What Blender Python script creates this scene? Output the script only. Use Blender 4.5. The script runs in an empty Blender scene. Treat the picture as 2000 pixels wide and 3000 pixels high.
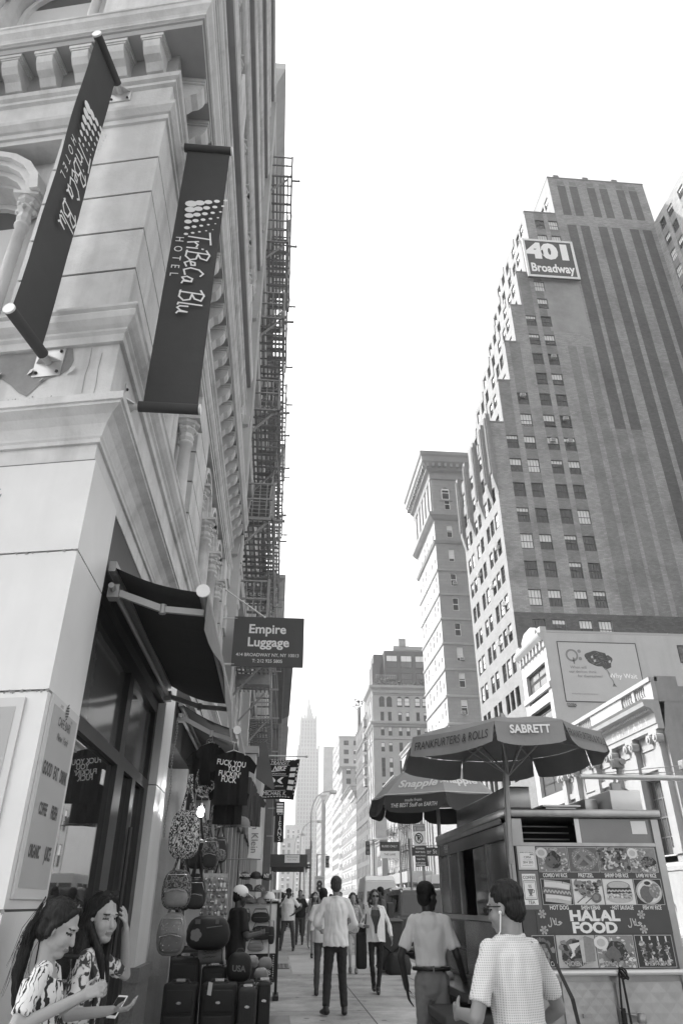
import bpy, bmesh, math, random
from mathutils import Vector, Matrix, noise
R = math.radians; PI = math.pi; V = Vector
random.seed(7)
SC = bpy.context.scene; COL = SC.collection
# ---------------------------------------------------------------- camera, sky, sun, exposure
cam = bpy.data.cameras.new('camera'); CAM = bpy.data.objects.new('camera', cam); COL.objects.link(CAM)
CAM.location = (0, 0, 1.58); CAM.rotation_euler = (R(90+29.3), 0, R(-4.8))
cam.sensor_fit = 'VERTICAL'; cam.sensor_height = 36; cam.lens = 24.54; cam.clip_start = .1; cam.clip_end = 4000
SC.camera = CAM
SUN_DIR = V((-.60, .28, .75)).normalized()
wd = bpy.data.worlds.new('World'); SC.world = wd; wd.use_nodes = True
nt = wd.node_tree; bg = nt.nodes['Background']
sky = nt.nodes.new('ShaderNodeTexSky'); sky.sky_type = 'NISHITA'; sky.sun_disc = False
sky.sun_elevation = math.asin(SUN_DIR.z); sky.sun_rotation = math.atan2(SUN_DIR.x, SUN_DIR.y)
sky.air_density = 1.4; sky.dust_density = 4.0
bw = nt.nodes.new('ShaderNodeRGBToBW')
nt.links.new(sky.outputs[0], bw.inputs[0]); nt.links.new(bw.outputs[0], bg.inputs[0]); bg.inputs[1].default_value = .15
sl = bpy.data.lights.new('sun', 'SUN'); SUN = bpy.data.objects.new('sun', sl); COL.objects.link(SUN)
sl.energy = 2.0; sl.angle = R(.6); sl.color = (1, .995, .99)
SUN.rotation_euler = (-SUN_DIR).to_track_quat('-Z', 'Y').to_euler(); SUN.location = (0, 0, 120)
SC.view_settings.view_transform = 'Standard'; SC.view_settings.look = 'None'; SC.view_settings.gamma = 1
SC.view_settings.exposure = 1.75
SC.cycles.use_denoising = True; SC.cycles.max_bounces = 7; SC.cycles.transparent_max_bounces = 12
SC.cycles.volume_bounces = 1

# ---------------------------------------------------------------- materials (all greys: the photograph is black and white)
MATS = {}
def mat(name, v, rough=.75, noise=0, scale=4., metal=0, bump=0, spec=.35, brick=None, stain=0, emit=0, streak=0):
    if name in MATS: return MATS[name]
    m = bpy.data.materials.new(name); m.use_nodes = True; t = m.node_tree; p = t.nodes['Principled BSDF']
    MATS[name] = m
    p.inputs['Roughness'].default_value = rough; p.inputs['Metallic'].default_value = metal
    p.inputs['Specular IOR Level'].default_value = spec; p.inputs['Base Color'].default_value = (v, v, v, 1)
    if emit: p.inputs['Emission Color'].default_value = (1, 1, 1, 1); p.inputs['Emission Strength'].default_value = emit
    N = lambda k: t.nodes.new(k); L = t.links.new
    def mth(op, a, b):
        n = N('ShaderNodeMath'); n.operation = op
        for i, q in enumerate((a, b)):
            if isinstance(q, (int, float)): n.inputs[i].default_value = q
            else: L(q, n.inputs[i])
        return n.outputs[0]
    if noise or stain or brick or streak or bump:
        g = N('ShaderNodeNewGeometry'); pos = g.outputs['Position']
        cur = None
        def ns(sc, det=6, zs=None, rgh=.6):
            src = pos
            if zs:
                mp = N('ShaderNodeMapping'); mp.inputs['Scale'].default_value = (1, 1, zs); L(pos, mp.inputs[0]); src = mp.outputs[0]
            n = N('ShaderNodeTexNoise'); n.inputs['Scale'].default_value = sc; n.inputs['Detail'].default_value = det
            n.inputs['Roughness'].default_value = rgh; L(src, n.inputs['Vector']); return n.outputs[0]
        val = v
        if noise:
            n1 = ns(scale); val = mth('MULTIPLY', v, mth('ADD', 1-noise, mth('MULTIPLY', n1, 2*noise)))
        if stain:
            r = N('ShaderNodeMapRange'); L(ns(scale*.22, 8), r.inputs[0]); r.inputs[1].default_value = .45; r.inputs[2].default_value = .72
            r.inputs[3].default_value = 1; r.inputs[4].default_value = 1-stain; val = mth('MULTIPLY', val, r.outputs[0])
        if streak:
            r = N('ShaderNodeMapRange'); L(ns(scale*.8, 5, .06), r.inputs[0]); r.inputs[1].default_value = .5; r.inputs[2].default_value = .8
            r.inputs[3].default_value = 1; r.inputs[4].default_value = 1-streak; val = mth('MULTIPLY', val, r.outputs[0])
        if brick:
            bwid, bh, mv, var = brick
            s = N('ShaderNodeSeparateXYZ'); L(pos, s.inputs[0]); c = N('ShaderNodeCombineXYZ')
            L(mth('ADD', s.outputs[0], s.outputs[1]), c.inputs[0]); L(s.outputs[2], c.inputs[1])
            b = N('ShaderNodeTexBrick'); L(c.outputs[0], b.inputs['Vector']); b.inputs['Scale'].default_value = 1
            b.inputs['Brick Width'].default_value = bwid; b.inputs['Row Height'].default_value = bh
            b.inputs['Mortar Size'].default_value = bh*.09
            b.inputs['Color1'].default_value = (1+var,)*3+(1,); b.inputs['Color2'].default_value = (1-var,)*3+(1,)
            b.inputs['Mortar'].default_value = (mv,)*3+(1,)
            val = mth('MULTIPLY', val, b.outputs['Color'])
        if not isinstance(val, (int, float)): L(val, p.inputs['Base Color'])
        if bump:
            bn = N('ShaderNodeBump'); bn.inputs['Strength'].default_value = bump; bn.inputs['Distance'].default_value = .02
            L(ns(scale*6, 4), bn.inputs['Height']); L(bn.outputs[0], p.inputs['Normal'])
    return m
def matfn(name, rough=.8, spec=.3):                       # an empty textured material to wire by hand
    m = bpy.data.materials.new(name); m.use_nodes = True; MATS[name] = m
    p = m.node_tree.nodes['Principled BSDF']; p.inputs['Roughness'].default_value = rough; p.inputs['Specular IOR Level'].default_value = spec
    return m, m.node_tree, p
def glassmat(name, v, rough=.04, spec=.7):
    m = mat(name, v, rough, spec=spec); return m

# ---------------------------------------------------------------- mesh builder
def gz(y): return .0075*max(y, -10)
class MB:
    def __init__(s): s.v = []; s.f = []; s.m = []; s.sm = []
    def add(s, vs, fs, mi=0, sm=False):
        b = len(s.v); s.v += [tuple(q) for q in vs]
        for f in fs: s.f.append(tuple(b+i for i in f)); s.m.append(mi); s.sm.append(sm)
        return s
    def quad(s, a, b, c, d, mi=0): return s.add([a, b, c, d], [(0, 1, 2, 3)], mi)
    def poly(s, pts, mi=0): return s.add(pts, [tuple(range(len(pts)))], mi)
    def box(s, x0, x1, y0, y1, z0, z1, mi=0):
        return s.add([(x0,y0,z0),(x1,y0,z0),(x1,y1,z0),(x0,y1,z0),(x0,y0,z1),(x1,y0,z1),(x1,y1,z1),(x0,y1,z1)],
            [(0,3,2,1),(4,5,6,7),(0,1,5,4),(1,2,6,5),(2,3,7,6),(3,0,4,7)], mi)
    def bev(s, x0, x1, y0, y1, z0, z1, b, mi=0):          # box with chamfered edges
        import itertools
        X, Y, Z = (x0, x1), (y0, y1), (z0, z1); bm = bmesh.new()
        vs = [bm.verts.new(p) for p in ((x0,y0,z0),(x1,y0,z0),(x1,y1,z0),(x0,y1,z0),(x0,y0,z1),(x1,y0,z1),(x1,y1,z1),(x0,y1,z1))]
        for f in ((0,3,2,1),(4,5,6,7),(0,1,5,4),(1,2,6,5),(2,3,7,6),(3,0,4,7)): bm.faces.new([vs[i] for i in f])
        bmesh.ops.bevel(bm, geom=bm.edges[:], offset=b, segments=2, affect='EDGES', profile=.6)
        return s.bm(bm, mi, True)
    def bm(s, bm, mi=0, sm=False, M=None):
        bm.verts.index_update()
        s.add([(M @ v.co if M else v.co) for v in bm.verts], [[v.index for v in f.verts] for f in bm.faces], mi, sm); bm.free(); return s
    def obox(s, O, ax, ay, az, mi=0):                     # box from a corner and three edge vectors
        O, ax, ay, az = V(O), V(ax), V(ay), V(az)
        p = [O, O+ax, O+ax+ay, O+ay]; p += [q+az for q in p]
        return s.add(p, [(0,3,2,1),(4,5,6,7),(0,1,5,4),(1,2,6,5),(2,3,7,6),(3,0,4,7)], mi)
    def bar(s, a, b, w, h=None, mi=0):                    # rectangular bar between two points
        a, b = V(a), V(b); d = (b-a).normalized(); h = h or w
        u = d.cross(V((0,0,1)));
        if u.length < 1e-3: u = V((1,0,0))
        u.normalize(); n = u.cross(d)
        return s.obox(a-u*w/2-n*h/2, u*w, n*h, b-a, mi)
    def tube(s, pts, r, n=8, mi=0, cap=True, sm=True):
        pts = [V(p) for p in pts]; rs = r if isinstance(r, (list, tuple)) else [r]*len(pts)
        vs = []; fs = []; up = None
        for i, p in enumerate(pts):
            d = (pts[min(i+1, len(pts)-1)]-pts[max(i-1, 0)]).normalized()
            if up is None: up = V((0,0,1)) if abs(d.z) < .9 else V((1,0,0))
            u = d.cross(up).normalized(); w = u.cross(d); up = w
            vs += [p+(u*math.cos(2*PI*k/n)+w*math.sin(2*PI*k/n))*rs[i] for k in range(n)]
        for i in range(len(pts)-1):
            for k in range(n): fs.append((i*n+k, i*n+(k+1) % n, (i+1)*n+(k+1) % n, (i+1)*n+k))
        s.add(vs, fs, mi, sm)
        if cap: s.add(vs[:n][::-1], [tuple(range(n))], mi); s.add(vs[-n:], [tuple(range(n))], mi)
        return s
    def lathe(s, prof, c=(0,0,0), n=12, mi=0, a0=0, a1=2*PI, sm=True):   # prof: (radius, z)
        c = V(c); full = abs(a1-a0-2*PI) < 1e-4; m = n if full else n+1; vs = []; fs = []
        for (r, z) in prof:
            vs += [c+V((r*math.cos(a0+(a1-a0)*k/n), r*math.sin(a0+(a1-a0)*k/n), z)) for k in range(m)]
        for i in range(len(prof)-1):
            for k in range(n): fs.append((i*m+k, i*m+(k+1) % m, (i+1)*m+(k+1) % m, (i+1)*m+k))
        return s.add(vs, fs, mi, sm)
    def ball(s, c, r, mi=0, n=10, rz=None, ry=None, M=None):
        c = V(c); vs = []; fs = []; h = n//2
        for i in range(h+1):
            a = PI*i/h
            for k in range(n):
                q = V((r*math.sin(a)*math.cos(2*PI*k/n), (ry or r)*math.sin(a)*math.sin(2*PI*k/n), (rz or r)*math.cos(a)))
                vs.append(c+(M @ q if M else q))
        for i in range(h):
            for k in range(n): fs.append((i*n+k, (i+1)*n+k, (i+1)*n+(k+1) % n, i*n+(k+1) % n))
        return s.add(vs, fs, mi, True)
    def prism(s, poly, off, mi=0):                        # flat polygon of 3D points extruded by a vector
        p = [V(q) for q in poly]; o = V(off); n = len(p)
        return s.add(p+[q+o for q in p], [tuple(range(n))[::-1], tuple(range(n, 2*n))]+[(i, (i+1) % n, n+(i+1) % n, n+i) for i in range(n)], mi)
    def sweep(s, path, prof, mi=0, sm=False, cap=True):   # path: xy points, outside on its right; prof: (outward, z)
        P = [V((p[0], p[1])) for p in path]; n = len(P); vs = []; fs = []; k = len(prof)
        for i in range(n):
            ds = []
            if i > 0: ds.append((P[i]-P[i-1]).normalized())
            if i < n-1: ds.append((P[i+1]-P[i]).normalized())
            ns = [V((d.y, -d.x)) for d in ds]; m = ns[0] if len(ns) == 1 else (ns[0]+ns[1])
            if len(ns) == 2: m = m/(1+ns[0].dot(ns[1]))
            vs += [(P[i].x+m.x*o, P[i].y+m.y*o, z) for (o, z) in prof]
        for i in range(n-1):
            for j in range(k-1): fs.append((i*k+j, (i+1)*k+j, (i+1)*k+j+1, i*k+j+1))
        s.add(vs, fs, mi, sm)
        if cap:
            s.add(vs[:k], [tuple(range(k))], mi); s.add(vs[-k:][::-1], [tuple(range(k))], mi)
        return s
    def facade(s, O, ux, W, H, ops, depth=.2, mi=0, zones=(), rmi=None, cut=()):
        # wall rectangle seen from outside: O lower left, ux to the right; ops (u0,v0,u1,v1) are openings with reveals
        O, ux = V(O), V(ux).normalized(); uz = V((0,0,1)); n = ux.cross(uz); rmi = mi if rmi is None else rmi
        us = {0, W}; vz = {0, H}
        for q in list(ops)+list(cut)+[z[0] for z in zones]:
            us |= {min(max(q[0], 0), W), min(max(q[2], 0), W)}; vz |= {min(max(q[1], 0), H), min(max(q[3], 0), H)}
        us = sorted(us); vz = sorted(vz); P = lambda u, v, d=0: O+ux*u+uz*v-n*d
        for i in range(len(us)-1):
            uc = (us[i]+us[i+1])/2
            if us[i+1]-us[i] < 1e-4: continue
            for j in range(len(vz)-1):
                vc = (vz[j]+vz[j+1])/2
                if vz[j+1]-vz[j] < 1e-4 or any(q[0] < uc < q[2] and q[1] < vc < q[3] for q in list(ops)+list(cut)): continue
                k = mi
                for z, zm in zones:
                    if z[0] < uc < z[2] and z[1] < vc < z[3]: k = zm
                s.quad(P(us[i], vz[j]), P(us[i+1], vz[j]), P(us[i+1], vz[j+1]), P(us[i], vz[j+1]), k)
        for (a, b, c, d) in ops:
            s.quad(P(a,b), P(a,b,depth), P(a,d,depth), P(a,d), rmi); s.quad(P(c,b,depth), P(c,b), P(c,d), P(c,d,depth), rmi)
            s.quad(P(a,b), P(c,b), P(c,b,depth), P(a,b,depth), rmi); s.quad(P(a,d,depth), P(c,d,depth), P(c,d), P(a,d), rmi)
        return s
    def text(s, body, O, ux, uy, size, mi=0, align='CENTER', bold=0., shear=0., sx=1., space=1., lead=1., ext=0):
        c = bpy.data.curves.new('lettering', 'FONT'); c.body = body; c.size = 1; c.align_x = align; c.align_y = 'CENTER'
        c.offset = bold; c.shear = shear; c.space_character = space; c.space_line = lead; c.resolution_u = 3
        o = bpy.data.objects.new('lettering', c); me = o.to_mesh(); O, ux, uy = V(O), V(ux).normalized(), V(uy).normalized()
        vs = [O+ux*(v.co.x*size*sx)+uy*(v.co.y*size) for v in me.vertices]; fs = [tuple(p.vertices) for p in me.polygons]
        o.to_mesh_clear(); bpy.data.objects.remove(o); bpy.data.curves.remove(c)
        return s.add(vs, fs, mi)
    def build(s, name, mats, parent=None, smooth=False, **kw):
        me = bpy.data.meshes.new(name); off = wloc(parent) if parent else V((0,0,0))
        me.from_pydata([tuple(V(q)-off) for q in s.v], [], s.f)
        for m in (mats if isinstance(mats, (list, tuple)) else [mats]): me.materials.append(MATS[m] if isinstance(m, str) else m)
        me.polygons.foreach_set('material_index', s.m); me.polygons.foreach_set('use_smooth', [a or smooth for a in s.sm])
        me.update(); o = bpy.data.objects.new(name, me); COL.objects.link(o)
        if parent: o.parent = parent
        else: recentre(o)
        for k, q in kw.items(): o[k] = q
        return o
def recentre(o):                                          # origin of a parentless mesh to the middle of its foot
    me = o.data
    if not len(me.vertices): return
    xs = [v.co.x for v in me.vertices]; ys = [v.co.y for v in me.vertices]; zs = [v.co.z for v in me.vertices]
    c = V(((min(xs)+max(xs))/2, (min(ys)+max(ys))/2, min(zs))); me.transform(Matrix.Translation(-c)); o.location = c
def wloc(o):
    p = V((0,0,0))
    while o: p += V(o.location); o = o.parent
    return p
def tag(o, label, cat, group=None):
    o['label'] = label; o['category'] = cat
    if group: o['group'] = group
    return o
def thing(name, label, cat, loc=(0,0,0), group=None):
    o = bpy.data.objects.new(name, None); COL.objects.link(o); o.location = loc; o.empty_display_size = .2
    return tag(o, label, cat, group)
def kids(o): return [c for c in ALLKIDS.get(o.name, [])]
ALLKIDS = {}
def put(proto, loc, rz=0, parent=None, sc=None):          # copy of a part (and its sub-parts) placed in world coordinates
    o = proto[0].copy(); COL.objects.link(o); o.parent = parent
    o.location = V(loc)-(wloc(parent) if parent else V((0,0,0))); o.rotation_euler = (0, 0, rz)
    if sc: o.scale = sc
    for ch in proto[1:]:
        c = ch.copy(); COL.objects.link(c); c.parent = o
    return o
PROTOS = []
def proto(*objs):                                         # keep prototypes out of the scene; only their copies are linked
    for o in objs:
        for c in list(o.users_collection): c.objects.unlink(o)
        o.parent = None; o.location = (0,0,0); PROTOS.append(o)
    return list(objs)
def pbuild(mb, name, mats):
    me = bpy.data.meshes.new(name); me.from_pydata(mb.v, [], mb.f)
    for m in (mats if isinstance(mats, (list, tuple)) else [mats]): me.materials.append(MATS[m])
    me.polygons.foreach_set('material_index', mb.m); me.polygons.foreach_set('use_smooth', mb.sm); me.update()
    return bpy.data.objects.new(name, me)
def struct(o): o['kind'] = 'structure'; return o
def dup(root, loc, rz=0, label=None, group=None, sc=None):
    r = root.copy(); COL.objects.link(r); r.location = loc; r.rotation_euler = (0, 0, rz)
    if sc: r.scale = sc
    if label: r['label'] = label
    if group: r['group'] = group
    for ch in list(root.children):
        c = ch.copy(); COL.objects.link(c); c.parent = r
        for g in ch.children: d = g.copy(); COL.objects.link(d); d.parent = c
    return r
def arc_spandrel(mb, O, ux, u0, u1, v0, v1, depth, mi=0, n=10):
    # fills an arched head inside a rectangular opening (v0 springing, v1 crown) and gives the arch its soffit
    O, ux = V(O), V(ux).normalized(); uz = V((0,0,1)); nn = ux.cross(uz); c = (u0+u1)/2; a = (u1-u0)/2; b = v1-v0
    P = lambda u, v, d=0: O+ux*u+uz*v-nn*d
    pts = [(c-a*math.cos(PI*k/n), v0+b*math.sin(PI*k/n)) for k in range(n+1)]
    for k in range(n):
        (p, q), (r_, t) = pts[k], pts[k+1]
        mb.quad(P(p, q), P(r_, t), P(r_, v1+.001), P(p, v1+.001), mi); mb.quad(P(r_, t), P(p, q), P(p, q, depth), P(r_, t, depth), mi)

# shared greys
mat('marble', .71, .4, .10, 2.5, stain=.12, streak=.12); mat('painted_stone', .62, .7, .16, 6, stain=.28, streak=.26, bump=.2)
mat('stone_dark', .26, .8, .15, 5, stain=.25); mat('joint', .16, .9); mat('granite', .17, .5, .6, 45, spec=.4)
mat('black_metal', .028, .45, .2, 8, spec=.4); mat('iron', .30, .6, .3, 9); mat('grey_metal', .30, .4, .15, 10, metal=.6); mat('light_metal', .62, .35, .1, 6, metal=.5)
mat('white_paint', .80, .6, .05, 6); mat('offwhite', .68, .65, .08, 5); mat('black', .018, .7); mat('dark', .045, .7, .2, 8); mat('charcoal', .075, .75, .2, 8)
mat('mid', .2, .75, .15, 6); mat('light', .42, .75, .12, 6); mat('letter_white', .78, .7); mat('letter_black', .02, .7)
glassmat('glass_dark', .035); glassmat('glass_mid', .10, .08); mat('blind', .62, .8, .05, 12); mat('curtain_grey', .26, .85, .12, 8)
# ---------------------------------------------------------------- ground
def paving():
    m, t, p = matfn('paving', .82); N = t.nodes.new; L = t.links.new
    g = N('ShaderNodeNewGeometry'); mp = N('ShaderNodeMapping'); mp.inputs['Location'].default_value = (.02, .3, 0); L(g.outputs['Position'], mp.inputs[0])
    b = N('ShaderNodeTexBrick'); L(mp.outputs[0], b.inputs[0]); b.offset = 0; b.inputs['Scale'].default_value = 1
    b.inputs['Brick Width'].default_value = 1.55; b.inputs['Row Height'].default_value = 1.72; b.inputs['Mortar Size'].default_value = .011
    b.inputs['Color1'].default_value = (.36,)*3+(1,); b.inputs['Color2'].default_value = (.46,)*3+(1,); b.inputs['Mortar'].default_value = (.07,)*3+(1,)
    b.inputs['Mortar Smooth'].default_value = .3
    n1 = N('ShaderNodeTexNoise'); n1.inputs['Scale'].default_value = 1.1; n1.inputs['Detail'].default_value = 9; n1.inputs['Roughness'].default_value = .68; L(g.outputs['Position'], n1.inputs[0])
    n2 = N('ShaderNodeTexNoise'); n2.inputs['Scale'].default_value = 60; n2.inputs['Detail'].default_value = 3; L(g.outputs['Position'], n2.inputs[0])
    r1 = N('ShaderNodeMapRange'); L(n1.outputs[0], r1.inputs[0]); r1.inputs[1].default_value = .3; r1.inputs[2].default_value = .7; r1.inputs[3].default_value = .5; r1.inputs[4].default_value = 1.3
    r2 = N('ShaderNodeMapRange'); L(n2.outputs[0], r2.inputs[0]); r2.inputs[3].default_value = .72; r2.inputs[4].default_value = 1.28
    vo = N('ShaderNodeTexVoronoi'); vo.inputs['Scale'].default_value = 2.3; L(g.outputs['Position'], vo.inputs['Vector'])   # old gum spots
    r3 = N('ShaderNodeMapRange'); L(vo.outputs['Distance'], r3.inputs[0]); r3.inputs[1].default_value = .09; r3.inputs[2].default_value = .11; r3.inputs[3].default_value = .45; r3.inputs[4].default_value = 1
    q = b.outputs[0]
    for r_ in (r1, r2, r3):
        k = N('ShaderNodeMath'); k.operation = 'MULTIPLY'; L(q, k.inputs[0]); L(r_.outputs[0], k.inputs[1]); q = k.outputs[0]
    L(q, p.inputs['Base Color']); bp = N('ShaderNodeBump'); bp.inputs['Strength'].default_value = .25; bp.inputs['Distance'].default_value = .01
    L(n2.outputs[0], bp.inputs['Height']); L(bp.outputs[0], p.inputs['Normal'])
paving()
mat('asphalt', .11, .9, .35, 3, stain=.2, bump=.2); mat('asphalt_worn', .10, .9, .3, 4); mat('concrete', .38, .8, .12, 3, stain=.25, bump=.1)
mat('concrete_light', .52, .8, .12, 2.5, stain=.22); mat('wet', .085, .45, .4, 4); mat('plate', .13, .6, .25, 12); mat('road_paint', .62, .8, .2, 6)
def sheet(name, x0, x1, y0, y1, m, dz=0., ny=1):
    b = MB()
    ys = [y0+(y1-y0)*i/ny for i in range(ny+1)]
    for a, c in zip(ys[:-1], ys[1:]): b.quad((x0,a,.0075*a+dz), (x1,a,.0075*a+dz), (x1,c,.0075*c+dz), (x0,c,.0075*c+dz))
    return struct(b.build(name, m))
sheet('ground', -900, 900, -60, 1900, 'asphalt', -.14)
def slab(name, x0, x1, y0, y1, m, dz=0., th=.15):
    b = MB(); z = lambda y: .0075*y+dz
    b.add([(x0,y0,z(y0)-th),(x1,y0,z(y0)-th),(x1,y1,z(y1)-th),(x0,y1,z(y1)-th),(x0,y0,z(y0)),(x1,y0,z(y0)),(x1,y1,z(y1)),(x0,y1,z(y1))],
          [(4,5,6,7),(0,1,5,4),(1,2,6,5),(2,3,7,6),(3,0,4,7)]); return struct(b.build(name, m))
slab('pavement', -14, 3.88, 1.5, 900, 'paving'); slab('kerb', 3.88, 4.05, 1.5, 900, 'concrete', .002, .16)
slab('pavement', 19.7, 24.6, 36, 900, 'concrete'); slab('kerb', 19.53, 19.7, 36, 900, 'concrete', .002, .16)
slab('pavement', 24.6, 140, 36, 43.2, 'concrete')
sheet('paving_band', .5, 3.86, 19.5, 25.4, 'concrete_light', .004); sheet('paving_band', -1.2, .46, 19.6, 25.4, 'concrete', .004)
sheet('damp_patch', .0, .30, 9.0, 13.0, 'wet', .004); sheet('paving_band', -1.2, -.02, 8, 19.5, 'concrete', .004)
sheet('crosswalk', 4.3, 19.4, 28.5, 28.9, 'road_paint', -.136); sheet('crosswalk', 4.3, 19.4, 31.6, 32, 'road_paint', -.136)
for xx in (9, 14): sheet('lane_line', xx, xx+.14, 34, 400, 'road_paint', -.136)
def grating(x0, x1, y0, y1):
    b = MB(); z = .0075*y0+.008
    b.box(x0, x1, y0, y1, z-.012, z-.004, 1)
    n = int((x1-x0)/.055)
    for i in range(n+1):
        x = x0+(x1-x0)*i/n; b.box(x-.008, x+.008, y0, y1, z-.003, z+.006)
    for i in range(int((y1-y0)/.6)+1): b.box(x0, x1, y0+i*.6-.012, y0+i*.6+.012, z-.002, z+.009)
    for i in range(4): pass
    return b
for i, (x0, x1, y0, y1, lb) in enumerate(((2.55, 3.35, 14.4, 19.2, 'steel pavement grating behind the woman in sunglasses'), (1.95, 2.7, 9.3, 12.4, 'steel pavement grating beside the food cart legs'))):
    tag(grating(x0, x1, y0, y1).build('pavement_grating', ['grey_metal', 'black']), lb, 'grating', 'steel gratings in the pavement')
b = MB(); z = .0075*21.5+.012; b.box(.1, .44, 20.8, 22.4, z-.02, z+.004)
for i in range(9):
    for j in range(3): b.box(.13+j*.1, .19+j*.1, 20.9+i*.16, 20.98+i*.16, z+.004, z+.009)
tag(b.build('cellar_plate', 'plate'), 'ribbed metal plate set in the pavement by the bag board', 'plate')
# ---------------------------------------------------------------- window prototypes (x right, z up, +y into the wall)
def win_proto(name, w, h, fr='black_metal', glass='glass_dark', cols=3, rows=2, blind=0., meet=.5, fw=.06, fd=.06, arched=False, barw=.03):
    g = MB(); n = 10
    if arched:
        r = w/2; pts = [(0,.05,0),(w,.05,0)]+[(w/2+r*math.cos(PI*k/n),.05,h-r+r*math.sin(PI*k/n)) for k in range(n+1)]; g.poly(pts, 0)
    else: g.quad((0,.05,0),(w,.05,0),(w,.05,h),(0,.05,h))
    if blind: g.quad((.02,.045,h*(1-blind)),(w-.02,.045,h*(1-blind)),(w-.02,.045,h-(w*.32 if arched else .02)),(.02,.045,h-(w*.32 if arched else .02)), 1)
    f = MB()
    if arched:
        r = w/2; ring = [(w/2+r*math.cos(PI*k/n), h-r+r*math.sin(PI*k/n)) for k in range(n+1)]; rin = [(w/2+(r-fw)*math.cos(PI*k/n), h-r+(r-fw)*math.sin(PI*k/n)) for k in range(n+1)]
        for k in range(n): f.prism([(ring[k][0],0,ring[k][1]),(ring[k+1][0],0,ring[k+1][1]),(rin[k+1][0],0,rin[k+1][1]),(rin[k][0],0,rin[k][1])], (0,fd,0))
        f.box(0,fw,0,fd,0,h-r); f.box(w-fw,w,0,fd,0,h-r)
    else: f.box(0,fw,0,fd,fw,h-fw); f.box(w-fw,w,0,fd,fw,h-fw); f.box(0,w,0,fd,h-fw,h)
    f.box(0,w,0,fd,0,fw); f.box(fw,w-fw,.005,fd-.005,h*meet-fw/2,h*meet+fw/2)
    for i in range(1, cols): x = w*i/cols; f.box(x-barw/2,x+barw/2,.015,fd-.01,fw,h-fw)
    for j in range(1, rows):
        z = h*j/rows
        if abs(z-h*meet) > .1: f.box(fw,w-fw,.015,fd-.01,z-barw/2,z+barw/2)
    return proto(pbuild(g, name, [glass, 'blind']), pbuild(f, 'frame', [fr]))
def ac_proto():
    b = MB(); b.box(0,.62,-.34,.06,0,.42); b.box(.04,.58,-.35,-.34,.04,.38,1)
    return proto(pbuild(b, 'air_conditioner', ['light_metal', 'mid']))
AC = ac_proto()
def setk(o, ux):
    return math.atan2(ux[1], ux[0])
# ---------------------------------------------------------------- 401 tower, west across the street
mat('brick_pale', .28, .85, .2, 1.5, stain=.35, brick=(.5, .17, .75, .16)); mat('brick_dark', .105, .85, .2, 1.5, stain=.3, brick=(.42, .16, .8, .16))
mat('brick_mid', .20, .85, .2, 1.5, stain=.3, brick=(.42, .16, .8, .14)); mat('brick_front', .20, .8, .10, 3, stain=.15, brick=(.5, .17, .85, .08)); mat('plaster_panel', .29, .8, .12, 1.2, stain=.3); mat('soot', .14, .9, .3, 2, stain=.3)
mat('brick_base', .10, .85, .25, 2, stain=.35, brick=(.42, .16, .8, .2)); mat('coping', .16, .7, .15, 4)
YT = 68.; TW = thing('office_tower', 'tall pale brick stepped office tower with dark brick stripes on its blank wall', 'tower', (24, YT, 0))
tw_pat = [win_proto('window', 1.45, 1.95, cols=4, blind=b_) for b_ in (0, .45, .9, .25)]
tw_st = [win_proto('window', 1.3, 1.95, cols=2, blind=b_) for b_ in (0, .35, .8)]
FH = 3.40; rows = [42.95+FH*i for i in range(-12, 12)]            # sill heights
cols = (25.9, 28.08, 31.0, 33.12)
left_at = lambda z: 24 if z < 53.45 else 25.75 if z < 60.2 else 27.45 if z < 66.95 else 29.1 if z < 73.75 else 30.7 if z < 80.4 else 32.25 if z < 87 else 33.6 if z < 93.8 else 38.55
stages = [(-1, 53.45, 24.), (53.45, 60.2, 25.8), (60.2, 66.95, 27.45), (66.95, 73.75, 29.1), (73.75, 80.4, 30.7), (80.4, 87.0, 32.25), (87.0, 93.8, 33.6), (93.8, 102.6, 38.55)]
ops = []; zones = []
def tw_ok(c, z):
    if c < left_at(z+2)+.6 : return False
    if z > 90: return c == 0
    if c in cols[2:] and z > 68.5: return False
    return True
xcols = {0: cols}
wl = []
for z in rows:
    if z < 9 or z > 78: continue
    for c in cols:
        if left_at(z+1.2) <= c-.9 and not (c > 33 and False): wl.append((c, z, 1.45))
for z in (86.9, 90.2):
    for c in (35.05, 37.17): wl.append((c, z, 1.45))
wall = MB(); X0 = 24.; W = 54.3-X0
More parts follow.
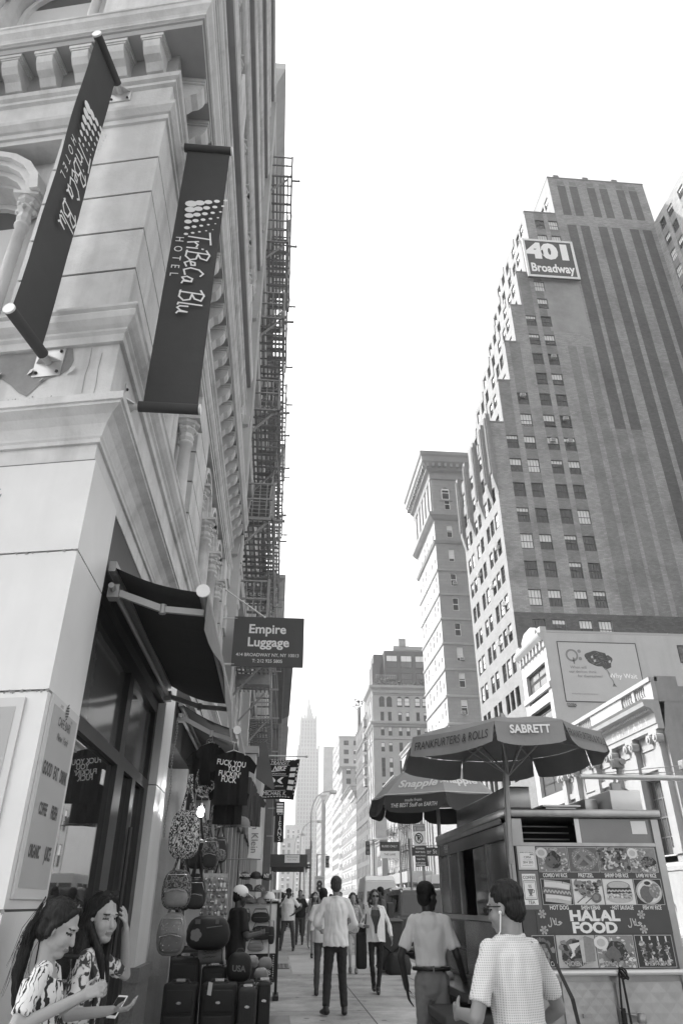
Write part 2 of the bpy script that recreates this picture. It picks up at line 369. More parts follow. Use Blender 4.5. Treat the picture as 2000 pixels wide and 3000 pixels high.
for (z0, z1, xl) in stages:
    o_ = [(c-xl, z-z0, c-xl+w_, z-z0+1.95) for (c, z, w_) in wl if z0 <= z < z1 and c > xl]; ct = [(c-xl, z-z0, c-xl+w_, z-z0+1.95) for (c, z, w_) in wl if z < z0 < z+1.95 and c > xl]
    zn = []
    for c in cols+(35.05, 37.17):
        if z1 <= 93.9: zn.append(((c-xl, (14 if z0 < 0 else 0), c-xl+1.45, z1-z0), 2)) if any(abs(q[0]-c) < .3 and q[1]+5 > z0 and q[1]-5 < z1 for q in wl) else None
    st = (36.1, 38.2, 40.05, 42.1, 44.9, 47.0, 49.85, 51.9)
    if z0 < 0: zn += [((a-xl, 0, a-xl+1.42, z1-z0), (1 if a > 44 else 2)) for a in st]; zn.append(((0, 0, W, 28.6-z0), 5))
    elif z1 < 93: zn += [((a-xl, 0, a-xl+1.42, z1-z0), 1) for a in st if a > 40]; zn += [((36.1-xl, 0, 37.3-xl, z1-z0), 2), ((38.2-xl, 0, 39.4-xl, z1-z0), 2)] if z1 < 69 else []
    elif z1 < 94: zn += [((a-xl, 0, a-xl+1.42, 91.6-z0), 1) for a in (40.05, 42.1, 44.9, 47.0, 49.85, 51.9)]
    else: zn += [((a-xl, 0, a-xl+1.3, 7.0), 1) for a in (39.9, 41.85, 44.7, 46.75, 49.5, 51.6)]+[((a-xl+.1, 7.2, a-xl+1.2, 8.1), 2) for a in (39.9, 41.85, 44.7, 46.75, 49.5, 51.6)]
    if 66 < z1 < 81 or z1 == 73.75: zn.append(((34.25-xl, max(0, 69.4-z0), 39.72-xl, z1-z0), 3))
    wall.facade((xl, YT, z0), (1,0,0), 54.3-xl, z1-z0, o_, .22, 0, zn, 0, ct)
    # step: top of the terrace and its street side
    wall.quad((xl, YT, z1), (54.3, YT, z1), (54.3, YT+16, z1), (xl, YT+16, z1), 0)
    if z0 > 0: wall.facade((xl, YT+16, z0), (0,-1,0), 16, z1-z0, [(q, .5, q+1.3, 2.45) for q in (1.2, 3.6, 6, 9.2, 11.6, 13.4)]+([(q, 3.9, q+1.3, 5.85) for q in (1.2, 3.6, 6, 9.2, 11.6, 13.4)]), .2, 4)
st_ops = [(q, z+1, q+1.3, z+2.95) for z in rows if 9 < z < 50.5 for q in (.9, 2.6, 5.4, 7.2, 10.0, 11.7, 13.5)]
wall.facade((24, YT+16, -1), (0,-1,0), 16, 54.45, st_ops, .2, 4)
wall.quad((54.3, YT, -1), (54.3, YT+16, -1), (54.3, YT+16, 102.6), (54.3, YT, 102.6), 0); wall.quad((24, YT+16, -1), (24, YT+16, 53.4), (54.3, YT+16, 102), (54.3, YT+16, -1), 0)
wall.build('wall', ['brick_pale', 'brick_dark', 'brick_mid', 'plaster_panel', 'brick_front', 'brick_base'], TW)
rnd = random.Random(3)
for i, (c, z, w_) in enumerate(sorted(wl, key=lambda q: q[1])): put(tw_pat[rnd.choice((0, 0, 0, 1, 2, 3))], (c, YT+.14, z), 0, TW)
n_ = 0
for (a, z0, b_, z1) in sorted(st_ops, key=lambda q: -q[1]):
    if z0 < 22: continue
    put(tw_st[rnd.choice((0, 0, 1, 2))], (24+.13, YT+16-a, z0-1), -PI/2, TW); n_ += 1
for (z0, z1, xl) in stages[1:]:
    for dz_ in (.5, 3.9):
        if z0+dz_+2 > z1+.3: continue
        for q in (9.2, 11.6, 13.4): put(tw_st[rnd.choice((0, 1))], (xl+.13, YT+16-q, z0+dz_), -PI/2, TW)
for q in (.0, 4.3, 8.9, 12.9, 15.3):                                  # fluted ornament over the upper street front
    b = MB()
    for k, (o_, w_) in enumerate(((.5, .75), (.62, .4))):
        b.box(24-o_, 24.02+k*.005, YT+16-q-w_-.2, YT+16-q-.2-(0 if k == 0 else .35), 45.4+k*.6, 54.6-k*.5)
    b.prism([(23.5, YT+16-q-.2, 45.4), (24.0, YT+16-q-.2, 43.2), (24.0, YT+16-q-.2, 45.4)], (0, -.75, 0))
    for k in range(5): b.box(23.35, 23.5, YT+16-q-.3-k*.13, YT+16-q-.24-k*.13, 46, 54)
    b.build('fluted_ornament', 'brick_front', TW)
b = MB()
for (z0, z1, xl) in stages[:-1]:
    for q in (4.6, 10.2): b.box(xl-.1, xl+.2, YT+16-q-.5, YT+16-q, z1-1.2, z1+.35)
b.build('terrace_pier', 'brick_front', TW)
b = MB()
for k_, (z0, z1, xl) in enumerate(stages): b.box(xl-.06, (54.36 if z1 > 100 else stages[k_+1][2]-.01), YT-.05, YT+.35, z1-.02, z1+.22, 0)
b.box(38.5, 38.9, YT+.35, YT+16, 102.6, 102.82); 
for xx in (39.6, 44.4, 49.2): b.box(xx, xx+.9, YT-.05, YT+.5, 102.82, 103.3)
b.build('parapet_coping', 'coping', TW)
for (c, z) in ((28.1, 56.55), (33.15, 53.15), (31.0, 49.75), (33.15, 49.75), (33.15, 63.35)): put(AC, (c+.35, YT, z+1.15), 0, TW)
for (a, z) in ((13.3, 37.3), (13.3, 30.4), (9.9, 33.9), (9.9, 27), (5.2, 37.5), (13.4, 27.0)): put(AC, (24, YT+16-a, z-.2), -PI/2, TW)
# wing of the tower that comes forward on the right
b = MB(); wo = [(q, z, q+1.4, z+1.9) for z in [86.5-3.42*i for i in range(0, 12)]+[89.9] for q in (1.3, 3.5, 6.6, 8.8, 12)]
b.facade((54, YT, 40), (0,-1,0), 16, 53.2, [(a, z-40, c, d-40) for (a, z, c, d) in wo], .2, 0, [((q, 0, q+1.4, 51.5), 1) for q in (1.3, 3.5, 6.6, 8.8, 12)])
b.quad((54, 52, 93.2), (75, 52, 93.2), (75, YT, 93.2), (54, YT, 93.2)); b.quad((54, 52, 40), (75, 52, 40), (75, 52, 93.2), (54, 52, 93.2)); b.quad((54, 52, 40), (54, YT, 40), (75, YT, 40), (75, 52, 40)); b.quad((54.3, YT, -1), (75, YT, -1), (75, YT, 93.2), (54.3, YT, 93.2))
b.box(54, 75, 52.5, YT-.2, -1, 40)
b.build('wing', ['brick_pale', 'brick_mid'], TW)
for (a, z, c, d) in wo:
    if z > 66 and a > .5: put(tw_pat[rnd.choice((0, 1, 2, 3))], (54.14, YT-a, z), -PI/2, TW)
SG = thing('roof_sign', 'dark painted 401 Broadway board high on the stepped tower', 'sign', (32.2, YT-.6, 79))
b = MB(); b.box(32.15, 39.75, YT-.65, YT-.35, 79.05, 86.85, 0)
for (x0, x1, z0, z1) in ((32.15, 39.75, 79.05, 79.4), (32.15, 39.75, 86.5, 86.85), (32.15, 32.5, 79.4, 86.5), (39.4, 39.75, 79.4, 86.5)): b.box(x0, x1, YT-.72, YT-.64, z0, z1, 1)
for k in range(5): b.bar((32.6+k*1.7, YT-.36, 82), (32.6+k*1.7, YT+.02, 82), .12, mi=2)
mat('sign_black', .06, .6, .15, 2); b.build('board', ['sign_black', 'offwhite', 'iron'], SG)
b = MB(); b.text('401', (36.0, YT-.66, 84.3), (1,0,0), (0,0,1), 4.1, bold=.07, sx=1.06, space=1.02); b.text('Broadway', (35.98, YT-.66, 80.9), (1,0,0), (0,0,1), 2.35, bold=.03, sx=.66, space=1.02); b.build('lettering', 'letter_white', SG)

# ---------------------------------------------------------------- billboard building, x 24, y 60.6 to 68
mat('limestone', .38, .7, .08, 3, stain=.12, streak=.1); mat('painted_wall', .40, .8, .05, 1.5, stain=.10, streak=.12); mat('shop_stone', .55, .7, .1, 3, stain=.15)
BB = thing('loft_building', 'low pale loft building with a painted advert wall under the stepped tower', 'building', (24, 60.6, 0)); Y0 = 60.6
b = MB(); b.facade((24, 67.95, -1), (0,-1,0), 7.35, 24.7, [(1.15, 19.3, 6.55, 22.15), (1.15, 15.2, 6.55, 18.5), (1.15, 11, 6.55, 14.3), (1.15, 6.6, 6.55, 10), (1.15, 1, 6.55, 5.6)], .4)
b.quad((24, Y0, -1), (48, Y0, -1), (48, Y0, 23.7), (24, Y0, 23.7), 1); b.quad((24, Y0, 23.7), (48, Y0, 23.7), (48, YT-.05, 23.3), (24, YT-.05, 23.3), 1); b.quad((48, Y0, -1), (48, YT-.05, -1), (48, YT-.05, 23.7), (48, Y0, 23.7), 1)
b.build('wall', ['limestone', 'painted_wall'], BB)
b = MB()
pth = [(24, 67.9), (24, 60.62)]
b.sweep(pth, [(0, 22.3), (.12, 22.4), (.12, 22.9), (.3, 23.0), (.55, 23.35), (.62, 23.55), (.6, 23.7), (-.3, 23.75)])
for k in range(7): b.box(23.7, 24, 61.2+k*.98, 61.45+k*.98, 22.35, 23.05)
b.sweep(pth, [(0, 18.55), (.16, 18.6), (.16, 19.1), (0, 19.2)]); b.sweep(pth, [(0, 14.4), (.16, 14.5), (.16, 15), (0, 15.1)])
b.box(23.7, 24.3, 60.63, 61.5, 23.75, 24.3); b.box(23.75, 24.25, 62.2, 66.2, 23.75, 24.5); b.prism([(23.75, 62.2, 24.5), (23.75, 66.2, 24.5), (23.75, 65.2, 25.1), (23.75, 63.2, 25.1)], (.5, 0, 0)); b.box(23.7, 24.3, 66.9, 67.9, 23.75, 24.3)
b.build('cornice', 'limestone', BB)
lw = win_proto('window', 5.3, 2.8, fr='dark', glass='glass_mid', cols=2, rows=3, meet=.72, fw=.12, fd=.16, barw=.1)
for z in (18.32, 14.25, 10.1, 5.7): put(lw, (24.3, 67.95-1.2, z), -PI/2, BB)
b = MB(); b.box(24.3, 48, Y0+.02, Y0+.3, 23.72, 23.95); 
for (xx, hh) in ((30.3, .25), (36.6, .3)): b.tube([(xx, 61.5, 23.6), (xx, 61.5, 23.8+hh)], .12); b.lathe([(.02, hh+.2), (.22, hh+.05), (.26, hh-.05)], (xx, 61.5, 23.8), 10)
b.tube([(31.6, 61.2, 23.6), (32, 61.2, 24.1), (34.6, 61.2, 24.1), (34.8, 61.2, 23.6)], .06)
b.build('roof_vent', 'grey_metal', BB)
for (xx, zz) in ((36.7, 21.1), (37.3, 17.4)): put(win_proto('window', 1.1, 1.7, cols=1), (xx, Y0-.06, zz), 0, BB)
AD = thing('painted_advert', 'painted wall advert with a large Q and a brain of wires', 'advert', (25, Y0, 17))
b = MB(); b.box(25.13, 32.65, Y0-.03, Y0-.01, 17.3, 22.84); yb = Y0-.045
mat('advert_ground', .42, .8, .03, 2, stain=.05); mat('advert_grey', .21, .8, .05, 4); mat('advert_dark', .07, .8, .3, 5)
b.build('panel', 'advert_ground', AD); b = MB()
for (x0, x1, z0, z1) in ((25.1, 32.68, 22.8, 22.87), (25.1, 32.68, 17.27, 17.34), (25.1, 25.17, 17.34, 22.8), (32.61, 32.68, 17.34, 22.8)): b.box(x0, x1, Y0-.05, Y0-.012, z0, z1)
b.build('border', 'advert_dark', AD); b = MB()
n = 24; c0 = V((26.35, yb, 21.55))
for k in range(n):
    a, a2 = 2*PI*k/n, 2*PI*(k+1)/n; e = lambda an, r_: (c0.x+r_*math.cos(an), yb, c0.z+r_*math.sin(an)); b.quad(e(a, .42), e(a2, .42), e(a2, .6), e(a, .6))
b.quad((26.38, yb, 21.35), (26.52, yb, 21.35), (26.52, yb, 20.75), (26.38, yb, 20.75)); b.quad((26.38, yb-.001, 21.2), (26.7, yb-.001, 21.1), (26.7, yb-.001, 21.22), (26.38, yb-.001, 21.32))
for zz in (21.95, 21.25):
    b.poly([(27.1+.17*math.cos(2*PI*k/14), yb, zz+.17*math.sin(2*PI*k/14)) for k in range(14)])
for s_, xx, zz in (('When will', 26.78, 20.42), ('our devices think', 27.12, 20.02), ('for themselves?', 27.76, 19.62)): b.text(s_, (xx, yb, zz), (1,0,0), (0,0,1), .37, bold=.004)
b.text('#WhyWait to join the discussion.', (27.0, yb, 18.0), (1,0,0), (0,0,1), .18, sx=1.0)
b.build('lettering', 'advert_grey', AD)
b = MB(); b.text('Why Wait', (30.85, yb, 19.7), (1,0,0), (0,0,1), .62, bold=.015); b.build('pale_lettering', 'letter_white', AD)
b = MB(); rr = random.Random(5)                                      # brain: a mass of painted cables
pts = [(28.85+1.28*math.cos(t)*(1+.06*math.sin(5*t)), yb+.005, 21.28+.72*math.sin(t)*(1+.05*math.cos(7*t))-.12*math.cos(t)) for t in [2*PI*k/40 for k in range(40)]]
b.poly(pts, 0); b.poly([(28.9, yb+.004, 20.75), (29.95, yb+.004, 20.9), (29.9, yb+.004, 20.5), (29.3, yb+.004, 20.25)], 0)
for k in range(120):
    a = rr.uniform(0, 2*PI); q = math.sqrt(rr.random())*.85; x = 28.85+1.25*q*math.cos(a); z = 21.27+.68*q*math.sin(a); d_ = rr.uniform(0, PI); l = rr.uniform(.1, .3); w_ = .02
    dx, dz = math.cos(d_)*l, math.sin(d_)*l*.5; b.quad((x-dx, yb, z-dz-w_), (x+dx, yb, z+dz-w_), (x+dx, yb, z+dz+w_), (x-dx, yb, z-dz+w_), rr.choice((1, 1, 2)))
for (x, z) in ((28.15, 21.3), (28.35, 20.95), (29.6, 21.6), (29.75, 20.9)): b.quad((x, yb-.002, z), (x+.2, yb-.002, z+.05), (x+.18, yb-.002, z+.28), (x-.02, yb-.002, z+.2), 3)
p0 = [(29.3, 20.4), (29.55, 20.05), (29.6, 19.6), (29.8, 19.3), (29.85, 19.0)]
for (x, z), (x2, z2) in zip(p0[:-1], p0[1:]): b.quad((x-.05, yb, z), (x+.05, yb, z), (x2+.04, yb, z2), (x2-.04, yb, z2), 2)
for k in range(5): b.quad((29.83, yb, 19.02), (29.87, yb, 19.02), (29.72+k*.09, yb, 18.7), (29.68+k*.09, yb, 18.7), 0)
b.build('brain_picture', ['advert_dark', 'charcoal', 'advert_grey', 'light'], AD)
b = MB(); b.text('COLOSSAL', (25.6, yb, 17.02), (1,0,0), (0,0,1), .3, bold=.03, sx=.62); b.quad((25.25, yb, 16.8), (25.95, yb, 16.8), (25.98, yb, 16.88), (25.2, yb, 16.88)); b.build('maker_mark', 'advert_dark', AD)

# ---------------------------------------------------------------- classical bank, x 24, y 43 to 60.5
BK = thing('bank_building', 'low white stone bank with ionic pilasters and a rooftop balustrade', 'building', (24, 43, 0)); ya, yb2 = 43.1, 60.5
mat('stucco_side', .25, .85, .15, 1.2, stain=.35, streak=.2); mat('bank_stone', .32, .7, .07, 3, stain=.1, streak=.08)
b = MB(); bops = [(17.4-4.1-a, 5.1, 17.4-1.5-a, 9.6) for a in (0, 6.75, 13.3)]
b.facade((24, yb2, -1), (0,-1,0), yb2-ya, 14.2, [o_ for o_ in bops if o_[0] > 0], .45, 0)
b.quad((24, ya, -1), (60, ya, -1), (60, ya, 13.1), (24, ya, 13.1), 1); b.quad((24, ya, 13.1), (60, ya, 13.1), (60, yb2, 13.1), (24, yb2, 13.1), 1); b.quad((60, ya, -1), (60, yb2, -1), (60, yb2, 13.1), (60, ya, 13.1), 1)
b.facade((24.0, ya-.02, 12.9), (1,0,0), 1.5, 1.65, [], 0, 1); b.quad((25.5, ya-.02, 13.0), (26.9, ya-.02, 13.0), (26.9, ya-.02, 13.9), (25.5, ya-.02, 13.9), 1)
b.box(24.35, 25.5, ya-.01, ya+1.2, 13, 14.5, 1); b.box(25.5, 26.9, ya-.01, ya+.3, 13, 13.85, 1)
b.build('wall', ['bank_stone', 'stucco_side'], BK)
b = MB(); pth = [(24, yb2), (24, ya)]
b.sweep(pth, [(.0, 11.2), (.42, 11.22), (.42, 11.5), (.48, 11.55), (.48, 12.2), (.6, 12.3), (.65, 12.45), (1.05, 12.6), (1.1, 12.85), (1.2, 13.0), (-.4, 13.05)])
k = 0; y = ya+.1
while y < yb2-.2: b.box(23.22, 23.52, y, y+.13, 12.3, 12.52); y += .26
b.sweep(pth, [(0, 3.3), (.5, 3.3), (.5, 3.55), (.35, 3.7), (.35, 4.1), (0, 4.2)]); b.sweep(pth, [(0, -.5), (.45, -.5), (.45, 3.3)])
b.build('cornice', 'bank_stone', BK)
py_ = [ya+.75, ya+4.15, ya+7.4, ya+10.6, ya+14.6, ya+17.0]
for yy in py_:
    q = MB(); q.box(23.62, 24.0, yy-.42, yy+.42, 4.2, 10.5); q.box(23.55, 24, yy-.5, yy+.5, 4.15, 4.5); q.box(23.5, 24, yy-.55, yy+.55, 11.0, 11.21)
    po = q.build('pilaster', 'bank_stone', BK); c = MB(); c.box(23.6, 24, yy-.46, yy+.46, 10.5, 11.0)
    for s in (-1, 1):
        M_ = Matrix.Rotation(PI/2, 3, 'Y'); pts = [(.28*math.cos(t), .28*math.sin(t)) for t in [2*PI*i/12 for i in range(12)]]
        c.prism([(23.35, yy+s*.45+p_[0], 10.72+p_[1]) for p_ in pts], (.5, 0, 0)); c.prism([(23.28, yy+s*.45+.5*p_[0], 10.72+.5*p_[1]) for p_ in pts], (.08, 0, 0))
    c.build('capital', 'bank_stone', po)
b = MB()
for (a, z0, c, d) in bops: 
    y0, y1 = yb2-c, yb2-a
    b.box(23.85, 24, y0-.25, y0, z0-1.2, d-.6); b.box(23.85, 24, y1, y1+.25, z0-1.2, d-.6); b.box(23.8, 24, y0-.3, y1+.3, d-.6, d-.2); b.box(23.65, 24, y0-.4, y1+.4, z0-1.35, z0-1.02)
for yc in (ya+2.45, ya+5.8, ya+9, ya+12.6, ya+15.8):                   # sunk panels above the windows, drawn by raised edges
    for (u0, u1, z0, z1) in ((-1, 1, 10.3, 10.38), (-1, 1, 9.1, 9.18), (-1, -.94, 9.18, 10.3), (.94, 1, 9.18, 10.3)): b.box(23.93, 24, yc+u0, yc+u1, z0, z1)
b.build('trim', 'bank_stone', BK)
bw_ = win_proto('window', 2.6, 4.5, fr='grey_metal', glass='glass_mid', cols=4, rows=4, fw=.1, fd=.12, barw=.07)
for o_ in bops: 
    if o_[0] > 0: put(bw_, (24.35, yb2-o_[0], o_[1]-1), -PI/2, BK)
bal = MB(); prof = [(.07, 0), (.11, .05), (.07, .12), (.13, .35), (.07, .62), (.05, .7), (.09, .74), (.09, .8)]
bal.lathe(prof, n=8); BP = proto(pbuild(bal, 'baluster', ['bank_stone']))
b = MB(); b.box(23.7, 24.1, ya, yb2, 13.05, 13.4); b.box(23.62, 24.18, ya-.02, yb2, 14.2, 14.48)
for (y0, y1) in ((ya, ya+1.0), (ya+2.5, ya+2.85), (ya+4.5, ya+10), (ya+12.4, ya+14)): b.box(23.72, 24.08, y0, y1, 13.4, 14.2)
b.build('parapet', 'bank_stone', BK)
for (y0, y1) in ((ya+1.0, ya+2.5), (ya+2.85, ya+4.5), (ya+10, ya+12.4)):
    n = int((y1-y0)/.3)
    for i in range(n): put(BP, (23.9, y0+(i+.5)*(y1-y0)/n, 13.4), 0, BK)
b = MB()
for i, ch in enumerate('COMPANY'):
    if ch != ' ': b.text(ch, (23.515, ya+6.3-i*.84, 11.87), (0,-1,0), (0,0,1), .62, bold=.01)
b.build('lettering', 'shop_stone', BK)
# ---------------------------------------------------------------- generic masonry block: street face (towards -x or +x) and near face (towards the camera)
mat('far_pale', .29, .8, .10, 1, stain=.15); mat('far_mid', .33, .8, .12, 1, stain=.2); mat('far_dark', .09, .8, .15, 1, stain=.2); mat('far_brick', .20, .8, .15, 1, stain=.2); mat('far_grey', .27, .8, .1, 1, stain=.2)
FARW = [win_proto('window', 1.3, 2.1, cols=1, blind=b_, fw=.09) for b_ in (0, .5, 0, .3)]
FARP = [win_proto('window', 1.3, 2.1, cols=1, fr='offwhite', blind=b_, fw=.09) for b_ in (0, .4)]
brnd = random.Random(11)
def block(name, label, side, y0, y1, ztop, wallm, wcols, wz, ww=1.3, wh=2.1, near=None, nearm=None, depth=14, cornice=.6, wins=None, group=None, xf=24., trim=None, base=5., bands=(), cat='building', lim=90, pier=False, cap_h=.9):
    # side +1: east-of-street buildings facing -x (x = xf..xf+depth); side -1: buildings facing +x
    T = thing(name, label, cat, (xf, y0, 0), group); b = MB(); wins = wins or FARW
    L_ = y1-y0
    if side > 0: O, ux, bx = (xf, y1, -1), (0,-1,0), xf+depth
    else: O, ux, bx = (xf, y0, -1), (0,1,0), xf-depth
    ops = [(u-ww/2, z+1, u+ww/2, z+1+wh) for z in wz for u in wcols]
    b.facade(O, ux, L_, ztop+1, ops, .12, 0)
    nops = []
    if near:
        nx, nz = near; nops = [(u-ww/2, z+1, u+ww/2, z+1+wh) for z in nz for u in nx]
    if side > 0: b.facade((xf, y0, -1), (1,0,0), depth, ztop+1, nops, .25, 1)
    else: b.facade((bx, y0, -1), (1,0,0), depth, ztop+1, nops, .25, 1)
    b.quad((xf, y1, -1), (bx, y1, -1), (bx, y1, ztop), (xf, y1, ztop), 1); b.quad((xf, y0, ztop), (bx, y0, ztop), (bx, y1, ztop), (xf, y1, ztop), 1); b.quad((bx, y0, -1), (bx, y1, -1), (bx, y1, ztop), (bx, y0, ztop), 1)
    b.build('wall', [wallm, nearm or wallm], T)
    pth = [(xf, y1), (xf, y0), (xf+depth*.98, y0)] if side > 0 else [(xf-depth*.98, y0), (xf, y0), (xf, y1)]
    c = MB()
    if cornice: c.sweep(pth, [(0, ztop-cap_h), (cornice*.35, ztop-cap_h*.9), (cornice*.4, ztop-cap_h*.5), (cornice, ztop-cap_h*.2), (cornice, ztop), (-.25, ztop+.05), (-.25, ztop-.3)])
    for z in bands: c.sweep(pth, [(0, z-.22), (.16, z-.16), (.2, z+.1), (0, z+.2)])
    if pier:
        for u in pier: 
            yy = y1-u if side > 0 else y0+u; c.box(xf-.22, xf+.22, yy-.35, yy+.35, base, ztop-cap_h)
    if c.v: c.build('cornice', trim or wallm, T)
    n = 0
    for o_ in sorted(ops, key=lambda q: -q[1]):
        if o_[1] < 1 or n >= lim: continue
        p = brnd.choice(wins)
        if side > 0: put(p, (xf+.03, y1-o_[0], o_[1]-1), -PI/2, T, (ww/1.3, 1, wh/2.1))
        else: put(p, (xf-.03, y0+o_[0], o_[1]-1), PI/2, T, (ww/1.3, 1, wh/2.1))
        n += 1
    for o_ in sorted(nops, key=lambda q: -q[1])[:max(0, 99-n)]:
        put(brnd.choice(wins), ((xf if side > 0 else bx)+o_[0], y0+.14, o_[1]-1), 0, T, (ww/1.3, 1, wh/2.1))
    return T
fl = lambda a, n, d: [a+d*i for i in range(n)]
# tall narrow building with the big bracketed cornice
mat('stone_band', .27, .8, .08, 3, stain=.12, brick=(1.6, .5, .93, .05)); mat('stone_bright', .32, .75, .08, 3, stain=.12)
w = win_proto('window', 1.3, 2.1, cols=1, fr='offwhite', blind=.4, fw=.11, fd=.1); w2 = win_proto('window', 1.3, 2.1, cols=1, fr='offwhite', blind=.75, fw=.11, fd=.1); w3 = win_proto('window', 1.3, 2.1, cols=1, fr='offwhite', fw=.11, fd=.1)
zs = [21.9, 25.9, 29.9, 33.9, 37.9-.05, 42.1-.1, 46.2, 50.5, 54.9, 60.2]
CB = block('slender_building', 'slender banded stone building with a deep bracketed cornice', 1, 101, 116.5, 69, 'stone_bright', (1.6, 4, 6.6, 9.2, 11.8, 14), [z-.4 for z in zs], .95, 2.2, near=((2.5, 6, 9, 12), [z-.4 for z in zs]), nearm='stone_band', cornice=0, wins=[w, w2, w3, w3], bands=[20.2, 24.2, 28.2, 32.2, 36.2, 40.2, 44.3, 48.5], lim=60)
b = MB(); pth = [(24, 116.5), (24, 101), (38, 101)]
b.sweep(pth, [(0, 65.6), (.25, 65.7), (.35, 66.2), (.4, 66.9), (.9, 67.1), (.95, 67.6), (1.75, 68.4), (1.8, 69.3), (2.05, 69.6), (2.1, 70.2), (-.3, 70.3)])
b.sweep(pth, [(0, 57.6), (.5, 57.9), (.9, 58.3), (.95, 58.8), (0, 59)]); b.sweep(pth, [(0, 53.2), (.25, 53.3), (.45, 53.7), (0, 53.9)])
for i in range(16): b.box(22.5, 23.6, 100.3+i*1.05, 100.75+i*1.05, 67.5, 68.5)
for i in range(14): b.box(23+i*1.05, 23.45+i*1.05, 99.5, 100.6, 67.5, 68.5)
for i in range(44): b.box(23.55, 23.9, 100.7+i*.36, 100.88+i*.36, 66.6, 67)
for i in range(38): b.box(23.7+i*.36, 23.88+i*.36, 100.55, 100.9, 66.6, 67)
for yy in (101.7, 104.2, 106.8, 109.4, 112, 115): b.box(23.75, 24.1, yy-.5, yy+.5, 59.2, 65.5)
b.build('great_cornice', 'far_grey', CB)
AW = [win_proto('window', 1.35, 2.6, cols=1, fr='offwhite', blind=.3, arched=True, fw=.12)]
o = MB(); O = (25.45, 100.97, 0); 
for k in range(10):
    a, a2 = PI*k/10, PI*(k+1)/10; q = lambda an, r_: (26.3+r_*math.cos(an), 63.35+r_*math.sin(an)); o.prism([(q(a,.72)[0],100.9,q(a,.72)[1]),(q(a2,.72)[0],100.9,q(a2,.72)[1]),(q(a2,1.1)[0],100.9,q(a2,1.1)[1]),(q(a,1.1)[0],100.9,q(a,1.1)[1])], (0,.12,0))
o.box(25.2, 27.4, 100.88, 101.02, 61.4, 61.7); o.build('arch_trim', 'far_grey', CB); put(AW[0], (25.62, 100.93, 61.7), 0, CB)
put(AC, (26.4, 101, 33.6), 0, CB); put(AC, (26.3, 101, 46), 0, CB); put(AC, (25.9, 101, 25.6), 0, CB)
# arch-windowed building with the roof garden
mat('arch_stone', .32, .75, .08, 2, stain=.12)
GB = block('arcaded_building', 'grey stone building with arched top windows and a roof garden', 1, 185, 198.5, 52.3, 'far_pale', (1.8, 3.8, 6.6, 8.6, 11.2, 12.6), (18.5, 22.5, 26.5, 30.2, 34, 38, 41, 45.5), .95, 2.3,
    near=((2.3, 4.3, 7, 9.05, 11.8, 13.8), (22.2, 25.8, 29.6, 31.9, 35.7, 39.7, 43.5)), nearm='arch_stone', depth=18, cornice=0, bands=[15.6, 38.9, 50.4], lim=45, wins=[FARW[0], FARW[1], FARW[3]], pier=(.6, 5.2, 9.9, 13))
b = MB(); pth = [(24, 198.5), (24, 185), (42, 185)]
b.sweep(pth, [(0, 50.6), (.3, 50.8), (.4, 51.5), (1.2, 52.0), (1.3, 52.6), (-.3, 52.7)]); b.sweep(pth, [(0, 41.8), (.35, 42), (.4, 42.3), (.9, 42.7), (1, 43.1), (0, 43.2)]); b.sweep(pth, [(0, 14.6), (.4, 14.8), (.6, 15.2), (0, 15.5)])
for i in range(44): b.box(24+i*.4, 24.2+i*.4, 184.5, 184.9, 42.1, 42.45)
b.build('cornice_moulding', 'arch_stone', GB)
aw = win_proto('window', 1.42, 2.75, cols=1, fr='black_metal', arched=True, fw=.1); aw2 = win_proto('window', 1.42, 2.75, cols=1, arched=True, fw=.1, blind=.85)
for i, xx in enumerate((25.55, 27.53, 30.28, 32.3, 35.1, 37.1)):
    put(aw if i in (0, 1) else aw2, (xx, 184.93, 47.1), 0, GB)
    o = MB()
    for k in range(8):
        a, a2 = PI*k/8, PI*(k+1)/8; c_ = xx+.71; q = lambda an, r_: (c_+r_*math.cos(an), 49.14+r_*math.sin(an))
        o.prism([(q(a,.7)[0],184.8,q(a,.7)[1]),(q(a2,.7)[0],184.8,q(a2,.7)[1]),(q(a2,1.0)[0],184.8,q(a2,1.0)[1]),(q(a,1.0)[0],184.8,q(a,1.0)[1])], (0,.2,0))
    o.build('arch_trim', 'arch_stone', GB)
PH = thing('rooftop_extension', 'dark glass two storey extension built on the arcaded building roof', 'extension', (26, 190, 52.3))
b = MB(); b.box(28, 46, 190, 198.4, 52.32, 64.1); b.box(25.2, 28, 192, 198.4, 52.32, 63.6, 0); b.box(25.6, 31, 189.2, 190, 55.6, 55.8); b.box(24.6, 26.6, 190.5, 198.4, 52.32, 60.5, 0)
b.build('frame', 'far_dark', PH); gp = win_proto('window', 3.2, 3.6, fr='black_metal', glass='glass_mid', cols=4, rows=1, fw=.15, fd=.12); gp2 = win_proto('window', 3.2, 3.6, fr='black_metal', glass='glass_mid', cols=2, rows=2, fw=.15, blind=.5)
for i in range(4):
    for z in (54.2, 59.2): put(gp if z < 55 else gp2, (28.5+i*4.1, 189.93, z), 0, PH)
b = MB()
for (x0, x1, yy, z0) in ((25.4, 31, 189.1, 55.8), (27.5, 36, 189.5, 53.4)):
    b.box(x0, x1, yy-.04, yy+.04, z0+1, z0+1.08)
    for i in range(int((x1-x0)/.5)+1): b.box(x0+i*.5-.03, x0+i*.5+.03, yy-.03, yy+.03, z0, z0+1)
b.build('railing', 'iron', PH)
b = MB(); b.box(31, 40, 192, 198, 64.1, 66.2); b.box(32.6, 34.6, 191.6, 193, 66.2, 68.4); b.box(31, 41, 191.5, 191.7, 65, 65.15)
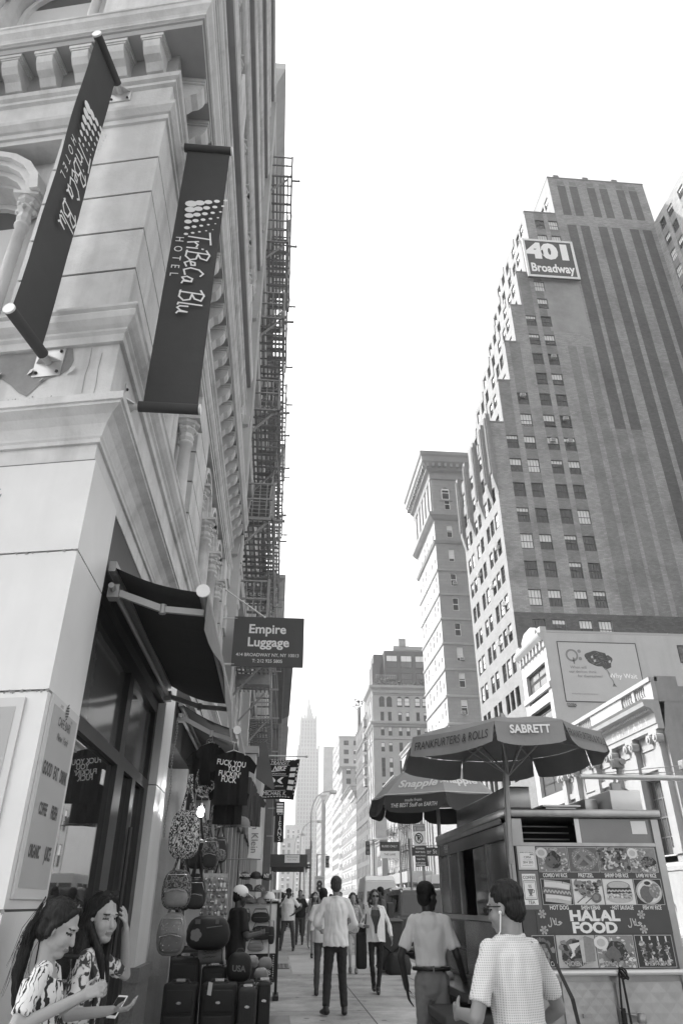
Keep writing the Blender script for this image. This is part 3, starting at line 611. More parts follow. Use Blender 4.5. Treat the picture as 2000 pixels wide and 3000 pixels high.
for (x0, x1, z0, z1) in ((30, 35.5, 64.1, 70),):
    for i in range(5): b.box(x0+i*1.3, x0+i*1.3+.08, 191.2, 191.28, z0, z1)
    for i in range(4): b.box(x0, x1-.2, 191.2, 191.28, z0+i*1.9, z0+i*1.9+.08); b.box(x0, x0+.08, 191.28, 196, z0+i*1.9, z0+i*1.9+.08)
    for yy in (193.5, 196): b.box(x0, x0+.08, yy, yy+.08, z0, z1)
b.build('roof_plant_rack', 'iron', PH)
# shrubs along the roof edge, each its own thing
mat('leaf_pale', .15, .8, .4, 2); mat('leaf_dark', .07, .8, .4, 2)
def shrub(name, label, x, y, z, r, h, seed, group=None, n=150, m='leaf_pale', s=.35):
    rr = random.Random(seed); T = thing(name, label, 'shrub', (x, y, z), group); b = MB()
    for i in range(n):
        a, q, t = rr.uniform(0, 2*PI), math.sqrt(rr.random()), rr.random()
        e = r*q*(1-.55*abs(t-.45)); c = V((x+e*math.cos(a), y+e*math.sin(a), z+h*(.12+.88*t)))
        u = V((rr.uniform(-1,1), rr.uniform(-1,1), rr.uniform(-1,1))).normalized(); w_ = u.cross(V((rr.uniform(-1,1), rr.uniform(-1,1), rr.uniform(-1,1)))).normalized()
        ll = s*rr.uniform(.5, 1.2); b.add([c-u*ll, c+w_*ll*.45, c+u*ll, c-w_*ll*.45], [(0,1,2,3)], 0 if rr.random() < .7 else 1)
    b.build('foliage', [m, 'leaf_dark'], T); k = MB()
    for i in range(3): k.tube([(x+rr.uniform(-.1,.1)*r, y, z), (x+rr.uniform(-.4,.4)*r, y+rr.uniform(-.4,.4)*r, z+h*.7)], [.06, .02], 5)
    k.build('stem', 'dark', T)
for i, (xx, rr_, hh, lb) in enumerate(((25.6, 1.1, 2.3, 'round roof shrub at the corner of the arcaded building'), (27.4, 1.3, 2.9, 'tallest leafy shrub on the garden roof above the arches'), (29.6, 1.0, 1.7, 'low shrub on the roof garden under the long glass balcony'), (31.3, 1.1, 2.0, 'bushy shrub in the middle of the roof garden'), (33.6, .7, 1.2, 'small low plant between the bushy roof shrubs'), (35.4, 1.0, 1.8, 'shrub on the roof garden under the last glass bays'), (37.6, .9, 2.4, 'upright shrub at the right end of the roof garden beside the slender tower'))):
    shrub('roof_shrub', lb, xx, 186.6, 52.45, rr_, hh, 30+i, 'shrubs on the garden roof')
# dark narrow building, then the row beyond it
DB = block('dark_building', 'dark narrow metal clad building left of the arcaded building', 1, 199, 231, 49, 'far_dark', (2, 5.5, 9, 12.5, 16, 19.5, 23, 26.5, 30), fl(8, 11, 3.6), .9, 2.5, cornice=.25, depth=12, lim=85, bands=[21, 28.7, 36, 43])
b = MB(); b.box(25.2, 33, 203, 212, 49, 58); b.box(24.9, 26.5, 212, 224, 49, 56); b.build('bulkhead', 'far_mid', DB); b = MB(); b.box(24.2, 25.2, 224.02, 228, 49, 56.2); b.build('bulkhead', 'far_dark', DB)
b = MB()
for z in (31, 34, 37.2, 40.4, 43.6, 46.8): b.box(23.0, 24, 199.3, 202.5, z-1.6, z); b.box(22.9, 24, 199.2, 202.6, z, z+.25)
b.build('bay_window', 'far_grey', DB)
sh = shrub('roof_shrub', 'wild shrub hanging over the roof edge of the dark narrow building', 24.6, 226, 56, 2.4, 3.6, 77, 'shrubs on the garden roof', 120, 'leaf_dark', .5)
block('loft_building', 'small pale loft with a heavy cornice in front of the dark narrow building', 1, 176, 184.9, 14.4, 'far_mid', (1.5, 3.4, 5.4, 7.3), (1, 5, 9), 1.2, 2.4, cornice=.5, depth=10)
b_ = block('loft_building', 'low grey loft with a bracketed dark cornice below the dark narrow building', 1, 232, 246, 32.5, 'far_pale', fl(1.5, 5, 2.7), fl(4, 7, 3.9), 1.3, 2.6, cornice=1.3, depth=12, trim='far_mid', cap_h=2.2)
block('loft_building', 'pale loft with white string courses in the distant right row', 1, 246.5, 282, 36, 'far_pale', fl(2, 9, 4), fl(4, 8, 3.9), 1.8, 2.6, cornice=1.0, depth=14, bands=fl(7.5, 7, 3.9))
block('office_building', 'pale slab building with deep ledges behind the dark narrow building', 1, 298, 332, 62.5, 'far_pale', fl(2, 9, 3.7), fl(10, 15, 3.5), 2.0, 1.9, near=((3, 7, 11, 15), fl(48, 4, 3.6)), nearm='far_mid', depth=22, cornice=.2, lim=70)
block('office_building', 'lower terrace of the pale slab building with dark ledges', 1, 283, 297.5, 48, 'far_grey', fl(2, 4, 3.6), fl(5, 11, 3.7), 1.8, 2, near=((2.5, 6, 10), fl(38, 3, 3.6)), depth=26, cornice=1.2, lim=60)
block('brick_building', 'dark brick building with a curly bracketed cornice below the gothic skyscraper', 1, 392, 440, 51.5, 'far_brick', fl(3, 10, 4.5), fl(4, 11, 4), 1.7, 2.4, near=((3, 7), fl(16, 8, 4)), depth=10, cornice=1.6, lim=75, trim='far_mid', cap_h=2.6, xf=22.6)
block('office_building', 'pale far building stepping back behind the curly cornice', 1, 340, 390, 47.5, 'far_mid', fl(3, 10, 4.6), fl(4, 11, 3.8), 1.8, 2.3, near=((3.5, 8, 12), fl(36, 3, 3.6)), depth=22, cornice=.8, lim=70, xf=24.5)
block('office_building', 'wide far slab building right of the gothic skyscraper', 1, 640, 690, 123, 'far_grey', fl(4, 6, 8), fl(60, 12, 5), 2, 3, depth=40, cornice=.3, lim=30, xf=38)
# lower buildings with fire escapes between the slender and the arcaded buildings
mat('far_white', .36, .75, .07, 2, stain=.1)
LB = [block('loft_building', 'bright white cast iron loft with tall windows beside the slender tower', 1, 117, 133, 17.6, 'far_white', fl(1.2, 8, 1.95), (1.2, 5.2, 9.2, 13), .95, 2.6, cornice=.9, depth=12, wins=[FARW[0], FARW[2]], pier=fl(.25, 9, 1.94), trim='far_white'),
    block('loft_building', 'pale cast iron loft with balconies below the printed parasol', 1, 133.4, 150, 18.4, 'far_pale', fl(1.2, 8, 2), (1.5, 5.5, 9.5, 13.5), 1.0, 2.7, cornice=.8, depth=12, pier=fl(.25, 9, 2.0)),
    block('loft_building', 'white loft with a black fire escape left of the no standing sign', 1, 150.4, 166, 24.6, 'far_white', fl(1.3, 7, 2.1), (1.5, 5.5, 9.6, 13.6, 17.6, 21), 1.1, 2.5, near=((2.5, 5.5), (17.5, 21)), nearm='far_dark', cornice=.8, depth=8),
    block('loft_building', 'bright loft with a tall dark gable behind the first parasol', 1, 137, 149, 28.5, 'far_white', fl(1.3, 5, 2.2), (19.5, 23.3), 1.1, 2.5, cornice=.5, depth=7, xf=25.0),
    block('loft_building', 'plain pale loft filling the gap beside the stepped tower', 1, 85, 100.6, 20, 'far_pale', fl(1.4, 7, 2.1), (1.5, 5.5, 9.5, 13.5), 1.1, 2.6, cornice=.8, depth=12)]
def fire_escape(name, label, side, xf, y0, y1, levels, dep=1.0, m='iron', stair=True, group=None, slat=.11):
    # platforms, railings, stairs; side +1 stands out towards -x, -1 towards +x
    T = thing(name, label, 'fire escape', (xf, (y0+y1)/2, levels[0]), group); s = -1 if side > 0 else 1; xo = xf+s*dep
    X = lambda a, b_: (min(a, b_), max(a, b_))
    for i, z in enumerate(levels):
        b = MB(); n = int(dep/slat)
        for k in range(n+1): x = xf+s*dep*k/n; b.box(x-.022, x+.022, y0, y1, z-.05, z)
        for k in range(int((y1-y0)/1.1)+1): yy = y0+k*1.1; b.box(*X(xf, xo), yy-.03, yy+.03, z-.1, z-.051)
        if slat < .2:
            for k in range(int((y1-y0)/.36)): yy = y0+k*.36; b.box(*X(xf, xo), yy-.018, yy+.018, z-.098, z-.052)
            for yy in (y0+.2, y1-.2): b.bar((xo, yy, z+2.1), (xo+s*.27, yy, z+.02), .016); b.bar((xo, yy, z+.0), (xo+s*.30, yy, z+.0), .05)
        b.build('platform', m, T); b = MB()
        for zz in (z+.95, z+.5): b.box(xo-.02, xo+.02, y0, y1, zz-.02, zz+.02); b.box(*X(xf, xo-s*.021), y0-.02, y0+.02, zz-.02, zz+.02); b.box(*X(xf, xo-s*.021), y1-.02, y1+.02, zz-.02, zz+.02)
        k = 0; yy = y0+.15
        while yy < y1: b.box(xo-.011, xo+.011, yy-.011, yy+.011, z, z+.93); yy += .32
        for k in range(1, 5): x = xf+s*dep*k/5; b.box(x-.011, x+.011, y0-.011, y0+.011, z, z+.93)
        for yy in (y0, y1): b.box(xo-.03, xo+.03, yy-.03, yy+.03, z-.1, z+1.0)
        b.build('railing', m, T); b = MB()
        for yy in (y0+.1, (y0+y1)/2, y1-.1): b.bar((xf, yy, z-.95), (xf+s*dep*.85, yy, z-.1), .05)
        b.build('bracket', m, T)
        if stair and i+1 < len(levels):
            z2 = levels[i+1]; st = MB(); L_ = min(y1-y0-1.2, 3.4); ya_ = y0+.6 if i % 2 else y1-.6; yb_ = ya_+L_ if i % 2 else ya_-L_; xa, xb = xo-s*.12, xo-s*.72
            for x in (xa, xb): st.bar((x, ya_, z), (x, yb_, z2), .04, .14)
            for k in range(1, 12): t = k/12; st.box(*X(xa, xb), ya_+(yb_-ya_)*t-.09, ya_+(yb_-ya_)*t+.09, z+(z2-z)*t-.012, z+(z2-z)*t+.012)
            for k in range(4): t = (k+.5)/4; st.bar((xa, ya_+(yb_-ya_)*t, z+(z2-z)*t), (xa, ya_+(yb_-ya_)*t, z+(z2-z)*t+.85), .025)
            st.bar((xa, ya_, z+.85), (xa, yb_, z2+.85), .03); st.build('stair', m, T)
    return T
fire_escape('fire_escape', 'black fire escape on the white loft across the street', 1, 24, 151.5, 159, (6, 10, 14, 18, 21.4), 1.2, 'black_metal', slat=.3)
fire_escape('fire_escape', 'thin fire escape on the pale balcony loft across the street', 1, 24, 136, 144, (6, 10, 14), 1.1, 'black_metal', slat=.3)
# gothic skyscraper at the end of the street
mat('terracotta', .24, .8, .06, .3, stain=.1); mat('sky_glass', .10, .5)
SK = thing('gothic_skyscraper', 'tall pale gothic skyscraper with a pointed spire at the end of the street', 'skyscraper', (34.8, 905, 0)); S = 900/700
def ribbed(b, x0, x1, z0, z1, y, nb, d):                            # shaft with piers and window strips
    b.box(x0+.4, x1-.4, y, y+d, z0, z1, 1); n = nb*2+1; w_ = (x1-x0)/n
    for i in range(n):
        if i % 2 == 0: b.box(x0+i*w_-.15, x0+(i+1)*w_+.15, y-.8, y+.4, z0, z1)
    z = z0+2
    while z < z1: b.box(x0+.2, x1-.2, y-.4, y+.2, z, z+1.5); b.box(x0-.3, x0+.5, y+.4, y+d, z, z+1.5); z += 4.6
    for i in range(5): b.box(x0-.8, x0+.39, y+d*i/5, y+d*i/5+2, z0, z1)
b = MB(); ribbed(b, 21.6, 48, -1, 170, 905, 7, 30); b.build('lower_shaft', ['terracotta', 'sky_glass'], SK)
b = MB(); ribbed(b, 24, 45, 170, 190, 908, 5, 22); b.box(23.3, 45.7, 907, 931, 168, 171.5); b.build('middle_shaft', ['terracotta', 'sky_glass'], SK)
b = MB(); ribbed(b, 24.6, 44.4, 190, 208, 909, 5, 20); b.box(23.9, 45.1, 908, 930, 188.3, 190.6); b.box(24, 45, 908, 930, 206.5, 208.6); b.build('upper_shaft', ['terracotta', 'sky_glass'], SK)
b = MB(); c = (34.3, 919)
pr = [(8.2, 208.6), (6.6, 214), (5.0, 219), (4.4, 221), (4.6, 222), (3.4, 223), (2.9, 227.5), (3.1, 228), (1.5, 230), (.9, 236), (.3, 242), (.05, 246)]
b.lathe([(r_, z) for r_, z in pr], (c[0], c[1], 0), 8, a0=PI/8, a1=2*PI+PI/8, sm=False); b.build('spire', 'terracotta', SK)
for (xx, yy, z0, hh, r_) in ((25.2, 909.5, 190, 25, 1.3), (43.6, 909.5, 190, 25, 1.3), (22.4, 906, 168, 8, 1.2), (47.2, 906, 168, 8, 1.2), (29.5, 910, 206, 8, .8), (39.2, 910, 206, 8, .8)):
    b = MB(); b.lathe([(r_, z0), (r_, z0+hh*.72), (r_*1.25, z0+hh*.74), (.05, z0+hh)], (xx, yy, 0), 6); b.build('pinnacle', 'terracotta', SK)
# ---------------------------------------------------------------- corner building on the left (street face x = -1.3 from y = 4 on, canal face turned 12.5 degrees)
XL = -1.3; AN = R(12.5); BX, BY = XL, 4.0; FD = V((-math.cos(AN), math.sin(AN), 0)); FN = V((-math.sin(AN), -math.cos(AN), 0))
def fp(u, z, off=0): q = V((BX, BY, z))+FD*u+FN*off; return q
YE = 14.42; PATH = [tuple(fp(9, 0)[:2]), (BX, BY), (XL, YE)]
CBD = thing('corner_building', 'ornate painted stone corner building with modillion cornices and a marble clad shop pier', 'building', (XL, BY, 0))
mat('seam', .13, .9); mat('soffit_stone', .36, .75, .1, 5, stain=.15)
# shop-level piers
b = MB(); 
def lprism(b, u, y1, z0, z1, off=0., mi=0):                         # corner pier: u along the canal face, y1 along the street
    P = [fp(u, z0, off), V((BX+off, BY-off*1.2, z0)), V((BX+off, y1, z0)), V((BX-.5, y1, z0)), fp(u, z0, -.5)]
    b.prism(P, (0, 0, z1-z0), mi)
zz = [.62, 1.55, 2.62, 3.49, 4.16]
for z0, z1 in zip(zz[:-1], zz[1:]):
    lprism(b, 4.2, 4.70, z0+.006, z1-.006)
lprism(b, 4.19, 4.69, .6, 4.17, -.012, 1); b.build('marble_pier', ['marble', 'seam'], CBD)
b = MB(); lprism(b, 4.22, 4.74, -.1, .6, .03); b.build('granite_base', 'granite', CBD)
b = MB(); b.box(-1.85, -1.30, 8.05, 8.72, 1.05, 2.68); b.box(-1.85, -1.30, 8.05, 8.72, 2.692, 4.16); b.build('marble_pier', ['marble', 'seam'], CBD)
b = MB(); b.box(-1.86, -1.26, 8.02, 8.78, -.1, .93); b.box(-1.87, -1.24, 8.0, 8.8, .93, 1.05); b.build('granite_base', 'granite', CBD)
# entablature above the shops, swept round the corner
b = MB()
b.sweep(PATH, [(-.3, 4.16), (-.02, 4.16), (-.02, 4.30), (.0, 4.30), (.0, 4.33)])
pr = [(.0, 4.33)]+[(.0+.13*(1-math.cos(t)), 4.34+.24*math.sin(t)*1.0) for t in [PI/2*k/6 for k in range(7)]]
b.sweep(PATH, [(0, 4.33), (.01, 4.345), (.012, 4.36), (.035, 4.43), (.075, 4.48), (.125, 4.51), (.135, 4.515), (.135, 4.535), (.15, 4.54), (.15, 4.60), (.0, 4.66)], sm=False)
b.build('shop_cornice', 'painted_stone', CBD)
b = MB(); b.sweep(PATH, [(.0, 4.64), (0, 5.2)]); b.build('frieze', 'painted_stone', CBD)
SILL = [(0, 5.18), (.03, 5.18), (.03, 5.25), (.05, 5.27), (.05, 5.29), (.075, 5.31), (.105, 5.35), (.11, 5.40), (.095, 5.43), (.115, 5.45), (.115, 5.475), (-.4, 5.50)]
b = MB(); b.sweep(PATH, SILL); b.build('sill_course', 'painted_stone', CBD)
b = MB()                                                             # weathered patch: bare stone where the paint has peeled, with curled flakes
rr = random.Random(2)
def patch(b, pts, off, mi=0): b.poly([fp(u, z, off) for u, z in pts], mi)
pl = [(.36, 5.17), (.33, 5.05), (.345, 4.98), (.40, 4.93), (.50, 4.9), (.56, 4.84), (.63, 4.75), (.70, 4.79), (.78, 4.87), (.86, 4.93), (1.0, 4.96), (1.2, 4.99), (1.2, 5.17)]
patch(b, pl, .004); mat('bare_stone', .27, .85, .3, 9, stain=.3, bump=.2)
for (u, z, s) in ((.345, 4.985, .06), (.66, 5.0, .05), (.55, 4.9, .03), (.9, 4.99, .04)):
    b.add([fp(u, z, .006), fp(u-s, z-.01, .03), fp(u-s*.8, z-s, .035), fp(u+.01, z-s*1.1, .012)], [(0, 1, 2, 3)], 1)
b.build('peeled_patch', ['bare_stone', 'painted_stone'], CBD)
b = MB(); rr = random.Random(6)                                       # cracks, rust spots and a chip in the marble
def crack(pts, w_=.0022):
    for (u, z), (u2, z2) in zip(pts[:-1], pts[1:]): b.quad(fp(u-w_, z, .0045), fp(u+w_, z, .0045), fp(u2+w_, z2, .0045), fp(u2-w_, z2, .0045))
crack([(.21, 5.16), (.205, 5.0), (.215, 4.9), (.21, 4.74)]); crack([(.12, 5.1), (.125, 4.95), (.115, 4.8), (.12, 4.68)]); crack([(.44, 4.70), (.45, 4.66)])
for (cu, n_) in ((.75, 26), (.62, 18), (.48, 10), (1.0, 8), (.9, 10)):
    for i in range(n_): u, z, r_ = cu+rr.gauss(0, .028), 4.70+abs(rr.gauss(0, .018)), rr.uniform(.002, .007); b.poly([fp(u+r_*math.cos(k), z+r_*math.sin(k), .005+.0001*i) for k in (0, 1, 2, 3, 4, 5)])
for i in range(26): u, z, r_ = .62+.03*rr.random()+.012*math.sin(i), 3.98-.012*i*.9+rr.uniform(-.01, .01), rr.uniform(.003, .011); b.poly([fp(u+r_*math.cos(k)*.8, z+r_*math.sin(k), .003+.0001*i) for k in (0, 1, 2, 3, 4, 5)])
for zj in (1.55, 2.62, 3.49):
    for i in range(40): u, r_ = rr.random()**2*1.6, rr.uniform(.002, .006); b.poly([fp(u+r_*2.2*math.cos(k), zj+rr.uniform(-.012, .006)+r_*math.sin(k), .002+.00005*i) for k in (0, 1, 2, 3, 4, 5)])
b.build('stain', 'bare_stone', CBD)
def storey(z0, zc, first=False, full=True):
    # wall from z0 (top of sill course) to zc (bottom of its architrave), windows, rusticated piers and half columns
    H_ = zc-z0; b = MB(); hw = H_*.90
    # street side
    yw = [(5.25, 6.30), (6.62, 7.67), (9.42, 10.45), (10.72, 11.75), (12.0, 13.0)]
    b.facade((XL-.22, BY+.3, z0), (0,1,0), YE-BY-.3, H_, [(a-BY-.3+.12, .06, c-BY-.3-.12, hw) for a, c in yw], .3)
    for a, c in yw: arc_spandrel(b, (XL-.22, BY+.3, z0), (0,1,0), a-BY-.3+.12, c-BY-.3-.12, hw-.42, hw, .3)
    # canal side
    uw = [(1.3, 2.5), (3.4, 4.6), (5.5, 6.7)]
    b.facade(fp(9, z0, -.22), -FD, 8.7, H_, [(9-c, .06, 9-a, hw) for a, c in uw], .3)
    for a, c in uw: arc_spandrel(b, fp(9, z0, -.22), -FD, 9-c, 9-a, hw-.5, hw, .3)
    b.build('wall', 'painted_stone', CBD)
    p = MB(); p2s = [MB(), MB()]                                                         # piers with drafted joints
    n = max(3, round(H_/.5)); 
    for k in range(n):
        za, zb = z0+H_*k/n+.012, z0+H_*(k+1)/n-.012; last = k == n-1
        if last: zb = zc
        P = [fp(1.0, za), V((XL, BY, za)), V((XL, 5.02, za)), V((XL-.4, 5.02, za)), fp(1.0, za, -.4)]; p.prism(P, (0, 0, zb-za))
        for pp, (a, c) in zip(p2s, ((7.98, 9.10), (13.35, 14.35))): pp.box(XL-.3, XL, a, c, za, zb)
    P = [fp(.995, z0, -.012), V((XL-.012, BY+.012, z0)), V((XL-.012, 5.01, z0)), V((XL-.4, 5.01, z0)), fp(.995, z0, -.4)]; p.prism(P, (0, 0, H_), 1)
    for pp, (a, c) in zip(p2s, ((7.99, 9.09), (13.36, 14.34))): pp.box(XL-.3, XL-.012, a, c, z0, zc-.01, 1); pp.build('rusticated_pier', ['painted_stone', 'joint'], CBD)
    p.build('rusticated_pier', ['painted_stone', 'joint'], CBD)
    wp = win_proto('window', 1.2, 2.3, fr='offwhite', glass='glass_mid', cols=1, blind=.92, arched=True, fw=.07, meet=.48, fd=.07)
    sxx = lambda w_: (w_/1.2, 1, (hw-.06)/2.3)
    for a, c in uw: q = fp(c, z0+.06, -.42); put(wp, q, math.atan2(-FD.y, -FD.x), CBD, sxx(c-a))
    for a, c in yw: put(wp, (XL-.42, a+.12, z0+.06), PI/2, CBD, sxx(c-a-.24))
    cz = z0+hw-.50                                                   # half columns, capitals and archivolts
    def column(c, nrm, r_=.085):
        q = MB(); c = V(c)
        q.lathe([(r_*1.5, z0), (r_*1.5, z0+.05), (r_*1.25, z0+.09), (r_*1.3, z0+.12), (r_, z0+.15), (r_*.9, cz-.32), (r_*1.15, cz-.31), (r_*1.15, cz-.28), (r_*.9, cz-.26)], (c.x, c.y, 0), 12)
        co = q.build('half_column', 'painted_stone', CBD); q = MB()
        q.lathe([(r_*.9, cz-.26), (r_*1.2, cz-.22), (r_*.95, cz-.15), (r_*1.5, cz-.10), (r_*1.2, cz-.05), (r_*1.8, cz-.02), (r_*1.9, cz+.02)], (c.x, c.y, 0), 8, sm=False)
        for k in range(8): a = 2*PI*k/8; q.ball((c.x+r_*1.35*math.cos(a), c.y+r_*1.35*math.sin(a), cz-.11+(.05 if k % 2 else 0)), .028, n=6)
        q.box(c.x-r_*2, c.x+r_*2, c.y-r_*2, c.y+r_*2, cz+.02, cz+.06); q.build('capital', 'painted_stone', co)
    def archiv(C0, ux, w_, nrm):
        arcs = MB()
        for (r0, r1, off) in ((w_/2-.02, w_/2+.05, -.12), (w_/2+.05, w_/2+.12, -.05), (w_/2+.12, w_/2+.2, .0)):
            for k in range(10):
                a, a2 = PI*k/10, PI*(k+1)/10; rz = lambda r_: r_*(.42/(w_/2) if w_ < 1.1 else .5/(w_/2))
                q = lambda an, r_: C0+ux*(r_*math.cos(an))+V((0, 0, rz(r_)*math.sin(an)))
                arcs.prism([q(a, r0)+nrm*off, q(a2, r0)+nrm*off, q(a2, r1)+nrm*off, q(a, r1)+nrm*off], -nrm*.14)
        arcs.build('archivolt', 'painted_stone', CBD)
    for a, c in uw:
        for u in (a-.06, c+.06): column(fp(u, 0, -.13), FN, .055)
        archiv(fp((a+c)/2, cz+.06, 0), -FD, c-a, FN)
    for a, c in yw:
        for yy in ((a-.02, c+.02) if (a, c) != yw[3] else (a-.02, c+.02)): column((XL-.10, yy, 0), V((1,0,0)))
        archiv(V((XL-.03, (a+c)/2, cz+.06)), V((0,1,0)), c-a-.2, V((1,0,0)))
def entab(z, mods=True):
    # architrave, frieze, modillions, cornice: z = bottom of the architrave; total height about 1.5 s
    Q = 1 if mods else .55
    b = MB(); b.sweep(PATH, [(-.3, z), (.0, z), (.0, z+.07), (.02, z+.075), (.02, z+.14), (.04, z+.15), (.075, z+.21), (.08, z+.25), (.0, z+.28), (0, z+.62), (.03, z+.64), (.03, z+.68), (.06, z+.70), (.075, z+.74), (-.2, z+.75)]); b.build('architrave', 'painted_stone', CBD)
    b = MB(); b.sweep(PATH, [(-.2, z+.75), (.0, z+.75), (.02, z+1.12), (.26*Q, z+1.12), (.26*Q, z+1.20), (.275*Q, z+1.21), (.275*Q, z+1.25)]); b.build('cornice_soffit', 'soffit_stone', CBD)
    b = MB(); b.sweep(PATH, [(o_*Q, z+h_) for o_, h_ in ((.275, 1.24), (.29, 1.25), (.29, 1.27), (.30, 1.30), (.335, 1.36), (.34, 1.42), (.35, 1.43), (.35, 1.455), (-.3, 1.50))]); b.build('cornice', 'painted_stone', CBD)
    if not mods: return
    m = None
    def modillion(C0, ux, nn):
        P = lambda u, o, zz_: C0+ux*u+nn*o+V((0, 0, zz_))
        prof = [(0, .78), (0, 1.09), (.235, 1.09), (.235, 1.02), (.22, .96), (.18, .90), (.12, .87), (.07, .80)]
        m.prism([P(-.085, o, z+q) for o, q in prof], ux*.17); m.obox(P(-.115, 0, z+1.075), ux*.23, nn*.252, V((0, 0, .046))); m.obox(P(-.10, 0, z+1.05), ux*.20, nn*.243, V((0, 0, .026)))
    for k in range(9): m = MB(); modillion(fp(.18+.367*k, 0), -FD, FN); m.build('modillion', 'painted_stone', CBD)
    for k in range(23): m = MB(); modillion(V((XL, BY+.30+.44*k, 0)), V((0, 1, 0)), V((1, 0, 0))); m.build('modillion', 'painted_stone', CBD)
storey(5.5, 7.86); entab(7.86)
z = 9.36
for h_ in (2.6, 2.6, 2.5, 2.5):
    b = MB(); b.sweep(PATH, [(-.3, z), (.05, z), (.05, z+.12), (.08, z+.14), (.08, z+.2), (-.3, z+.22)]); b.build('sill_course', 'painted_stone', CBD)
    storey(z+.22, z+.22+h_); z += .22+h_
    entab(z, False); z += 1.5
b = MB(); b.box(XL-9, XL-.3, 6.5, YE, 0, z-.1); P = [fp(.4, 0, -.35), V((XL-.3, 6.5, 0)), V((XL-9, 8, 0))]; b.prism(P, (0, 0, z-.1)); b.box(XL-.4, XL-.02, 14.3, YE, 4.6, z)
for zz_ in range(0, int((z-6)/.55)): 
    if zz_ % 2: b.box(XL-.1, XL+.04, 13.9, 14.425, 6+zz_*.55, 6.5+zz_*.55)
b.build('core', 'painted_stone', CBD)
# scrolled end bracket where the row of modillions stops
b = MB(); b.box(XL, XL+.25, 14.44, 14.8, 8.3, 9.0); b.prism([(XL, 14.45, 8.3), (XL+.22, 14.45, 8.3), (XL+.15, 14.45, 7.6), (XL+.2, 14.45, 7.2), (XL, 14.45, 6.9)], (0, .3, 0))
for zq in (8.2, 7.35): b.tube([(XL+.18, 14.43, zq), (XL+.18, 14.78, zq)], .09, 10)
b.build('scroll_bracket', 'painted_stone', CBD)
# storefront: dark lintel, glazing bars, door, glass
SF = MB(); SF.box(-1.75, -1.32, 4.7, 8.05, 3.55, 4.15); fx0, fx1 = -1.50, -1.385
for (y0, y1, z0, z1) in ((4.72, 6.42, 2.62, 2.72), (6.62, 7.94, 2.62, 2.72), (6.42, 6.62, .06, 3.42), (7.94, 8.045, .06, 3.55), (4.72, 7.94, 3.42, 3.545), (4.72, 4.80, .62, 2.62), (4.72, 6.42, .03, .62), (6.62, 6.72, .06, 2.62), (7.16, 7.32, .06, 2.62), (7.84, 7.94, .06, 2.62)): SF.box(fx0, fx1, y0, y1, z0, z1)
SF.tube([(-1.36, 7.24, 1.1), (-1.36, 7.24, 2.2)], .018); SF.build('shopfront_frame', 'black_metal', CBD)
g = MB(); g.box(-1.445, -1.43, 4.80, 6.42, .62, 2.62); g.box(-1.445, -1.43, 6.72, 7.16, .1, 2.62); g.box(-1.445, -1.43, 7.32, 7.84, .1, 2.62)
mat('mirror_glass', .03, .02, spec=1.0).node_tree.nodes['Principled BSDF'].inputs['IOR'].default_value = 2.4; g.build('shop_glass', 'mirror_glass', CBD)
g = MB(); g.box(-1.45, -1.435, 4.72, 6.42, 2.72, 3.42); g.box(-1.45, -1.435, 6.62, 7.94, 2.72, 3.42); mat('transom', .13, .12, .15, 4, spec=.7); g.build('transom_panel', 'transom', CBD)
lv = MB(); mat('louvre', .28, .5, .1, 6)
for k in range(8): lv.box(-1.384, -1.37, 5.2, 6.3, .12+k*.05, .15+k*.05)
lv.build('louvre_panel', 'louvre', CBD)
b = MB(); b.box(-1.9, -1.32, 8.72, 15.4, 3.3, 4.16); b.box(-1.62, -1.34, 11.9, 12.3, .1, 3.3); b.box(-1.62, -1.34, 14.9, 15.4, .1, 3.3); b.box(-2.0, -1.9, 8.72, 15.4, .05, 3.3); b.build('shop_interior_wall', 'dark', CBD)
b = MB(); b.box(-1.75, -1.36, 12.3, 12.55, .1, 3.3); b.box(-1.6, -1.33, 10.9, 11.05, .1, 3.3); b.build('shop_pilaster', 'painted_stone', CBD)
# cafe posters on the pier
mat('poster_ground', .40, .6, .04, 6); mat('poster_edge', .58, .6); mat('poster_ink', .10, .7); mat('poster_soft', .20, .7)
def poster(label, O, ux, w, h, lines):
    T = thing('cafe_poster', label, 'poster', O, None); uz = V((0,0,1)); O = V(O); ux = V(ux).normalized(); n = ux.cross(uz); b = MB()
    b.obox(O+n*.002, ux*w, -n*.0-n*-.012, uz*h); b.build('backing', 'poster_edge', T); b = MB(); q = n*.016
    b.obox(O+ux*.045+uz*.05+n*.0142, ux*(w-.09), n*.002, uz*(h-.1)); b.build('print', 'poster_ground', T)
    b = MB(); b2 = MB()
    for (s, u, v, sz, kw) in lines:
        m_ = b2 if kw.pop('soft', 0) else b
        m_.text(s, O+ux*u+uz*v+n*.018, ux, uz, sz, **kw)
    if b2.v: b2.build('small_lettering', 'poster_soft', T)
    return T, b, O, ux, n
L_ = [('CAFE BARI', .30, .90, .072, dict(sx=.78, bold=.004)), ('New York', .31, .82, .062, dict(shear=.4, sx=.9))]
for s, u, v in (('GOOD', .14, .63), ('EAT', .31, .63), ('DRINK', .47, .63), ('COFFEE', .20, .43), ('FRESH', .42, .43), ('ORGANIC', .19, .22), ('JUICE', .44, .22)):
    L_.append((s, u, v, .085 if len(s) > 5 else .095, dict(sx=.50 if len(s) > 4 else .58, bold=.035)))
T, b, O, ux, n = poster('light cafe menu poster on the street side of the marble pier above the women', (XL, 4.06, 1.60), (0,1,0), .60, 1.02, L_)
cc = O+ux*.31+V((0,0,.965))+n*.018                                     # shell-like pastry mark
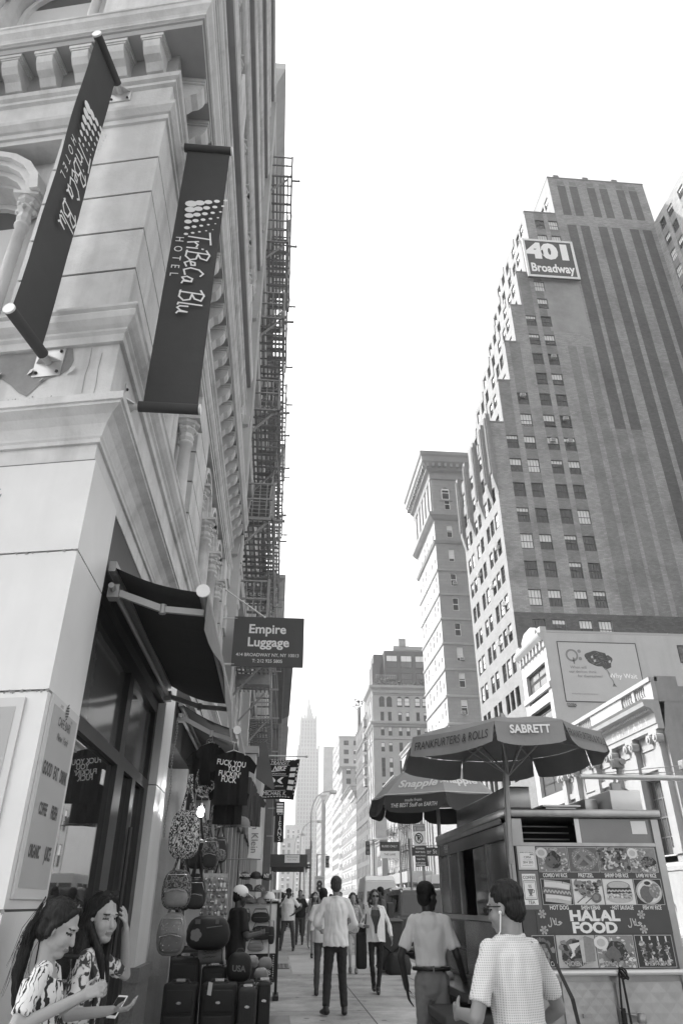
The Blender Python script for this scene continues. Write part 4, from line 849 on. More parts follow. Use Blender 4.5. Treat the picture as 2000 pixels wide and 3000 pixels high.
for k in range(6):
    w_ = .035*math.sin(PI*(k+.8)/6.6); zq = .045-.016*k; b.quad(cc+ux*-w_+V((0,0,zq)), cc+ux*w_+V((0,0,zq+.012)), cc+ux*w_+V((0,0,zq+.023)), cc+ux*-w_+V((0,0,zq+.011)))
b.text('SINCE', cc-ux*.12+V((0,0,.02)), ux, (0,0,1), .022); b.text('1994', cc+ux*.12+V((0,0,-.02)), ux, (0,0,1), .022)
b.build('lettering', 'poster_ink', T)
T, b, O, ux, n = poster('cafe poster cut by the left edge on the canal side of the marble pier', fp(.86, 1.58), -FD, .74, 1.0, [('CAFE BARI', .37, .84, .12, dict(sx=.8, bold=.004)), ('NEW YORK', .34, .50, .16, dict(sx=.7, bold=.02)), ('COFFEE', .36, .30, .14, dict(sx=.6, bold=.03))])
b.build('lettering', 'poster_ink', T)
# ---------------------------------------------------------------- left row beyond the corner building
mat('row_pale', .46, .75, .1, 3, stain=.2, streak=.15); mat('row_grey', .30, .8, .12, 3, stain=.2, streak=.15); mat('row_dark', .13, .8, .2, 3, stain=.2)
lwn = [win_proto('window', 1.3, 2.1, cols=1, fr='offwhite', blind=b_, fw=.08) for b_ in (0, .4, .8)]
block('loft_building', 'pale loft with deep top cornice behind the near fire escape on the left', -1, 14.45, 24.2, 27.6, 'row_pale', (1.7, 3.4, 5.0, 6.7, 8.4), fl(5.4, 6, 3.6), .95, 2.5, cornice=.5, wins=lwn, xf=-1.3, pier=(.3, 9.3), bands=fl(8.6, 5, 3.6), cap_h=1.6, base=4.5)
block('loft_building', 'grey loft behind the second fire escape on the left', -1, 24.25, 33.8, 22.6, 'row_grey', fl(1.2, 5, 1.8), fl(5.2, 5, 3.5), 1.0, 2.4, cornice=.5, wins=lwn, xf=-1.2, bands=fl(8.2, 4, 3.5))
block('loft_building', 'pale loft with stepped ledges behind the hanging brand banner', -1, 33.85, 47.8, 16.4, 'row_pale', fl(1.2, 7, 1.9), fl(5, 3, 3.7), 1.0, 2.4, cornice=.7, wins=lwn, xf=-.8, bands=fl(8.2, 2, 3.7))
block('brick_building', 'dark brick loft above the vertical jeans sign', -1, 47.85, 64, 16.5, 'row_dark', fl(1.2, 8, 1.9), fl(5, 3, 3.7), 1.0, 2.4, cornice=1.0, wins=lwn, xf=-.35, bands=fl(8.2, 2, 3.7))
block('loft_building', 'long grey loft beyond the jeans sign on the left', -1, 64.1, 118, 19, 'row_grey', fl(2, 20, 2.6), fl(5, 4, 3.7), 1.2, 2.4, cornice=1.0, xf=-.3, wins=lwn, lim=80)
block('loft_building', 'far pale block closing the left row', -1, 118.5, 200, 27, 'far_mid', fl(3, 19, 4), fl(5, 6, 3.7), 1.4, 2.4, cornice=1., xf=.2, lim=60)
block('office_building', 'hazy pale tower block left of the gothic skyscraper base', -1, 760, 800, 70, 'far_mid', fl(5, 6, 6), fl(10, 12, 5), 2, 3, near=((3, 8, 13), fl(12, 12, 4.6)), depth=18, cornice=.5, xf=26, lim=40)
block('office_building', 'taller hazy block between the left row and the gothic skyscraper', -1, 600, 640, 46, 'far_pale', fl(5, 6, 6), fl(10, 7, 5), 2, 3, near=((3, 7), fl(12, 7, 4.6)), depth=11, cornice=.5, xf=13.6, lim=40)
fire_escape('fire_escape', 'nearest rusty fire escape high on the left above the luggage sign', -1, -1.3, 15.35, 21.6, (7.3, 10.0, 13.4, 16.8, 20.1, 23.4), .87, group=None)
fire_escape('fire_escape', 'second fire escape lower behind the luggage sign', -1, -1.2, 25.0, 31.6, (7.3, 10.8, 14.3, 17.8, 21.2), .80)
b = MB(); b.box(-1.3, -.38, 15.6, 15.9, 6.9, 7.18); b.box(-1.3, -.38, 19.4, 19.7, 6.9, 7.18)
tag(b.build('girder', 'iron'), 'riveted iron girders carrying the nearest fire escape', 'girder')
# ---------------------------------------------------------------- hotel banners
mat('banner_cloth', .062, .85, .12, 5, stain=.12, bump=.06); mat('banner_white', .75, .7); mat('steel', .55, .35, .1, 20, metal=.7)
SCRIPT = {  # handwriting, as strokes on a unit body
 'T': ([[(0,.9),(.75,1)], [(.42,.96),(.3,.0)]], .55), 'r': ([[(.05,.45),(.12,0)], [(.08,.28),(.25,.45),(.38,.4)]], .36), 'i': ([[(.12,.45),(.1,0)], [(.16,.66),(.17,.7)]], .26),
 'B': ([[(.1,0),(.22,1)], [(.0,.86),(.3,1.02),(.6,.92),(.5,.65),(.25,.52),(.55,.46),(.62,.2),(.4,.0),(.05,.03)]], .66), 'e': ([[(.05,.24),(.3,.3),(.3,.46),(.14,.44),(.05,.2),(.16,.0),(.38,.1)]], .4),
 'C': ([[(.55,.75),(.4,.86),(.18,.66),(.08,.3),(.2,.02),(.5,.1)]], .56), 'a': ([[(.34,.4),(.18,.44),(.05,.2),(.12,.0),(.28,.1),(.36,.42),(.34,.06),(.46,.02)]], .5),
 'l': ([[(.2,.98),(.1,.02),(.2,.0)]], .24), 'u': ([[(.06,.42),(.05,.1),(.15,.0),(.3,.14),(.38,.42),(.36,.06),(.46,.0)]], .5), ' ': ([], .36)}
def handwrite(b, s, O, ux, uy, size, th=.055, mi=0):
    O, ux, uy = V(O), V(ux).normalized(), V(uy).normalized(); x = 0; NN = 0
    for ch in s:
        st, w = SCRIPT[ch]
        for pl in st:
            for (p, q) in zip(pl[:-1], pl[1:]):
                d = V((q[0]-p[0], q[1]-p[1])); d.normalize(); e = V((-d.y, d.x))*th; NN += .0004; P = lambda a, s_, k: O+ux.cross(uy)*NN+ux*((x+a[0]+e.x*s_+d.x*k*th)*size)+uy*((a[1]+e.y*s_+d.y*k*th)*size)
                b.quad(P(p, -1, -.8), P(q, -1, .8), P(q, 1, .8), P(p, 1, -.8), mi)
        x += w
    return x*size
def hotel_banner(label, W0, out, side, w, zb, zt, read):
    # W0: foot of the wall bracket line (xy), out: unit vector away from the wall, side: face normal seen, read: direction that text runs (down) uses 'out' as its up
    out, W0 = V(out), V((W0[0], W0[1], 0)); T = thing('hotel_banner', label, 'banner', (W0.x, W0.y, zb)); uz = V((0,0,1)); tn = V(side)
    for z in (zb, zt):
        b = MB(); b.tube([W0+uz*z+out*.10, W0+uz*z+out*(.14+w)], .042, 14, 0); b.tube([W0+uz*z+out*(.14+w), W0+uz*z+out*(.155+w)], .043, 14, 1); p = b.build('pole_sleeve', ['banner_cloth', 'light_metal'], T)
        b = MB(); b.tube([W0+uz*z+out*.0, W0+uz*z+out*.12], .03, 10); 
        for s_ in (-1, 1): b.prism([W0+uz*z+tn*.03*s_+out*.012, W0+uz*z+tn*.1*s_+out*.012, W0+uz*z+tn*.03*s_+out*.08], uz*.01)
        b.build('pole', 'steel', T); b = MB(); b.obox(W0+uz*(z-.13)-tn*.11+out*.0, tn*.22, uz*.26, out*.012)
        for i in (-1, 1):
            for j in (-1, 1): b.ball(W0+uz*(z+.095*i)+tn*.08*j+out*.014, .014, 1, 6)
        b.build('mounting_plate', ['steel', 'dark'], T)
    b = MB(); nz = 14
    for k in range(nz):
        a0, a1 = k/nz, (k+1)/nz; wv = lambda t: tn*(.012*math.sin(t*6)+.006*math.sin(t*17))
        for j in range(4):
            u0, u1 = .13+w*j/4, .13+w*(j+1)/4; e = lambda u, t: W0+uz*(zb+(zt-zb)*t)+out*u+wv(t)*(.4+u)
            b.quad(e(u0, a0), e(u1, a0), e(u1, a1), e(u0, a1))
    b.build('cloth', 'banner_cloth', T)
    b = MB(); up = V(read); H_ = zt-zb; F = lambda u, t: W0+uz*(zb+H_*t)+out*(.13+u)+tn*.019
    flip = up.dot(out) < 0
    U = lambda q: (w-q if flip else q)
    for r_ in range(6):                                               # dotted mark: rows of discs shrinking away from the big one
        for c_ in range(5):
            if r_+0 > 5: continue
            rad = .052*(1-.13*r_)*(1-.17*c_); cq = F(U(w*.30)+(1 if not flip else -1)*(.078*c_*(1-.05*r_)), .735-.020*r_*1.35+.006*c_)
            cq = cq+tn*.0006*(r_*5+c_); b.poly([cq+out*(rad*1.1*math.cos(2*PI*k/12))+uz*(rad*.85*math.sin(2*PI*k/12)) for k in range(12)])
    dn = V((0, 0, -1)); handwrite(b, 'TriBeCa Blu', F(U(w*.36), .615), dn, up, .205, .038)
    b.text('HOTEL', F(U(w*.17), .515), dn, up, .105, space=2.1, sx=.9)
    b.build('lettering', 'banner_white', T)
q = fp(.52, 0)
hotel_banner('dark hotel banner on the canal side of the corner, nearest the left edge', (q.x, q.y), FN, FD*-1, .40, 5.05, 8.47, FN*-1)
hotel_banner('dark hotel banner hanging out over the pavement from the street side of the corner', (XL, 4.42), (1,0,0), (0,-1,0), .42, 4.93, 8.17, (1,0,0))
# ---------------------------------------------------------------- awnings
mat('awning_cloth', .05, .9, .2, 30); mat('valance_cloth', .20, .85, .2, 6); mat('arm_metal', .36, .45, .1, 8, metal=.4)
def awning(label, y0, y1, xw, zw, xf, zf, drop=.30, twist=0., group='folding arm shop awnings'):
    T = thing('shop_awning', label, 'awning', (xw, (y0+y1)/2, zf), group); b = MB(); n, m = 10, 8
    def P(s, t): x = xw+(xf-xw)*s; return (x, y0+(y1-y0)*t, zw+(zf-zw)*s-.05*math.sin(PI*s)-twist*t*s+.012*math.sin(9*t+3*s))
    for i in range(n):
        for j in range(m): b.add([P(i/n, j/m), P((i+1)/n, j/m), P((i+1)/n, (j+1)/m), P(i/n, (j+1)/m)], [(0,1,2,3)], 0, True)
    b.build('canopy', 'awning_cloth', T); b = MB()
    def Q(k, t): d = drop*(k/4)*(.75+.25*math.sin(7*t+1)**2)*(1+.5*t*t); return (xf+.03+.05*math.sin(5*t)*k/4+.10*k/4*t*t, y0+(y1-y0)*t, P(1, t)[2]-d)
    for j in range(16):
        for k in range(4): b.add([Q(k, j/16), Q(k, (j+1)/16), Q(k+1, (j+1)/16), Q(k+1, j/16)], [(0,1,2,3)], 0, True)
    b.build('valance', 'valance_cloth', T); b = MB(); b.tube([(xf, y0-.02, zf+.01), (xf, y1+.02, zf+.01-twist)], .045, 10, 0); b.lathe([(0, -.0), (.065, 0), (.065, .02)], (0,0,0), 12)
    b = MB(); b.tube([(xf, y0-.03, zf+.01), (xf, y1+.02, zf+.01-twist)], .04, 10, 0); b.build('front_bar', 'arm_metal', T)
    b = MB(); b.tube([(xf, y0-.05, zf+.0), (xf, y0-.031, zf+.0)], .05, 12); b.build('end_cap', 'white_paint', T)
    b = MB(); b.tube([(xw+.04, y0, zw-.16), (xw+.04, y1, zw-.16-twist)], .022, 8); b.box(xw, xw+.05, y0, y1, zw-.05, zw+.03); b.build('wall_bar', 'arm_metal', T)
    for yy, s in ((y0+.12, 1), (y1-.12, -1)):
        b = MB(); e = V(((xw+xf)/2+.05, yy+s*.02, (zw+zf)/2-.18)); b.bar((xw+.06, yy, zw-.17), e, .035, .05); b.bar(e, (xf, yy+s*.02, zf-.1), .03, .045); b.tube([e-V((0,0,.035)), e+V((0,0,.035))], .026, 8); b.box(xw, xw+.08, yy-.045, yy+.045, zw-.22, zw-.12)
        b.build('folding_arm', 'arm_metal', T)
    return T
awning('large black awning above the corner shop window', 4.76, 7.95, XL, 3.74, -.60, 3.54, .30, .0)
awning('second black awning above the hanging t-shirts', 9.0, 12.6, XL, 3.80, -.545, 3.46, .26, 0)
ch = MB()
for k in range(44):
    z = 3.5-k*.03; c = V((-1.24+.01*math.sin(k*.3), 8.62, z)); t = V((1,0,0)) if k % 2 else V((0,1,0))
    ch.tube([c-t*.009+V((0,0,.018)), c+t*.009+V((0,0,.018)), c+t*.009-V((0,0,.018)), c-t*.009-V((0,0,.018)), c-t*.009+V((0,0,.018))], .0035, 4, cap=False)
tag(ch.build('chain', 'grey_metal'), 'thin steel chain hanging beside the second marble pier', 'chain')
# ---------------------------------------------------------------- hanging shop signs
T = thing('shop_sign', 'dark Empire Luggage sign board hanging out over the pavement', 'sign', (-1.3, 13.9, 5.75)); mat('sign_plum', .075, .5, .12, 2)
b = MB(); b.box(-1.06, .385, 13.88, 13.92, 5.75, 6.80); b.build('panel', 'sign_plum', T); b = MB()
for s, x, z, sz, bo in (('Empire', -.37, 6.53, .27, .024), ('Luggage', -.34, 6.25, .27, .024), ('414 BROADWAY NY, NY 10013', -.34, 5.985, .098, .007), ('T: 212 925 5805', -.34, 5.86, .098, .007)): b.text(s, (x, 13.874, z), (1,0,0), (0,0,1), sz, bold=bo, sx=1.0 if sz > .2 else .94)
b.build('lettering', 'letter_white', T); b = MB(); b.tube([(-1.32, 13.9, 6.76), (-1.0, 13.9, 6.76)], .022); b.tube([(-1.32, 13.9, 5.79), (-1.0, 13.9, 5.79)], .022); b.tube([(-1.3, 13.9, 7.4), (-.45, 13.9, 6.81)], .017); b.ball((-.44, 13.9, 6.80), .03); b.build('bracket', 'light_metal', T)
T = thing('brand_banner', 'black cloth banner with sportswear brand marks hung from a long pole', 'banner', (-1.3, 20, 3.9)); b = MB()
def bp(u, v): return (-.30+.84*u-.14*(1-v)*(1)+.06*math.sin(PI*v)*u*0, 20.0+.10*math.sin(3*u+2*v), 5.0-.98*(1-v)+.05*(u-.5)**2*4*(.5 if v > .5 else -1)*.6)
n = 12
for i in range(n):
    for j in range(n): b.add([bp(i/n, j/n), bp((i+1)/n, j/n), bp((i+1)/n, (j+1)/n), bp(i/n, (j+1)/n)], [(0,1,2,3)], 0, True)
b.build('cloth', 'black', T); b = MB(); yv = 19.88; ux = V((1,0,0)); uz = V((.14,0,.98)).normalized()
for s, u, v, sz, kw in (('TRANSIT', .36, .90, .13, dict(shear=.3)), ('NIKE', .38, .755, .17, dict(shear=.35, bold=.03, sx=.9)), ('SPORTSWEAR', .4, .615, .06, dict(shear=.2)), ('UNDER ARMOUR', .36, .30, .055, {}), ('MICHAEL K.', .38, .115, .15, dict(sx=.8))):
    p = bp(u, v); b.text(s, (p[0], yv, p[2]), ux, uz, sz, **kw)
P2 = lambda u, v: (bp(u, v)[0], yv, bp(u, v)[2])
b.poly([P2(*q) for q in ((.06, .70), (.12, .655), (.62, .71), (.16, .685), (.10, .735))])     # swoosh
for s in (-1, 1): b.poly([P2(.36+s*q, v) for q, v in ((.03, .46), (.14, .53), (.22, .54), (.13, .45), (.22, .36), (.14, .37), (.03, .42))])
for v in (.84, .56, .20): b.quad(P2(.05, v), P2(.70, v), P2(.70, v+.008), P2(.05, v+.008))
for k in range(4): b.quad(P2(.74, .22+k*.155), P2(.92, .22+k*.155), P2(.92, .32+k*.155), P2(.74, .32+k*.155))
for k in range(9): b.quad(P2(.95, .12+k*.09), P2(.98, .12+k*.09), P2(.98, .16+k*.09), P2(.95, .16+k*.09)); b.quad(P2(.08+k*.09, .03), P2(.14+k*.09, .03), P2(.14+k*.09, .045), P2(.08+k*.09, .045)); b.quad(P2(.08+k*.09, .965), P2(.14+k*.09, .965), P2(.14+k*.09, .98), P2(.08+k*.09, .98))
b.build('lettering', 'letter_white', T); b = MB(); b.tube([(-1.32, 20, 5.12), (.73, 20, 5.1)], .018); b.ball((.73, 20, 5.1), .035); b.tube([(-.3, 20, 5.1), (-.3, 20.02, 4.96)], .004); b.tube([(.5, 20, 5.1), (.52, 20.02, 4.96)], .004); b.build('pole', 'light_metal', T)
T = thing('vertical_sign', 'tall narrow black JEANS sign fixed to the left facades', 'sign', (-.1, 45, 4.6)); b = MB(); b.box(-.16, .38, 44.9, 45.1, 4.7, 6.9); b.build('panel', 'black', T); b = MB()
for i, c_ in enumerate('JEANS'): b.text(c_, (.14, 44.88, 5.95-.27*i), (1,0,0), (0,0,1), .34)
b.text('BLUE', (.14, 44.88, 6.22), (1,0,0), (0,0,1), .15)
for z in (6.75, 6.6, 6.45, 6.34): b.quad((-.08, 44.88, z-.05), (.3, 44.88, z-.05), (.3, 44.88, z+.05), (-.08, 44.88, z+.05))
b.build('lettering', 'letter_white', T); b = MB()
for z in (5, 6.5): b.box(-.6, -.16, 44.96, 45.04, z, z+.06)
b.build('bracket', 'iron', T)
T = thing('brand_banner', 'pale vertical banner with grey sideways lettering behind the t-shirts', 'banner', (-.5, 17, 2.4)); b = MB()
for i in range(10): b.add([(-.62+.02*math.sin(i), 17, 2.45+.12*i), (-.36+.03*math.sin(i*.7), 17, 2.43+.12*i), (-.355+.03*math.sin(i*.7+.7), 17, 2.55+.12*i), (-.615+.02*math.sin(i+1), 17, 2.57+.12*i)], [(0,1,2,3)], 0, True)
b.build('cloth', 'white_paint', T); b = MB(); b.text('Calvin Klein', (-.49, 16.96, 3.02), (0,0,-1), (1,0,0), .21, sx=.95); b.build('lettering', 'poster_soft', T); b = MB(); b.tube([(-1.3, 17, 3.68), (-.3, 17, 3.68)], .015); b.tube([(-1.3, 17, 2.42), (-.33, 17, 2.42)], .012); b.build('pole', 'grey_metal', T)
T = thing('sign_cabinet', 'plain pale sign box projecting under the near fire escape', 'sign', (-1.3, 15.6, 3.6)); b = MB(); b.bev(-1.0, -.50, 15.5, 15.9, 3.45, 4.35, .02); b.box(-1.02, -.46, 15.46, 15.92, 4.36, 4.5); b.box(-1.02, -.48, 15.48, 15.92, 3.2, 3.44, 1); b.box(-1.3, -1.0, 15.65, 15.72, 3.8, 3.86); b.build('box', ['light', 'dark'], T)
b = MB(); b.prism([(-1.2, 17.5, 4.6), (-.15, 17.4, 3.9), (-.1, 17.4, 3.93), (-.35, 17.5, 5.0)], (0, .1, 0)); tag(b.build('slanted_panel', 'row_dark'), 'dark slanted panel hanging in front of the brand banner', 'panel')
# canopy over the pavement with the notice board (sidewalk shed)
T = thing('pavement_canopy', 'black pavement canopy on posts with a white address notice', 'canopy', (0, 50, 0)); b = MB(); b.box(-1.2, 2.0, 50, 58, 3.72, 4.35); b.box(-1.25, 2.06, 49.95, 58.05, 3.62, 3.71); b.build('fascia', 'charcoal', T); b = MB()
for x in (-.35, 1.85):
    for y in (50.2, 57.8): b.tube([(x, y, .3), (x, y, 3.62)], .045)
b.build('post', 'light_metal', T); b = MB(); b.box(.55, 1.5, 49.93, 49.96, 3.86, 4.31); b.build('notice', 'white_paint', T); b = MB(); b.text('396 Broadway', (1.02, 49.92, 4.19), (1,0,0), (0,0,1), .13); b.text('RETAIL SPACE', (1.02, 49.92, 4.03), (1,0,0), (0,0,1), .09); b.build('lettering', 'poster_soft', T)

for (ya_, yb_, xw, lb) in ((14.6, 24.1, -1.3, 'near fire escape'), (24.4, 33.6, -1.2, 'second fire escape')):
    T = [q for q in COL.objects if q.get('category') == 'building' and lb in q.get('label', '')][0]; b = MB(); b.box(xw-.1, xw+.06, ya_, yb_, .1, 3.5, 0); n = 5
    for k in range(n+1): yy = ya_+(yb_-ya_-.3)*k/n; b.box(xw+.06, xw+.14, yy, yy+.3, .1, 3.6, 1)
    b.box(xw, xw+.2, ya_, yb_, 3.5, 4.2, 2); b.build('shopfront', ['black', 'row_grey', 'row_dark'], T)
# ---------------------------------------------------------------- goods of the luggage shop
mat('bag_black', .020, .6, .3, 20, spec=.4); mat('bag_dark', .045, .7, .3, 20); mat('bag_grey', .14, .7, .4, 18); mat('vinyl', .22, .3, .5, 9, spec=.6); mat('glint', .55, .25, metal=.8); mat('cap_grey', .22, .8, .2, 20); mat('tee_black', .014, .9, .2, 14); mat('tag', .6, .7)
def fabric0(name, lo, hi, scale, kind):
    m, t, p = matfn(name, .8); N = t.nodes.new; L = t.links.new; g = N('ShaderNodeNewGeometry'); r = N('ShaderNodeValToRGB'); e = r.color_ramp.elements; e[0].color = (lo,)*3+(1,); e[1].color = (hi,)*3+(1,)
    n = N('ShaderNodeTexNoise'); n.inputs['Scale'].default_value = scale; n.inputs['Detail'].default_value = 1.5; n.inputs['Distortion'].default_value = 2.5
    mp = N('ShaderNodeMapping'); mp.inputs['Scale'].default_value = (1, 1, .6 if kind else 1); L(g.outputs['Position'], mp.inputs[0]); L(mp.outputs[0], n.inputs[0]); L(n.outputs[0], r.inputs[0]); e[0].position = .50; e[1].position = .54; L(r.outputs[0], p.inputs['Base Color'])
fabric0('letter_print', .025, .66, 30, 1); fabric0('bold_print', .03, .5, 16, 0); fabric0('grey_print', .06, .26, 22, 0)
def sbag(b, c, w, h, d, mi=0, e=.55, n=16):                          # soft bag: superellipsoid, c is its centre
    c = V(c); vs = []; fs = []; m = 10; pw = lambda q, k: math.copysign(abs(q)**k, q)
    for i in range(m+1):
        a = -PI/2+PI*i/m; cz, sz = pw(math.cos(a), .6), pw(math.sin(a), .7); tp = 1-.12*max(0, sz)
        for k in range(n): t = 2*PI*k/n; vs.append(c+V((w/2*cz*tp*pw(math.cos(t), e), d/2*cz*pw(math.sin(t), e), h/2*sz)))
    for i in range(m):
        for k in range(n): fs.append((i*n+k, i*n+(k+1) % n, (i+1)*n+(k+1) % n, (i+1)*n+k))
    b.add(vs, fs, mi, True)
def backpack(label, x, y, z0, w, h, d, m, pocket='bag_dark', hang=.35, group='backpacks hung up outside the shop'):
    T = thing('backpack', label, 'backpack', (x, y, z0), group); b = MB(); sbag(b, (x, y, z0+h/2), w, h, d); b.build('body', m, T); b = MB(); sbag(b, (x+.01, y-d*.42, z0+h*.30), w*.78, h*.46, d*.5); p = b.build('front_pocket', pocket, T)
    b = MB(); b.tube([(x-w*.36, y-d*.66, z0+h*.44), (x, y-d*.70, z0+h*.50), (x+w*.36, y-d*.66, z0+h*.44)], .005, 5); b.tube([(x-w*.44, y-d*.3, z0+h*.55), (x-w*.3, y-d*.48, z0+h*.86), (x+w*.3, y-d*.48, z0+h*.86), (x+w*.44, y-d*.3, z0+h*.55)], .005, 5); b.build('zip', 'glint', p)
    for q in (-1, 1):
        b = MB(); b.tube([(x+q*w*.3, y+d*.4, z0+h*.1), (x+q*w*.34, y+d*.62, z0+h*.5), (x+q*w*.22, y+d*.45, z0+h*.95), (x+q*.03, y+d*.2, z0+h*1.05+hang*.4), (x+q*.012, y+d*.1, z0+h+hang)], .016, 6); b.build('strap', m, T)
    return T
backpack('large white on black letter print backpack hanging by the pier', -1.06, 8.98, 2.02, .36, .52, .2, 'letter_print', 'letter_print', .40)
backpack('bold print backpack hung highest under the second awning', -.90, 9.30, 2.72, .27, .38, .16, 'bold_print', 'letter_print', .32)
backpack('grey see-through vinyl backpack with a roundel below the letter print one', -1.09, 9.0, 1.52, .33, .40, .18, 'grey_print', 'vinyl', .18)
backpack('glittery vinyl backpack hung lowest beside the pier', -1.09, 8.95, 1.09, .32, .41, .18, 'vinyl', 'bag_grey', .12)
backpack('dark camouflage backpack behind the letter print one', -.80, 9.55, 1.93, .22, .36, .15, 'grey_print', 'bag_dark', .4)
backpack('small black backpack behind the vinyl ones', -.92, 9.45, 1.52, .24, .32, .15, 'bag_black', 'bag_dark', .3)
b = MB(); rr = random.Random(4)
for i in range(60): b.ball((-1.09+rr.uniform(-.1, .1), 8.83+.01*rr.random(), 1.2+rr.uniform(-.06, .2)), rr.uniform(.004, .009), n=5)
o = b.build('sequins', 'glint'); o.parent = [q for q in COL.objects if q.get('label', '').startswith('glittery')][0]; o.location = o.location-o.parent.location
def suitcase(label, x0, x1, y0, y1, z0, z1, m='bag_black', hard=False):
    T = thing('suitcase', label, 'suitcase', ((x0+x1)/2, (y0+y1)/2, z0), 'suitcases standing outside the luggage shop'); b = MB(); b.bev(x0, x1, y0, y1, z0+.05, z1, .035); b.build('shell', m, T); w = x1-x0; xc = (x0+x1)/2
    if not hard: b = MB(); b.bev(x0+.03, x1-.03, y0-.03, y0+.01, z0+.12, z0+(z1-z0)*.60, .014); b.bev(x0+.04, x1-.04, y0-.022, y0+.01, z0+(z1-z0)*.64, z1-.06, .01); b.build('front_pocket', m, T)
    else:
        b = MB()
        for k in range(6): xx = x0+w*(k+1)/7; b.box(xx-.006, xx+.006, y0-.006, y0+.01, z0+.1, z1-.05)
        b.build('rib', 'bag_dark', T)
    b = MB(); b.tube([(xc-.10, y0+.05, z1-.005), (xc-.085, y0+.05, z1+.03), (xc+.085, y0+.05, z1+.03), (xc+.10, y0+.05, z1-.005)], .012, 8, 0); b.box(xc-.05, xc+.05, y0+.033, y0+.067, z1+.018, z1+.044, 1); b.build('handle', ['bag_dark', 'glint'], T)
    b = MB(); b.poly([(xc+.028*math.cos(2*PI*k/12), y0-.031 if not hard else y0-.008, z0+(z1-z0)*.76+.014*math.sin(2*PI*k/12)) for k in range(12)]); b.build('badge', 'glint', T)
    for xx in (x0+.05, x1-.05): b = MB(); b.tube([(xx, y0+.02, z0+.025), (xx, y0+.06, z0+.025)], .024, 10); b.build('wheel', 'black', T)
    return T
suitcase('big black fabric suitcase nearest the pier', -1.19, -.82, 9.5, 9.78, .07, .80); s2 = suitcase('big black fabric suitcase with a white tag on its handle', -.77, -.38, 9.5, 9.78, .07, .80); suitcase('narrow hard shell suitcase with a white clasp', -.355, -.15, 9.45, 9.7, .07, .75, 'bag_dark', True); suitcase('hard shell suitcase at the outer end of the row', -.14, -.0, 9.6, 9.9, .075, .80, 'bag_black', True)
b = MB(); b.obox((-.70, 9.46, .70), (.045, 0, -.01), (0, -.006, 0), (.01, 0, .12)); o = b.build('tag', 'tag', s2)
for i, (x0, x1, y0, y1, z1, lb) in enumerate(((-1.2, -.85, 9.95, 10.25, 1.02, 'tall dark suitcase behind the pair of fabric ones, nearest the wall'), (-.82, -.52, 9.95, 10.2, .93, 'dark suitcase under the pale drum bag'), (-.5, -.2, 10.05, 10.3, .78, 'low dark suitcase under the USA bag'), (-.18, .0, 10.3, 10.6, .72, 'small dark suitcase behind the hard shell ones'), (-1.25, -.9, 10.6, 10.95, 1.1, 'upright dark suitcase at the back by the shop wall'), (-.75, -.45, 10.8, 11.1, .85, 'dark suitcase at the feet of the vendor'))): suitcase(lb, x0, x1, y0, y1, .075, z1, 'bag_black')
T = thing('duffel_bag', 'black duffel bag with a pale pinwheel mark lying on the suitcases', 'bag', (-.8, 9.75, 1.1)); b = MB(); sbag(b, (-.77, 9.85, 1.28), .52, .36, .3, e=.4); b.build('body', 'bag_black', T); b = MB()
for k in range(5): a = 2*PI*k/5; b.poly([(-.90+.035*math.cos(a)+.034*math.cos(2*PI*q/10), 9.690-.0004*k, 1.26+.035*math.sin(a)+.034*math.sin(2*PI*q/10)) for q in range(10)])
b.build('mark', 'cap_grey', T); b = MB(); b.box(-.92, -.86, 9.69, 9.70, 1.37, 1.42); b.box(-.68, -.64, 9.69, 9.70, 1.37, 1.42); b.tube([(-.78, 9.685, 1.33), (-.6, 9.69, 1.35)], .006, 5); b.build('buckle', 'bag_grey', T)
T = thing('drum_bag', 'pale round bag with slanted handwriting on a dark suitcase', 'bag', (-.72, 9.98, .95)); b = MB(); b.tube([(-.86, 10.05, 1.035), (-.58, 10.0, 1.055)], .095, 18); b.build('body', 'cap_grey', T); b = MB(); b.tube([(-.585, 10.0, 1.055), (-.57, 10.0, 1.056)], .1, 18); b.build('rim', 'light', T); b = MB()
for r_, z in enumerate((1.085, 1.055, 1.02)):
    pts = [(-.82+.012*k, 9.945-.004*r_+.0, z+.006*k*.2+.009*math.sin(k*1.9+r_)*(1 if k % 5 else .2)) for k in range(15)]; b.tube([(p[0], 9.936-.01*abs(r_-1)*0-.012, p[2]) for p in pts], .0025, 4)
b.build('scrawl', 'letter_black', T)
T = thing('sports_bag', 'black round topped bag with USA in pale letters', 'bag', (-.36, 9.85, .8)); b = MB(); sbag(b, (-.38, 9.9, .93), .30, .30, .18, e=.5); b.build('body', 'bag_black', T); b = MB(); b.text('USA', (-.38, 9.80, .915), (1,0,-.06), (0,0,1), .085, bold=.03); b.build('lettering', 'cap_grey', T); b = MB(); b.tube([(-.44, 9.88, 1.06), (-.40, 9.88, 1.11), (-.35, 9.88, 1.11), (-.32, 9.88, 1.06)], .01, 6); b.build('handle', 'bag_dark', T)
for i, (x, y, z, r_, lb, m) in enumerate(((-.12, 9.75, .87, .07, 'shiny pale plastic wrapped bundle on the hard shell suitcase', 'vinyl'), (-.25, 10.4, .95, .08, 'plastic wrapped pale toy behind the USA bag', 'vinyl'), (-.08, 10.6, .92, .08, 'grey wrapped cap stack next to the board foot', 'cap_grey'))):
    b = MB(); rr = random.Random(i); sbag(b, (x, y, z), r_*2.2, r_*1.6, r_*1.6); b.v = [(v[0]+rr.uniform(-.008, .008), v[1], v[2]+rr.uniform(-.008, .008)) for v in b.v]; tag(b.build('wrapped_bundle', m), lb, 'bundle')
